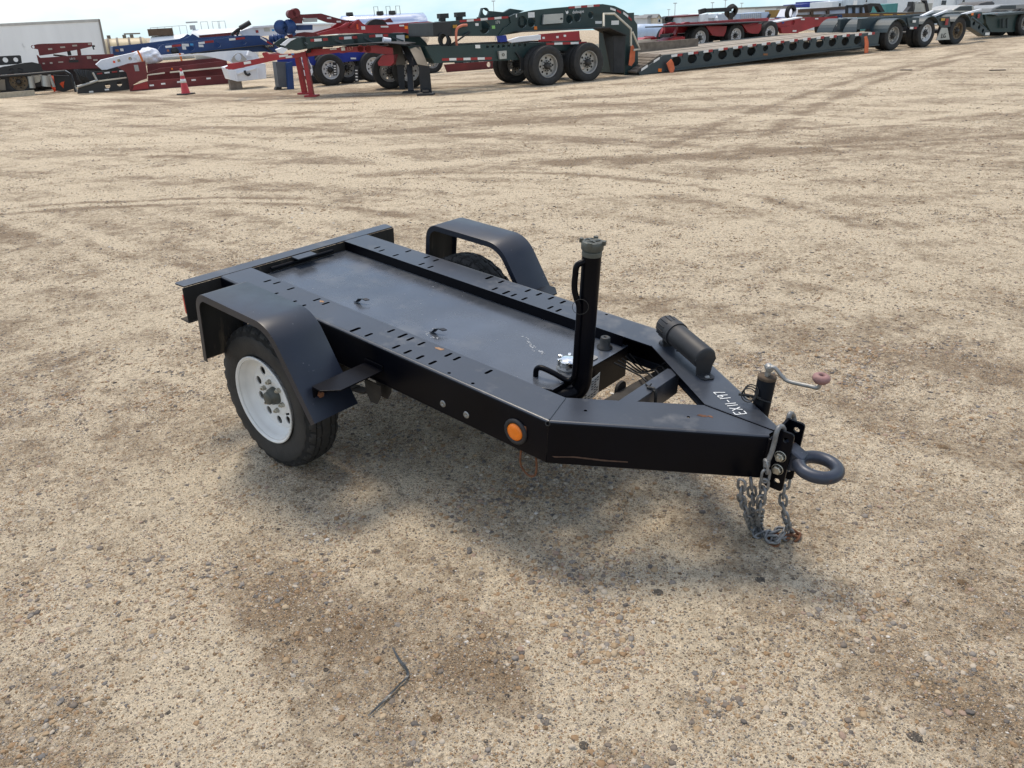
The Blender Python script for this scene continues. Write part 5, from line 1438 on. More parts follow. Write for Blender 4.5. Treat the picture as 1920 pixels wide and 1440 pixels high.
panel2(r, 'fender_web', [(752, 86), (766, 87), (783, 121), (776, 122), (769, 124)], [24.3, 24.0, 23.4, 23.4, 23.5], M_black)
for (x, y, v, x2, y2) in ((771, 174, 24.0, 768, 122), (799, 178.5, 23.05, 797, 170)):
    inv = (Matrix.Translation(r.root.location) @ r.root.rotation_euler.to_matrix().to_4x4()).inverted()
    b = inv @ on_ground(x, y); t = inv @ at_depth(x2, y2, v); mb = MB(); mb.bar(b + Vector((0, 0, .04)), t, .16, .12); mb.box((b.x, b.y, .025), (.45, .3, .05)); mb.build('rear_stand', M_black, r.root)
wv = Pl('spare_axle', 'white-rimmed dual wheels seen between the mud flaps of the red jeep', 'axle', uv=(-2.75, 25.2), head=12)
s, z = wv.sz(768, 137); truck_wheel(wv, s, 0, .50, rim='white', z=.49); truck_wheel(wv, s, 1.5, .50, rim='grey', z=.49); s2, z = wv.sz(733, 140); truck_wheel(wv, s2, .35, .50, rim='grey', z=.49)
mb = MB(); mb.tube([(s, .2, .49), (s, 1.8, .49)], .09, 10); mb.build('axle_tube', M_black, wv.root)

# --- blue trailer with tyres behind the red jeep ------------------------------------------------------
b = Pl('blue_lowbed', 'bright blue low trailer on dual tyres behind the red jeep', 'trailer', uv=(-5.3, 28.6), head=27, group=LOW)
b.part('frame_beam', [(520, 108), (590, 98), (740, 92), (740, 110), (706, 110), (637, 117.5), (587, 122.5), (540, 125), (522, 125)], 0, .1, M_blue2, holes=[(597, 108.5, .14), (625, 107, .07)]); b.part('frame_beam', [(520, 108), (590, 98), (740, 92), (740, 110), (637, 117.5), (587, 122.5), (522, 125)], 1.6, .1, M_blue2)
for x, y in ((617, 133), (700, 138)):
    s, z = b.sz(x, y); truck_wheel(b, s, -.25, .50, rim='white', z=.49); truck_wheel(b, s, 1.4, .50, z=.49)
s, z = b.sz(655, 136); truck_wheel(b, s, .15, .50, z=.49)
for x0, y0, x1, y1 in ((624, 117, 631, 141), (664, 124, 672, 153)):
    fl = b.part('mud_flap', [(x0, y0), (x1, y0 - .5), (x1 + 1, y1), (x0 + 1.5, y1 + .5)], -.34, .02, M_flap)
    mb = MB()
    for k in range(4): b.chip('flap_marks', (x0 + x1) / 2 + .3 * k, y0 + (y1 - y0) * (.28 + .2 * k), 4.2, 2.2, None, -.36, 0, .006, mb)
    mb.build('flap_marks', M_tapew, b.root)
b.chip('reflector', 662.5, 109.5, 10, 3, M_tapew, -.01)
b.part('landing_leg', [(538, 118), (548, 116), (552, 170), (541, 171)], -.3, .2, M_blue); b.part('landing_foot', [(538, 169), (556, 169), (556, 172), (538, 172)], -.35, .35, M_blue)
b.part('tool_locker', [(517, 116), (541, 116), (544, 164), (523, 164)], -.1, .5, mat('grey_locker', (.10, .11, .12), .6, var=.2)); b.part('landing_foot', [(519, 163), (528, 163), (529, 168.5), (517, 168.5)], -.1, .3, M_black)
b.part('folded_ramp', [(561, 107), (576, 104), (587, 135), (584, 142), (568, 142), (566, 132), (572, 131)], -.42, .03, M_white, holes=[(573, 114, .12), (577, 125, .14)])

# --- white gooseneck on a timber block ----------------------------------------------------------------
w = Pl('white_gooseneck', 'white gooseneck with a heavy nose resting on a timber block', 'trailer', px=(445, 168), head=27, group=LOW)
w.part('neck_beam', [(302, 106), (360, 102), (375, 101), (410, 97), (445, 94.5), (466, 95), (481, 101.5), (489, 112), (470, 117), (440, 121), (430, 115), (416, 111.5), (376, 102.8), (303, 108)], .3, .1, M_white)
w.part('nose_box', [(424, 127), (452, 119), (498, 119), (500, 147.5), (446, 153), (432, 149.5)], -.05, 1.0, M_white, bevel=.02)
mb = MB()
w.plate(mb, [(443, 137.5), (480, 126.5), (481, 129), (444, 140)], -.12, .08); w.plate(mb, [(482, 127), (484, 127), (485, 148), (483, 148)], -.12, .08); w.plate(mb, [(440, 132), (443, 132), (447, 152), (444, 152.5)], -.12, .08); mb.build('nose_ribs', M_white, w.root)
w.part('upper_bracket', [(434, 112), (446, 99), (452, 100), (463, 111), (458, 116), (437, 118)], 0, .12, M_alu, holes=[(447, 107, .12)])
mb = MB(); mb.tube(smoothpath([w.p3(459, 132, -.15), w.p3(460, 137, -.15), w.p3(465, 140.5, -.15), w.p3(469, 138, -.15)], 5), .04, 8); mb.build('lifting_hook', M_black, w.root)
w.part('neck_step', [(467, 95), (480, 100), (476, 106), (464, 104)], -.05, .3, M_white)
tbk = on_ground(445, 168); mb = MB(); q0 = w.p3(436, 153), w.p3(455, 152)
mb.box((0, 0, .15), (.38, .4, .30)); o = mb.build('timber_block', M_block, None, bevel=.01); o.location = w.o + w.n * .2; o.rotation_euler = (0, 0, math.atan2(w.t.y, w.t.x)); tag(o, 'squat timber block propping up the white gooseneck nose', 'block')

# --- dark red low-bed with white shrink-wrapped neck on top -------------------------------------------
d = Pl('oxide_red_lowbed', 'oxide red low-bed with a curved neck plate and white edge rails', 'trailer', px=(247, 171), head=27, group=LOW)
d.part('neck_plate', [(220, 126), (240, 119), (272, 115), (276, 137), (276, 147), (262, 152), (250, 159), (247, 171), (244, 171), (241, 150), (237, 136)], 0, .12, M_dred)
d.chip('sticker', 256, 127.5, 8, 12, mat('grey_plate', (.28, .28, .28), .5), 0, .05)
d.part('lower_beam', [(247, 170.5), (250, 160), (279, 151.5), (330, 147.5), (436, 139.5), (440, 156.5), (330, 165), (248, 171)], -.02, .1, M_dred); 
d.part('bright_panel', [(248, 169.5), (252, 160), (276, 153), (279, 166)], -.05, .03, M_red)
d.part('upper_beam', [(275, 137), (300, 128), (340, 123.5), (420, 114), (425, 125), (340, 132.5), (276, 140)], .6, .1, M_dred); d.part('upper_frame', [(276, 126), (330, 117), (420, 108), (424, 114), (330, 124), (277, 134)], 1.6, .1, M_dred)
d.part('edge_rail', [(278, 139.5), (309, 135.7), (309, 138), (278, 141.5)], -.04, .08, M_cream); d.part('edge_rail', [(319, 134.5), (424, 124.5), (424, 127), (319, 137)], -.04, .08, M_cream)
d.part('deck_body', [(276, 120), (424, 107), (430, 143), (278, 156)], 1.2, .1, M_dred)
for x, y in ((284.5, 160), (306, 157), (336, 153.5), (363, 150), (391, 147)): d.chip('reflector', x, y, 8, 3, M_tapew, -.02, .08)
d.chip('amber_marker', 322.5, 129, 3, 3, M_amber, .55)
wr = Pl('wrapped_gooseneck', 'white gooseneck tip with crumpled shrink-wrap and an orange strap', 'trailer', uv=(-14.0, 32.2), head=27, group=LOW)
wr.part('neck_beam', [(180, 121.5), (190, 112.5), (255, 98), (262, 102), (266, 115), (230, 122), (200, 130.5), (191, 131)], 0, .6, M_white, holes=[(223, 114, .06), (244, 110, .06)])
wr.chip('amber_marker', 214, 116, 4, 4, M_orange, 0)
mb = MB(); c = wr.p3(276, 103, .2)
ico = bmesh.new(); bmesh.ops.create_icosphere(ico, subdivisions=4, radius=1)
vs = []
for v in ico.verts:
    p = v.co.copy(); h = float(vnoise(np.array([p.x * 2.1 + 9]), np.array([p.y * 2.1 + p.z * 2.7 + 5]), 3)[0]) + .5 * float(vnoise(np.array([p.x * 6 + 9]), np.array([p.y * 6 + p.z * 6 + 5]), 4)[0])
    p *= .72 + .40 * h; vs.append((c.x + p.x * .50, c.y + p.y * .45, c.z + p.z * .30 - .06 + .06 * p.x * 0))
mb.add(vs, [[q.index for q in f.verts] for f in ico.faces], 0, True); ico.free(); mb.build('shrink_wrap', M_wrap, wr.root)
wr.part('neck_tail', [(282, 104), (300, 104), (345, 100), (345, 103), (300, 109), (284, 110)], 0, .5, M_white)
mb = MB()
for pts in ([(258, 95), (263, 104), (268, 116), (271, 127)], [(337, 100), (340, 112), (345, 127)]): mb.tube([wr.p3(x, y, -.12) for x, y in pts], .04, 6)
mb.build('strap', M_orangeplastic, wr.root)

# --- blue trailers ------------------------------------------------------------------------------------
a1 = Pl('blue_gooseneck', 'blue gooseneck trailer with trapezoid holes and a black name plate', 'trailer', uv=(-11.2, 34.5), head=27, group=LOW)
a1.part('frame_beam', [(304, 84.5), (345, 79.5), (415, 72), (464, 66.3), (486, 66.5), (500, 72), (512, 81), (527, 93), (525, 100), (515, 98), (495, 97), (360, 100), (306, 106)], 0, .1, M_blue, holes=[(358, 90.5, .14, .10), (407.5, 84.5, .14, .10), (456, 80, .13, .07)], off2=1.5)
a1.part('neck_brace', [(293, 100), (300, 87), (305, 84.5), (306, 106)], 0, .1, M_blue)
for x, y, wd, m in ((316, 87.5, 12, M_tapew), (331, 85.5, 17, M_taper), (378, 80.5, 12, M_tapew), (392, 78.3, 17, M_taper), (435.5, 73.7, 12, M_tapew), (450.5, 72, 17, M_taper)): a1.chip('reflector', x, y, wd, 4, m, 0, .1)
a1.chip('reflector', 494, 73.5, 12, 4, M_tapew, 0, -.6); a1.chip('reflector', 505.5, 81, 13, 4, M_taper, 0, -.6)
for x, y, wd, h, m in ((347.5, 84.5, 13, 5, M_tapew), (345, 89, 7, 8, M_tapew), (377, 86, 9, 4.5, M_tapew), (359.5, 83.5, 6, 4, mat('cyan_sticker', (.05, .3, .6), .5)), (315, 95, 4, 4, mat('dull_orange', (.35, .12, .05), .5))): a1.chip('sticker', x, y, wd, h, m, 0)
mb = MB(); c = a1.p3(327.5, 95.5, 0); mb.lathe([(0, .14), (.10, .14), (.10, 0)], c, (0, -1, 0), 16); mb.build('air_can', M_black, a1.root)
npl = a1.part('name_plate', [(494.5, 84.5), (514, 83.2), (514, 88.7), (495, 89.5)], -.03, .02, M_black); a1.text('ASPEN', 504.3, 86.5, 4.0, M_cream, -.035, .05)
mb = MB(); pts = [(360, 101), (400, 96), (440, 91.5), (494, 85.5), (498, 88), (513, 99)]
q = [a1.p3(x, y, -.3) for x, y in pts]; mb.sweep([[p, p + Vector((0, 0, .03)), p + Vector((0, .8, .03)), p + Vector((0, .8, 0))] for p in q], smooth=False); mb.build('fender_sheet', M_flap, a1.root)
mb = MB()
for k in range(4):
    mb = MB(); c = a1.p3(505 + 7 * k, 74 - 1.2 * k, .5); mb.lathe([(0, .10), (.05, .18), (.12, .18), (.16, .10)], c, (1, 0, 0), 14, cap0=True, cap1=True); mb.build('air_bellows', M_blue, a1.root)
a2 = Pl('blue_beam_trailer', 'plain blue beam trailer behind, its square end at the red gooseneck', 'trailer', uv=(-16.0, 36.5), head=27, group=LOW)
a2.part('frame_beam', [(212, 88), (280, 81), (346, 72.8), (355, 68), (361, 63.5), (366, 66), (374, 71), (440, 66), (440, 74), (305, 95), (213, 104.5)], 0, .1, M_blue, off2=1.6)
a2.part('end_plate', [(210.5, 88), (213.5, 87.5), (214.5, 104.5), (212, 105)], -.03, 1.7, M_blue)
a2.chip('sticker', 228.5, 93.5, 6, 5, M_tapew, 0); a2.chip('amber_marker', 219.5, 94.5, 6, 5, mat('brown_marker', (.25, .10, .05), .5), 0); a2.chip('reflector', 250, 97, 6, 3, M_taper, 0, .1)
mb = MB(); a, q = a2.p3(374, 69, .6), a2.p3(450, 62, .6); mb.bar(a, q, .3, .12); mb.build('top_rail', M_dred, a2.root)
# raised loading nose in blue with two round rollers
a3 = Pl('roller_nose', 'two dark blue roller arms standing up behind the green nose', 'trailer part', uv=(-8.2, 33.0), head=10)
for x, y in ((527, 51), (543, 50)):
    c = a3.p3(x, y); mb = MB(); mb.lathe([(0, .26), (.14, .26), (.14, 0)], c, (0, -1, 0), 20, cap0=True); mb.bar(c, a3.p3(x + 10, y + 16), .16, .14); mb.build('roller_arm', M_blue, a3.root)
a3.part('cross_plate', [(553, 47), (586, 46.5), (586, 56), (556, 57)], .2, .1, M_blue); a3.part('base_frame', [(535, 66), (570, 60), (600, 62), (600, 72), (545, 73)], .3, .4, M_dred)

# --- red stacked goosenecks at the left -----------------------------------------------------------------
e1 = Pl('stacked_gooseneck', 'red gooseneck with a second red arm folded above it, marked LB12', 'trailer', uv=(-17.2, 33.0), head=27, group=LOW)
e1.part('upper_arm', [(59, 88), (62, 85), (69, 83), (80, 82), (172, 79.5), (173, 87), (150, 92.5), (100, 101), (74, 104.5), (71, 92.5), (63, 91)], 0, .12, M_dred, holes=[(61.5, 87.8, .06)])
e1.part('arm_post', [(144, 93), (151, 92), (153, 104.5), (146, 105)], .02, .1, M_dred)
e1.part('lower_arm', [(70, 105), (76, 108.5), (150, 103.5), (213, 101), (215, 112), (190, 128), (150, 129), (80, 132.5), (76, 124)], -.05, .14, M_dred)
e1.part('nose_edge', [(68.5, 103), (72, 105), (80, 131), (78, 132.5), (74, 125)], -.08, .5, M_dred)
for x, y, wd, h in ((94, 92, 8, 3), (117.5, 88.5, 9, 3), (140, 85.5, 9, 3), (168, 82.5, 6, 3), (167, 108, 8, 5), (179, 112.5, 8, 3), (96, 118, 5, 3), (114, 116.3, 9, 2.2), (82, 119, 4, 2.5)): e1.chip('reflector', x, y, wd, h, mat('dull_reflector', (.42, .36, .30), .6) if 'dull_reflector' not in MATS else MATS['dull_reflector'], -.05 if y > 100 else 0, .06)
e1.text('LB12', 136, 110, 3.6, M_tapew, -.05); e1.part('name_plate', [(129, 113), (147, 112.2), (147.5, 116.5), (129.5, 117.3)], -.075, .02, M_black)
mb = MB(); mb.tube([e1.p3(100, 103, .3), e1.p3(116, 104.5, .3), e1.p3(125, 106, .3)], .04, 6); mb.lathe([(0, .07), (.2, .07)], e1.p3(131, 104, .2), Z3, 10, cap1=True); mb.tube([e1.p3(173, 86, 0), e1.p3(178, 86.5, 0)], .04, 6); mb.tube([e1.p3(174, 87, 0), e1.p3(176, 93, 0)], .03, 6); mb.build('air_lines', M_black, e1.root)
# --- black low-beds at the left edge ---------------------------------------------------------------------
f = Pl('black_lowbed', 'black low-bed at the left edge with round holes and a dark wheel', 'trailer', px=(37, 180), head=27, group=LOW)
f.part('upper_arm', [(-30, 107), (36, 103.5), (39, 105), (41, 118), (33, 120), (0, 122.5), (-30, 124)], .4, .12, M_black, holes=[(10, 112.5, .09), (29.5, 112, .08)])
f.part('frame_beam', [(-30, 131), (0, 126.5), (45, 118), (60, 116.5), (76, 120), (80, 132), (120, 135), (130, 142), (120, 138), (60, 141), (-30, 145)], .1, .12, M_black, holes=[(22, 133, .09), (38, 132, .09)])
f.tape(-10, 145, 90, 137.5, 8, 3.6, 0.08, 1)
mb = MB(); q = [f.p3(x, y, -.2) for x, y in ((-30, 146), (60, 139), (122, 133.5), (133, 140), (140, 165), (144, 175))]; mb.tube(q, .05, 8); mb.build('fender_edge', M_cream if False else M_black, f.root)
mb = MB(); q = [f.p3(x, y, -.2) for x, y in ((122, 133), (133, 140), (139, 160), (146, 175))]; mb.tube(q, .045, 8); mb.build('bent_rail', M_alu, f.root)
wheel_px(f, 37, 160, .1, .50, rim='brown'); wheel_px(f, -8, 164, .1, .50, rim='brown')
f.part('dust_panel', [(-30, 150), (9, 149), (11, 169), (-30, 171)], .05, .05, M_dust)
f.part('tank_bracket', [(58, 141), (78, 141), (75, 153), (66, 156), (61, 150)], .1, .3, M_cream)
mb = MB(); mb.tube([f.p3(57, 143, 0), f.p3(61, 165, 0)], .11, 10); mb.tube([f.p3(85, 142, 0), f.p3(87, 162, 0)], .16, 12); mb.tube([f.p3(92, 140, 0), f.p3(101, 163, 0)], .06, 8); mb.build('air_tank', M_alu, f.root)
f.part('rear_body', [(100, 141), (130, 142), (140, 166), (120, 172), (105, 170)], .5, .3, M_black)
f2 = Pl('black_ramp_trailer', 'black trailer bed with a cream edge rail between the red goosenecks', 'trailer', px=(165, 176), head=27, group=LOW)
f2.part('lower_beam', [(145, 176), (147, 163), (180, 152), (242, 146), (246, 168), (200, 172.5)], 0, .1, M_black, holes=[(202, 161, .09), (224, 157, .09)])
f2.part('upper_beam', [(140, 130), (180, 134), (236, 133), (240, 144), (185, 151), (165, 156), (145, 150)], .5, .1, M_black, holes=[(200, 144, .06), (222, 141, .06)])
f2.part('edge_rail', [(183, 151), (237, 144.5), (237, 146.8), (184, 153.5)], -.04, .08, M_cream)
mb = MB(); mb.tube([f2.p3(x, y, -.05) for x, y in ((145, 163), (165, 157), (183, 151))], .05, 6); mb.tube([f2.p3(174, 136, -.05), f2.p3(182, 151, -.05)], .04, 6); mb.build('ramp_frame', M_alu, f2.root)
for x, y in ((171, 172), (200.5, 168)): f2.chip('reflector', x, y, 8, 3, M_tapew, 0, .06)
f2.tape(180, 140, 236, 133.5, 4, 2.6, .48, 1, wf=.7)
mb = MB()
for k in range(5): mb.tube(smoothpath([f2.p3(138 + 6 * k, 131, -.1), f2.p3(146 + 4 * k, 140 + k, -.15), f2.p3(150 + 4 * k, 150, -.1), f2.p3(158 + 2 * k, 158, 0)], 4), .025, 5)
mb.build('air_lines', M_black, f2.root)
bk = Pl('red_bucket', 'bright red plastic drum tipped against the black trailer', 'bucket', px=(110, 172), head=20)
c = bk.p3(108, 155, -.1); mb = MB(); mb.lathe([(-.25, .20), (.22, .25), (.24, .27), (.24, .23)], c, (.9, 0, -.35), 16, cap0=True, cap1=True); mb.build('drum', M_orange, bk.root)
mb = MB(); mb.bar(bk.p3(118, 152, -.1), bk.p3(126, 149, -.1), .08, .08); mb.build('handle', M_alu, bk.root)
oc = Pl('orange_barrier', 'small orange barricade foot lying by the red drum', 'barrier', px=(104, 172), head=20)
mb = MB(); oc.plate(mb, [(94, 160), (99, 163), (111, 170), (111, 174), (103, 174.5)], 0, .3); mb.build('barrier_foot', M_orange, oc.root); mb = MB(); oc.plate(mb, [(103, 171), (116, 170), (116, 173.5), (103, 174.5)], -.05, .3); mb.build('barrier_base', M_tapew, oc.root)
tm = MB(); a, q = on_ground(-40, 187.5), on_ground(66, 178.5); tm.bar(a + Z3 * .09, q + Z3 * .09, .22, .18); o = tm.build('timber_beam', M_timber); tag(o, 'long pale timber beam lying on the dirt at the left edge', 'timber')

ff = Pl('dark_fill_frame', 'added dark plates on tyres filling the gap behind the two black low-beds', 'trailer', uv=(-17.5, 34.2), head=24, group=LOW)  # dark plates added to turn the see-through gap into a dark mass
ff.part('fill_plate', [(-30, 138), (120, 130), (236, 124), (240, 140), (242, 150), (120, 160), (-30, 168)], 0, .15, M_black)
ff.part('fill_skirt', [(60, 150), (240, 138), (242, 160), (62, 172)], 1.0, .1, M_under)
for x, y in ((20, 163), (72, 160)): wheel_px(ff, x, y, .3, .5)
ug = Pl('red_beam_trailer', 'dark red beam and tyres glimpsed below the green dolly frame', 'trailer', uv=(-2.2, 32.0), head=24, group=LOW)
ug.part('frame_beam', [(834, 121), (900, 116), (930, 114), (930, 128), (902, 133), (840, 137)], 0, .12, M_dred, holes=[(917, 121, .10)])
for x, y in ((812, 128), (880, 126)): wheel_px(ug, x, y, .2, .45)
un = Pl('red_step_frame', 'red frame with small white squares seen through the gap under the gooseneck', 'trailer', uv=(2.4, 33.0), head=24, group=LOW)
un.part('frame_beam', [(1012, 64), (1086, 58), (1088, 76), (1012, 78)], 0, .12, M_red); un.part('nose_plate', [(934, 67), (949, 66), (952, 78), (937, 79)], 0, .2, M_blue2); un.part('bed_sheet', [(952, 76), (975, 69), (1014, 65), (1014, 74), (960, 80)], -.1, .2, M_white); un.part('lower_frame', [(800, 84), (934, 78), (1090, 74), (1090, 82), (800, 92)], .2, .2, M_black)
for x, y in ((1019, 71), (1045, 69.5), (1059, 67)): un.chip('reflector', x, y, 4.5, 4, M_tapew, 0)
# --- red goosenecks behind the green arch ------------------------------------------------------------------
h1 = Pl('red_gooseneck', 'tall red gooseneck arm with twin round heads against the sky', 'trailer', uv=(-6.6, 33.5), head=27, group=LOW)
h1.part('neck_arm', [(546, 44), (547, 30), (552, 30), (554, 24), (559, 26), (566, 27), (602, 25.2), (622, 31), (645, 37.5), (670, 40), (668, 48), (640, 44), (617, 42.5), (596, 35), (568, 33.5), (567, 44)], 0, .25, M_dred)
for x, y in ((546.5, 26.5), (554.5, 23.5)):
    mb = MB(); mb.lathe([(-.1, .15), (.3, .15), (.3, 0)], h1.p3(x, y, -.05), (0, 1, 0), 16, cap0=True); mb.build('arm_head', M_dred, h1.root)
h1.part('bumper_bars', [(568, 34.5), (595, 33.5), (595, 41), (570, 42)], -.05, .1, M_alu)
h1.part('long_beam', [(594, 63), (637, 51), (650, 42), (656, 43), (668, 38), (673, 36.5), (680, 44), (687, 47.5), (740, 46), (803, 40), (815, 42), (815, 67.5), (737, 62.5), (687, 62), (655, 62), (600, 66)], -.6, .1, M_red, off2=.6, holes=[(771, 57, .14), (790, 56, .12)])
h1.part('brace', [(633, 52), (655, 41.5), (660, 43), (640, 54)], -.7, .1, M_red); h1.part('brace', [(655, 50), (669, 38.5), (672, 41), (658, 53)], -.72, .1, M_red)
for x, y, wd, h, m in ((617, 34, 8, 3, M_tapew), (635, 40.5, 8, 3, M_tapew), (681, 52.5, 7, 6, M_tapew), (721, 50, 14, 3, M_tapew), (753, 48, 9, 3, M_tapew), (807, 45, 9, 4, M_tapew), (761.5, 51.5, 6, 6, M_amber), (670, 50, 3.5, 10, M_orange)): h1.chip('marker', x, y, wd, h, m, 0 if y < 42 and x < 650 else -.62)
for x, y in ((720, 44), (712, 45)): pass
mb = MB(); s, z = h1.sz(707, 46, -.2); mb.lathe([(-.1, .55), (.2, .55)], (s, -.1, z - .35), Y3, 24, cap0=True, cap1=True); mb.build('tyre_top', M_tyre, h1.root)
h1.part('peak_bracket', [(712, 42), (716, 36), (722, 38), (727, 36), (732, 34), (738, 42)], .2, .2, M_dred)
h2 = Pl('white_lowbed', 'white low-bed frame behind the roller arms', 'trailer', uv=(-9.5, 37.5), head=27, group=LOW)
h2.part('frame_beam', [(447, 60), (460, 55), (474, 51), (521, 48.5), (552, 44.5), (645, 44), (640, 57), (585, 63), (535, 65), (485, 68), (456, 68)], 0, .3, M_white); h2.part('top_flange', [(474, 49.5), (550, 44), (646, 43.5), (646, 45.5), (550, 47), (474, 53)], -.1, .6, M_white)
h2.chip('sticker', 482, 59, 5, 5, M_taper, 0); h2.chip('sticker', 500.5, 56, 11, 6, mat('pale_plate', (.5, .5, .45), .5), 0); h2.chip('sticker', 512, 56.5, 4.5, 3.5, MATS['cyan_sticker'], 0); h2.chip('reflector', 628, 50, 14, 3, M_taper, 0)
mb = MB(); mb.tube(smoothpath([h2.p3(434, 66, -.3), h2.p3(440, 60, -.3), h2.p3(447, 55, -.3), h2.p3(457, 51, -.3)], 4), .06, 6); mb.lathe([(0, .10), (.5, .10)], h2.p3(450, 53, -.3), (.9, 0, .4), 10, cap0=True, cap1=True); mb.tube([h2.p3(444, 67, -.3), h2.p3(449, 55, -.3)], .05, 6); mb.build('air_lines', M_black, h2.root)

# --- box van, tankers ------------------------------------------------------------------------------------
v = Pl('box_trailer', 'long white box van trailer at the left edge of the yard', 'trailer', uv=(-25.5, 45), head=28)
v.part('box_body', [(-60, 49), (0, 46), (185, 37), (198, 92), (203, 132), (-60, 142)], 0, 2.5, M_vanw)
v.part('top_rail', [(-60, 47.2), (0, 44.2), (186, 35.3), (187.5, 40.5), (0, 49.3), (-60, 52)], -.03, 2.56, M_vanrail)
v.part('corner_post', [(184, 36), (187.5, 36), (206.5, 128), (202, 130)], -.05, 2.6, mat('dull_post', (.22, .20, .18), .6))
mb = MB(); a, q = v.sz(-55, 95)[0], v.sz(190, 95)[0]; zt, zb = v.sz(100, 48)[1], v.sz(100, 130)[1]
for k in range(26): s = a + (q - a) * k / 25; mb.box((s, -.004, (zt + zb) / 2), (.03, .012, (zt - zb) * .92))
mb.build('side_ribs', M_vanw, v.root)
mb = MB(); mb.bar(v.p3(42, 82, -.02), v.p3(44, 88, -.02), .03, .01); mb.bar(v.p3(44, 88, -.02), v.p3(47, 88, -.02), .03, .01); mb.build('scuff', M_alu, v.root)
t1 = Pl('tan_tank_trailer', 'tan tank trailer with dark bands behind the white box van', 'tanker', uv=(-28.5, 56), head=22)
def tanker(pl, x0, y0, x1, y1, rad, m, off=1.3, bands=(), bm_=None, dome=True):
    p0, p1 = pl.p3(x0, y0, off), pl.p3(x1, y1, off); a = p1 - p0; L = a.length; c = p0 - Z3 * rad
    prof = [(-.35, 0), (-.30, rad * .5), (-.15, rad * .85), (0, rad)] + [(L * k / 6, rad) for k in range(1, 7)] + [(L + .15, rad * .85), (L + .30, rad * .5), (L + .35, 0)]
    mb = MB(); mb.lathe(prof, c, a, 36); mb.build('tank_shell', m, pl.root)
    for k in bands:
        mb = MB(); mb.lathe([(L * k - .06, rad + .005), (L * k - .06, rad + .05), (L * k + .06, rad + .05), (L * k + .06, rad + .005)], c, a, 36); mb.build('tank_band', bm_, pl.root)
    mb = MB(); mb.box((c.x + a.x * .3, c.y, c.z - rad - .25), (L * .2, 1.0, .5)); mb.box((c.x + a.x * .8, c.y, c.z - rad - .25), (L * .3, 1.0, .5)); mb.build('tank_chassis', M_black, pl.root)
    return c, a, L
c, a, L = tanker(t1, 199, 72.5, 268, 70, 1.05, M_tan, bands=(.04, .28, .6, .92), bm_=M_tanband)
mb = MB()
for k in (.08, .5, .7): mb.lathe([(0, .12), (.25, .12)], c + a * k + Z3 * 1.0, Z3, 10, cap1=True)
mb.tube([c + a * .5 + Z3 * 1.3, c + a * .95 + Z3 * 1.3], .05, 6); mb.build('hatches', M_tanband, t1.root)
t2 = Pl('white_tank_trailer', 'short white tank trailer with a swoosh on its end dome', 'tanker', uv=(-26.5, 66), head=25)
c, a, L = tanker(t2, 285, 68, 352, 63, 1.0, M_wtank)
mb = MB(); q = c + a * .25; mb.box((q.x, q.y - .2, q.z + 1.25), (1.8, .5, .5)); mb.build('deck_box', M_brown, t2.root)
mb = MB()
for k in np.linspace(0, 1, 6): p = c + a * k + Z3 * 1.0; mb.tube([p, p + Z3 * .6], .018, 5)
mb.tube([c + Z3 * 1.6, c + a + Z3 * 1.6], .018, 5); mb.build('handrail', M_pole, t2.root)
t3 = Pl('long_tank_trailer', 'long white tank trailer fading behind the blue goosenecks', 'tanker', uv=(-21.5, 64), head=8)
c, a, L = tanker(t3, 362, 55.5, 470, 51, 1.15, M_wtank)
mb = MB(); p = c + Z3 * 1.15; mb.lathe([(0, .2), (.3, .2)], p + a * .0, Z3, 10, cap1=True); mb.box((p.x, p.y, p.z + .5), (.8, .3, .1))
for k in (.15, .35, .45): mb.tube([p + a * k, p + a * k + Z3 * .5, p + a * (k + .12) + Z3 * .5, p + a * (k + .12)], .025, 5)
mb.build('handrail', M_pole, t3.root)
mb = MB(); q = c - a.normalized() * .33; mb.tube([q + Vector((-.03, .55 * math.cos(t), .55 * math.sin(t))) for t in np.linspace(.6, 4.2, 14)], .05, 6); mb.build('swoosh_mark', M_blue, t3.root)
t4 = Pl('polished_tank_trailer', 'polished steel tank trailer shining behind the red goosenecks', 'tanker', uv=(-8.5, 55), head=20)
c, a, L = tanker(t4, 640, 29.5, 792, 23.5, 1.0, M_polish)
mb = MB(); p = c + Z3 * 1.0
for k in (.1, .47, .62): mb.lathe([(0, .25), (.18, .22)], p + a * k, Z3, 12, cap1=True)
for k in (.40, .55, .67): mb.tube([p + a * k, p + a * k + Z3 * .45, p + a * (k + .05) + Z3 * .45, p + a * (k + .05)], .018, 5)
mb.build('hatches', M_hub, t4.root)

# --- red trailer behind the low-bed deck --------------------------------------------------------------------
x_ = Pl('tri_axle_trailer', 'red tri-axle trailer with dual tyres behind the timber deck', 'trailer', uv=(9.6, 38.5), head=27.5, group=LOW)
for x, y in ((1314, 71.5), (1381, 65.5), (1445, 62)):
    s, z = x_.sz(x, y); truck_wheel(x_, s, 0, .52, z=.505, rim='white'); truck_wheel(x_, s, 2.0, .52, z=.505)
mb = MB(); s0_, s1_ = x_.sz(1290, 70)[0], x_.sz(1460, 60)[0]
for yy in (.8, 1.7): mb.box(((s0_ + s1_) / 2, yy, .95), (s1_ - s0_, .15, .4))
mb.build('bogie_frame', M_red, x_.root)
mb = MB(); mb.box(((s0_ + s1_) / 2, 1.25, .52), (s1_ - s0_ + .6, .7, .42)); mb.build('dark_gap_box', M_black, x_.root)  # black box added so the space between the wheels reads dark
for pts in ([(1324, 49.5), (1363, 49), (1361, 60), (1357, 68), (1347, 68), (1336, 66)], [(1392, 46), (1428, 45), (1427, 56), (1422, 63), (1411, 63), (1402, 60)]): x_.part('suspension_hanger', pts, .1, .2, M_red)
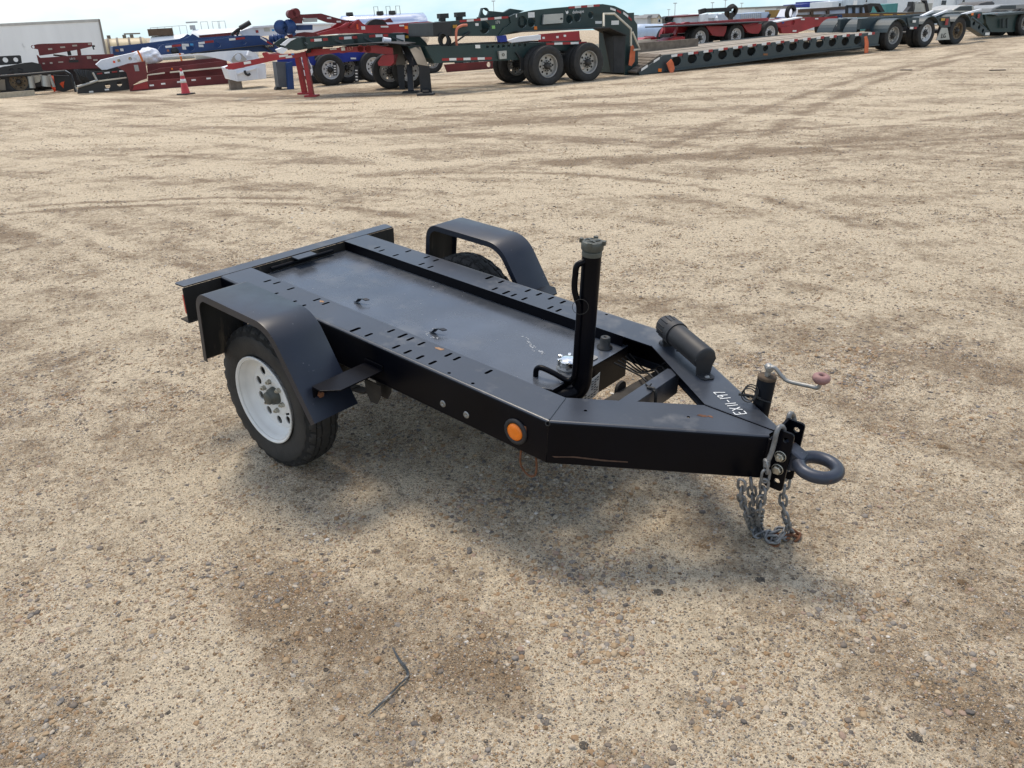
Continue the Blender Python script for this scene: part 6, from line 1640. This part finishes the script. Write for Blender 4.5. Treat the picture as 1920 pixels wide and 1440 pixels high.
mb = MB(); a, q = x_.p3(1228, 50.5, .4), x_.p3(1418, 41, .4); mb.bar(a, q, 1.4, .05); mb.build('top_plate', M_black, x_.root)
for y0, y1, ds in ((.75, .95, 0), (1.75, 1.95, 0)):
    s, z = x_.sz(1310, 71); arch(x_, s - .05, .5, .60, 78, 170, y0, y1, M_red, th=.10)
for yy in (-.1, 1.9):
    s, z = x_.sz(1270, 75, 0); mb = MB(); mb.plate([(s - 1.3, .25), (s + .35, .25), (s + .35, .62), (s - .3, .62)], [], (0, yy, 0), (1, 0, 0), (0, 0, 1), -.75, 0)
    for k in range(3): mb.box((s - .5 + .35 * k, yy + .37, .64 - .1 * (2 - k)), (.05, .75, .03))
    mb.build('step_ramp', M_red, x_.root)
mb = MB(); s, z = x_.sz(1215, 85); mb.bar((s - 1.5, .9, .45), (s + 1.5, .9, .5), .12, .12); mb.bar((s - 1.5, 1.8, .45), (s + 1.5, 1.8, .5), .12, .12); mb.build('draw_frame', M_cream, x_.root)
y_ = Pl('red_gooseneck', 'red gooseneck with a white top edge right of the tri-axle trailer', 'trailer', uv=(14.0, 41.0), head=27.5, group=LOW)
y_.part('neck_beam', [(1455, 42), (1505, 33), (1549, 32), (1570, 30), (1570, 44), (1530, 50), (1500, 60), (1467, 63), (1460, 52)], 0, .1, M_red, off2=1.6, holes=[(1487, 42, .12)])
y_.part('top_flange', [(1455, 40.5), (1504, 31.5), (1505, 33.3), (1456, 42.5)], -.05, .5, M_white); y_.part('top_flange', [(1440, 39), (1475, 33.5), (1476, 35), (1442, 40.5)], 1.5, .4, M_white)
y_.part('foot_beam', [(1463, 52), (1482, 50), (1495, 58), (1498, 62), (1467, 63)], -.2, .2, M_red)
for x, y, wd, h, m in ((1505, 36.3, 7, 2.6, M_tapew), (1531, 35, 6, 2.4, M_tapew), (1468, 42.5, 4, 3, M_blue2), (1489.5, 58, 7, 3, M_tapew)): y_.chip('marker', x, y, wd, h, m, -.01 if y < 50 else -.22)
s, z = y_.sz(1558, 44); truck_wheel(y_, s, 0, .52, z=.62); truck_wheel(y_, s + .6, .4, .52, z=.62)

# --- green trailer at the right edge -------------------------------------------------------------------------
z_ = Pl('green_gooseneck', 'dark green trailer frame with a wheel cut by the right edge', 'trailer', uv=(20.3, 35.5), head=24, group=LOW)
z_.part('frame_beam', [(1846, 27), (1880, 24), (1925, 20), (1960, 20), (1960, 46), (1920, 50), (1900, 60), (1858, 60), (1850, 45)], 0, .5, M_green)
z_.part('top_deck', [(1862, 27), (1925, 21), (1960, 19), (1960, 22), (1925, 25), (1870, 30)], -.25, 1.5, M_slate)
wheel_px(z_, 1925, 47, -.15, .55); wheel_px(z_, 1880, 55, .9, .52)
for x, y, wd, h, m in ((1823, 26, 4, 5, M_amber), (1835, 30, 4, 8, M_taper), (1868, 27.5, 4, 4, M_orange)): z_.chip('marker', x, y, wd, h, m, -.05)
z_.part('pump_box', [(1822, 24), (1842, 22), (1846, 44), (1826, 48)], 0, .5, M_green, bevel=.03)
mb = MB(); mb.tube([z_.p3(1822, 33, -.1), z_.p3(1838, 45, -.1), z_.p3(1848, 55, -.1)], .05, 6); mb.tube([z_.p3(1880, 35, -.1), z_.p3(1880, 52, -.1)], .05, 6); mb.tube([z_.p3(1888, 35, -.1), z_.p3(1888, 52, -.1)], .05, 6); mb.build('rams', M_slate, z_.root)

# traffic cone ------------------------------------------------------------------------------------------------
cp = on_ground(349, 177); cone = empty('traffic_cone', cp, (0, 0, .3)); tag(cone, 'red and white banded traffic cone standing alone on the gravel', 'cone')
mb = MB(); mb.plate(rrect(-.22, -.22, .22, .22, .04), [], (0, 0, 0), X3, Y3, 0.002, .04); mb.build('cone_base', M_black, cone)
H_ = .80
def cr_(z): return .145 - .115 * z / H_
mb = MB(); mb.lathe([(.04, cr_(.0) + .01), (.06, cr_(.06)), (H_, cr_(H_)), (H_ + .01, .02), (H_ + .01, 0)], (0, 0, 0), Z3, 28); mb.build('cone_body', M_conered, cone)
for z0_, z1_ in ((.36, .48), (.58, .71)):
    mb = MB(); mb.lathe([(z0_, cr_(z0_)), (z0_, cr_(z0_) + .004), (z1_, cr_(z1_) + .004), (z1_, cr_(z1_))], (0, 0, 0), Z3, 28); mb.build('reflective_band', M_tapew, cone)

# --- far side of the yard ------------------------------------------------------------------------------------
FAR = 'things parked along the far side of the yard'
def far(name, label, cat, x, v, head=12): 
    p = at_depth(x, 40, v); return Pl(name, label, cat, uv=(float((np.array(p) - CAM) @ RT), v), head=head, group=FAR)
def hut(label, pts_body, roof, v, m=M_cabin2, door=None, win=(), head=12, depth=2.6, name='site_hut', cat='hut', roofm=M_roof):
    p = far(name, label, cat, pts_body[0][0], v, head); q = p.poly(pts_body, 0); zg = float(ground_h(np.array([p.o.x]), np.array([p.o.y]))[0]); lo = sorted(range(len(q)), key=lambda i: q[i][1])[:2]
    q = [(a_[0], zg) if i in lo and zg < a_[1] else a_ for i, a_ in enumerate(q)]
    mbw = MB(); mbw.plate(q, [], (0, 0, 0), (1, 0, 0), (0, 0, 1), -depth, 0); mbw.build('wall', m, p.root)
    if roof: p.part('roof', roof, -.12, depth + .24, roofm)
    for (x, y, w_, h_) in win: 
        o = p.chip('window', x, y, w_, h_, M_cabin, 0, 0, .03); 
        mbg = MB(); p.chip('pane', x, y, w_ * .7, h_ * .75, None, 0, 0, .05, mbg); mbg.build('pane', M_glass, o)
    if door:
        p.chip('door', *door, M_vanw, 0, 0, .03)
    return p
hut('little grey gabled shed nearest the gooseneck', [(1214, 33), (1232, 32.5), (1232, 45), (1214, 46)], [(1212, 34), (1216, 29), (1232, 27.5), (1234, 27), (1233, 33), (1214, 34)], 62)
hh_ = hut('cream gable end of a shed with one small window', [(1232, 33), (1236, 27), (1241, 34), (1241, 45), (1232, 45.5)], [(1231, 33.5), (1235.8, 26), (1242, 34), (1241.5, 35), (1236, 27.5), (1232, 34)], 61, M_cream, win=[(1236, 39, 5, 7)])
hut('distant grey shed with a pale roof left of the gabled one', [(1198, 35), (1212, 34), (1212, 46), (1198, 47)], [(1196, 36), (1200, 31), (1213, 29.5), (1214, 34.5)], 75)
hut('farthest pale shed over the gooseneck shoulder', [(1186, 33), (1197, 32), (1197, 44), (1186, 45)], [(1184, 34), (1188, 28.5), (1198, 28), (1198, 32.5)], 85, M_cabin)
t5 = far('white_tarp_load', 'long pale blue-white tarped load behind the red tri-axle trailer', 'load', 1200, 52, 10); tanker(t5, 1196, 45, 1250, 44.5, .55, M_ltblue, 0.6)
fk = far('forklift', 'black forklift with a yellow light beside the grey container', 'forklift', 1250, 55, 10)
fk.part('mast', [(1247, 33), (1253, 31), (1254, 46), (1247, 46)], 0, .5, M_black, holes=[(1250.5, 35, .15)]); fk.part('cab_frame', [(1254, 31), (1277, 30), (1278, 46), (1274, 46), (1274, 34), (1258, 35), (1258, 46), (1254, 46)], .1, 1.2, M_black); fk.part('body', [(1257, 40), (1275, 39), (1275, 46), (1257, 46.5)], .2, 1.0, M_teal); fk.chip('amber_light', 1272, 39, 4, 4, M_yellow, -.02)
for sx in (1255, 1272):
    s, z = fk.sz(sx, 46); link('tyre', ME_TT, fk.root, (s, .2, .42), (0, 0, 0), (.8, .8, .8))
hut('grey walled trailer with dark red trim and a white front', [(1278, 31), (1319, 28), (1319, 45), (1279, 47)], [(1277, 30), (1319, 26), (1319, 29), (1278, 32.5)], 54, M_cabin2, roofm=M_dred, name='office_trailer', cat='trailer')
hut('white front box next to the grey office trailer', [(1319, 27), (1328, 25), (1328, 44), (1319, 45)], None, 53.5, M_cabin, name='white_box', cat='box')
hut('white cabin with a ribbed pale roof in the middle distance', [(1329, 33), (1346, 32.5), (1346, 44), (1329, 44)], [(1328, 27), (1352, 24.5), (1347, 33.5), (1329, 34)], 56, M_cabin2, roofm=M_cabin)
hut('white gable end cabin with red trim beside the ribbed roof', [(1346, 33), (1354, 24), (1356, 44), (1346, 44.5)], None, 55.5, M_cabin)
hut('low grey office cabin with a red stripe behind the spare wheel', [(1355, 27), (1376, 26), (1376, 42), (1355, 43)], [(1355, 25.5), (1372, 24.5), (1372, 27), (1355, 28)], 57, M_cabin2, roofm=M_dred)
cv = far('conveyor', 'thin dark conveyor boom with a spare tyre on its end post', 'conveyor', 1312, 50, 8)
mb = MB(); mb.bar(cv.p3(1311, 22.5), cv.p3(1322, 19.5), .3, .25); mb.bar(cv.p3(1320, 20), cv.p3(1370, 17.6), .3, .22); mb.build('boom', M_black, cv.root)
cv.part('post', [(1366, 24), (1376, 23), (1374, 38), (1371, 38)], 0, .4, M_black)
s, z = cv.sz(1375, 21); link('tyre', ME_TT, cv.root, (s, .3, z), (.5, 0, .3), (.75, 1.2, .75))
db = far('dump_box', 'pale blue ribbed dump box in the middle distance', 'dump box', 1380, 51, 12)
db.part('box_side', [(1376, 26), (1428, 23.5), (1428, 36), (1380, 39)], 0, 2.2, M_ltblue); db.part('box_front', [(1428, 23), (1442, 22), (1443, 35), (1428, 37)], -.1, 2.2, M_ltblue)
for k in range(11): db.chip('rib', 1390 + 3.6 * k, 30.5 - .2 * k, 1.6, 9.5, M_cabin2, 0, 0, .06)
db.part('hoist_frame', [(1436, 38), (1443, 26), (1446, 27), (1440, 39)], -.2, .1, M_black)
hut('white camper trailer behind the dump box', [(1415, 15), (1447, 12), (1456, 12), (1456, 30), (1416, 31)], [(1414, 13), (1483, 10), (1483, 12.5), (1415, 16)], 60, M_cabin, name='camper_trailer', cat='trailer')
hut('grey sided camper rear beside the yellow bin', [(1456, 12), (1482, 11), (1483, 30), (1457, 31)], None, 60.5, M_cabin2, name='camper_trailer', cat='trailer')
hut('small pale storage box left of the camper', [(1402, 19), (1416, 18), (1416, 26), (1402, 27)], None, 64, M_ltblue, name='storage_box', cat='box')
yb = far('ochre_bin', 'ochre steel bin with a white hazard diamond', 'bin', 1458, 52, 12); yb.part('bin_body', [(1458, 18.5), (1476, 18.5), (1475, 33), (1459, 33)], 0, 1.5, mat('ochre_steel', (.32, .19, .04), .6)); yb.part('bin_end', [(1476, 18.5), (1482, 17.5), (1482, 32), (1475, 33)], 0, 1.5, M_cream); yb.part('hazard_diamond', [(1461.5, 25, )[:2], (1463.5, 27.5), (1461.5, 30), (1459.5, 27.5)], -.03, .02, M_tapew)
bc = far('blue_container', 'bright blue container with a white end far behind the flatbed load', 'container', 1503, 62, 12); bc.part('container_side', [(1502, 8), (1526, 5.5), (1526, 2.5), (1553, 1.5), (1553, 13), (1502, 14)], 0, 2.4, M_blue2); bc.part('container_end', [(1553, 1.5), (1561, 4), (1561, 12), (1553, 13)], .1, 2.2, M_ltblue)
wl = far('wrapped_flatbed', 'white shrink-wrapped load held in a dark frame on a flatbed', 'load', 1495, 47, 12)
wl.part('wrapped_load', [(1492, 31), (1500, 16), (1588, 12.5), (1588, 28), (1492, 33)], .1, 2.0, M_wrap)
mb = MB()
for (xa, ya, xb_, yb_) in ((1497, 20.5, 1588, 14.5), (1522, 19, 1522, 31), (1552, 16.5, 1552, 29), (1494, 31, 1588, 28)): mb.bar(wl.p3(xa, ya, 0), wl.p3(xb_, yb_, 0), .12, .16)
mb.build('load_frame', M_brown, wl.root); wl.part('bed_edge', [(1492, 32), (1590, 27), (1590, 29.5), (1492, 34.5)], -.05, 2.2, M_blue)
s, z = wl.sz(1490, 24); link('tyre', ME_TT, wl.root, (s, .4, z), (0, 0, .4), (.8, .8, .8))
gr = far('glass_rack', 'rack of tall pale glass panels in a black frame', 'rack', 1588, 46, 10)
for k in range(3): gr.part('glass_panel', [(1588 + 13.4 * k, 12.2 - .3 * k), (1600 + 13.4 * k, 11.9 - .3 * k), (1600 + 13.4 * k, 26.5), (1588 + 13.4 * k, 27)], 0, .06, M_ltblue)
mb = MB()
for k in range(4): mb.bar(gr.p3(1587.5 + 13.4 * k, 11, -.05), gr.p3(1587.5 + 13.4 * k, 28, -.05), .12, .12)
mb.bar(gr.p3(1587, 12, -.05), gr.p3(1629, 11, -.05), .12, .12); mb.build('rack_frame', M_black, gr.root); gr.part('rack_base', [(1575, 28), (1630, 26.5), (1630, 31), (1578, 33)], -.2, 2, M_blue)
fb_ = far('brown_flatbed', 'brown flatbed edge with yellow stripes and a raised gooseneck', 'flatbed', 1630, 42, 12)
fb_.part('bed_beam', [(1629, 24), (1738, 22.5), (1738, 29), (1630, 32)], 0, 2.2, M_brown)
for k in range(4): fb_.chip('yellow_stripe', 1640 + 25 * k, 27.7 - .2 * k, 17, 1.8, M_yellow, 0)
fb_.part('gooseneck_frame', [(1629, 24), (1626, 8), (1632, 6), (1650, 6.5), (1653, 11), (1659, 22), (1652, 23), (1646, 12), (1637, 11), (1633, 23)], .2, .3, M_black)
fb_.part('rear_post', [(1700, 22), (1708, 12), (1710, 3), (1713, 3), (1713, 22)], .3, .3, M_black); fb_.part('rear_post', [(1734, 0), (1738, 0), (1743, 22), (1738, 22)], .3, .3, M_black)
mb = MB()
for k in range(7): mb.tube([fb_.p3(1714 + 3.3 * k, 21, .5), fb_.p3(1716 + 3 * k, 3 + 2 * (k % 3), .5)], .10, 6)
mb.box(fb_.p3(1725, 15, .6), (1.0, .5, .4)); mb.build('machine_parts', M_alu, fb_.root)
hut('teal steel bin behind the brown flatbed', [(1662, 8), (1684, 6), (1684, 22), (1661, 23)], None, 50, M_teal, name='teal_bin', cat='bin')
hut('pale blue modular cabin with a small window at the left of the row', [(1560, 3), (1600, 0), (1600, 16), (1561, 16)], None, 58, M_cabin, win=[(1574, 9, 5, 8)], name='modular_cabin', cat='cabin')
hut('modular cabin with a white door right of the first cabin', [(1600, -3), (1664, -6), (1664, 20), (1600, 22)], None, 57, mat('blue_white_siding', (.52, .60, .66), .6), door=(1603, 7.5, 7, 14), win=[(1624, 2, 3, 6)], name='modular_cabin', cat='cabin')
hut('long pale cabin wall with a double window at the right', [(1664, -6), (1795, -14), (1795, 26), (1664, 26)], None, 59, M_cabin, door=(1745, 6, 9, 22), win=[(1769, 5, 12, 11)], name='modular_cabin', cat='cabin')
hut('grey sided cabin with a teal window near the right edge', [(1796, -14), (1930, -22), (1930, 20), (1796, 24)], None, 60, M_cabin2, win=[(1806, 2, 6, 6)], name='modular_cabin', cat='cabin')
tp = far('tarped_load', 'dark grey tarped machine peaking above the green trailer', 'load', 1830, 45, 12)
mb = MB(); cx0 = tp.p3(1843, 18, .6)
tp.plate(mb, [(1827, 17), (1838, 6), (1850, 3), (1862, 2), (1867, 6), (1862, 13), (1850, 18), (1838, 20)], 0, 1.6); mb.build('tarpaulin', M_tarp, tp.root, bevel=.08)
pk1 = far('pickup_truck', 'white pickup bonnet glimpsed behind the fender row', 'pickup', 1790, 43, 12)
pk1.part('body', [(1785, 25), (1787, 18), (1800, 11), (1812, 9), (1826, 10), (1828, 24)], 0, 1.8, M_alu, bevel=.05); pk1.part('windscreen', [(1788, 20), (1800, 12.5), (1822, 11), (1823, 20)], -.02, .05, M_glass); pk1.part('bumper', [(1784, 24), (1828, 22.5), (1828, 26), (1784, 27)], -.06, .2, M_black)
pk2 = far('pickup_truck', 'grey pickup behind the green frame at the right edge', 'pickup', 1870, 43, 12)
pk2.part('body', [(1857, 24), (1862, 15), (1878, 9), (1925, 7), (1960, 7), (1960, 24)], 0, 1.8, mat('grey_pickup', (.25, .26, .26), .4), bevel=.05); pk2.part('windscreen', [(1866, 17), (1878, 11), (1905, 10), (1905, 17)], -.02, .05, M_glass); pk2.part('bumper', [(1856, 23), (1960, 20), (1960, 24), (1856, 26)], -.06, .2, M_black)
for i, (x, y0, y1, vv, lb) in enumerate(((1266, 6, 30, 120, 'tall thin light mast left of the spare-tyre boom'), (1254, 18, 30, 150, 'short faint mast nearest the gooseneck'), (1336, 5, 28, 130, 'faint mast over the ribbed roof cabin'), (1360.5, 0, 26, 120, 'mast rising out of the frame over the boom'), (1391, 6, 28, 140, 'faint mast above the dump box'), (925, 2, 16, 120, 'lone thin mast over the green gooseneck'))):
    m_ = far('light_mast', lb, 'mast', x, vv)
    q = m_.p3(x, y0); mb = MB(); mb.tube([(q.x, 0, -3), (q.x, 0, q.z)], [.07, .04], 6); mb.build('pole', M_pole, m_.root)
    mb = MB(); mb.box((q.x, 0, q.z), (.5, .15, .10)); mb.build('lamp_head', M_pole, m_.root)
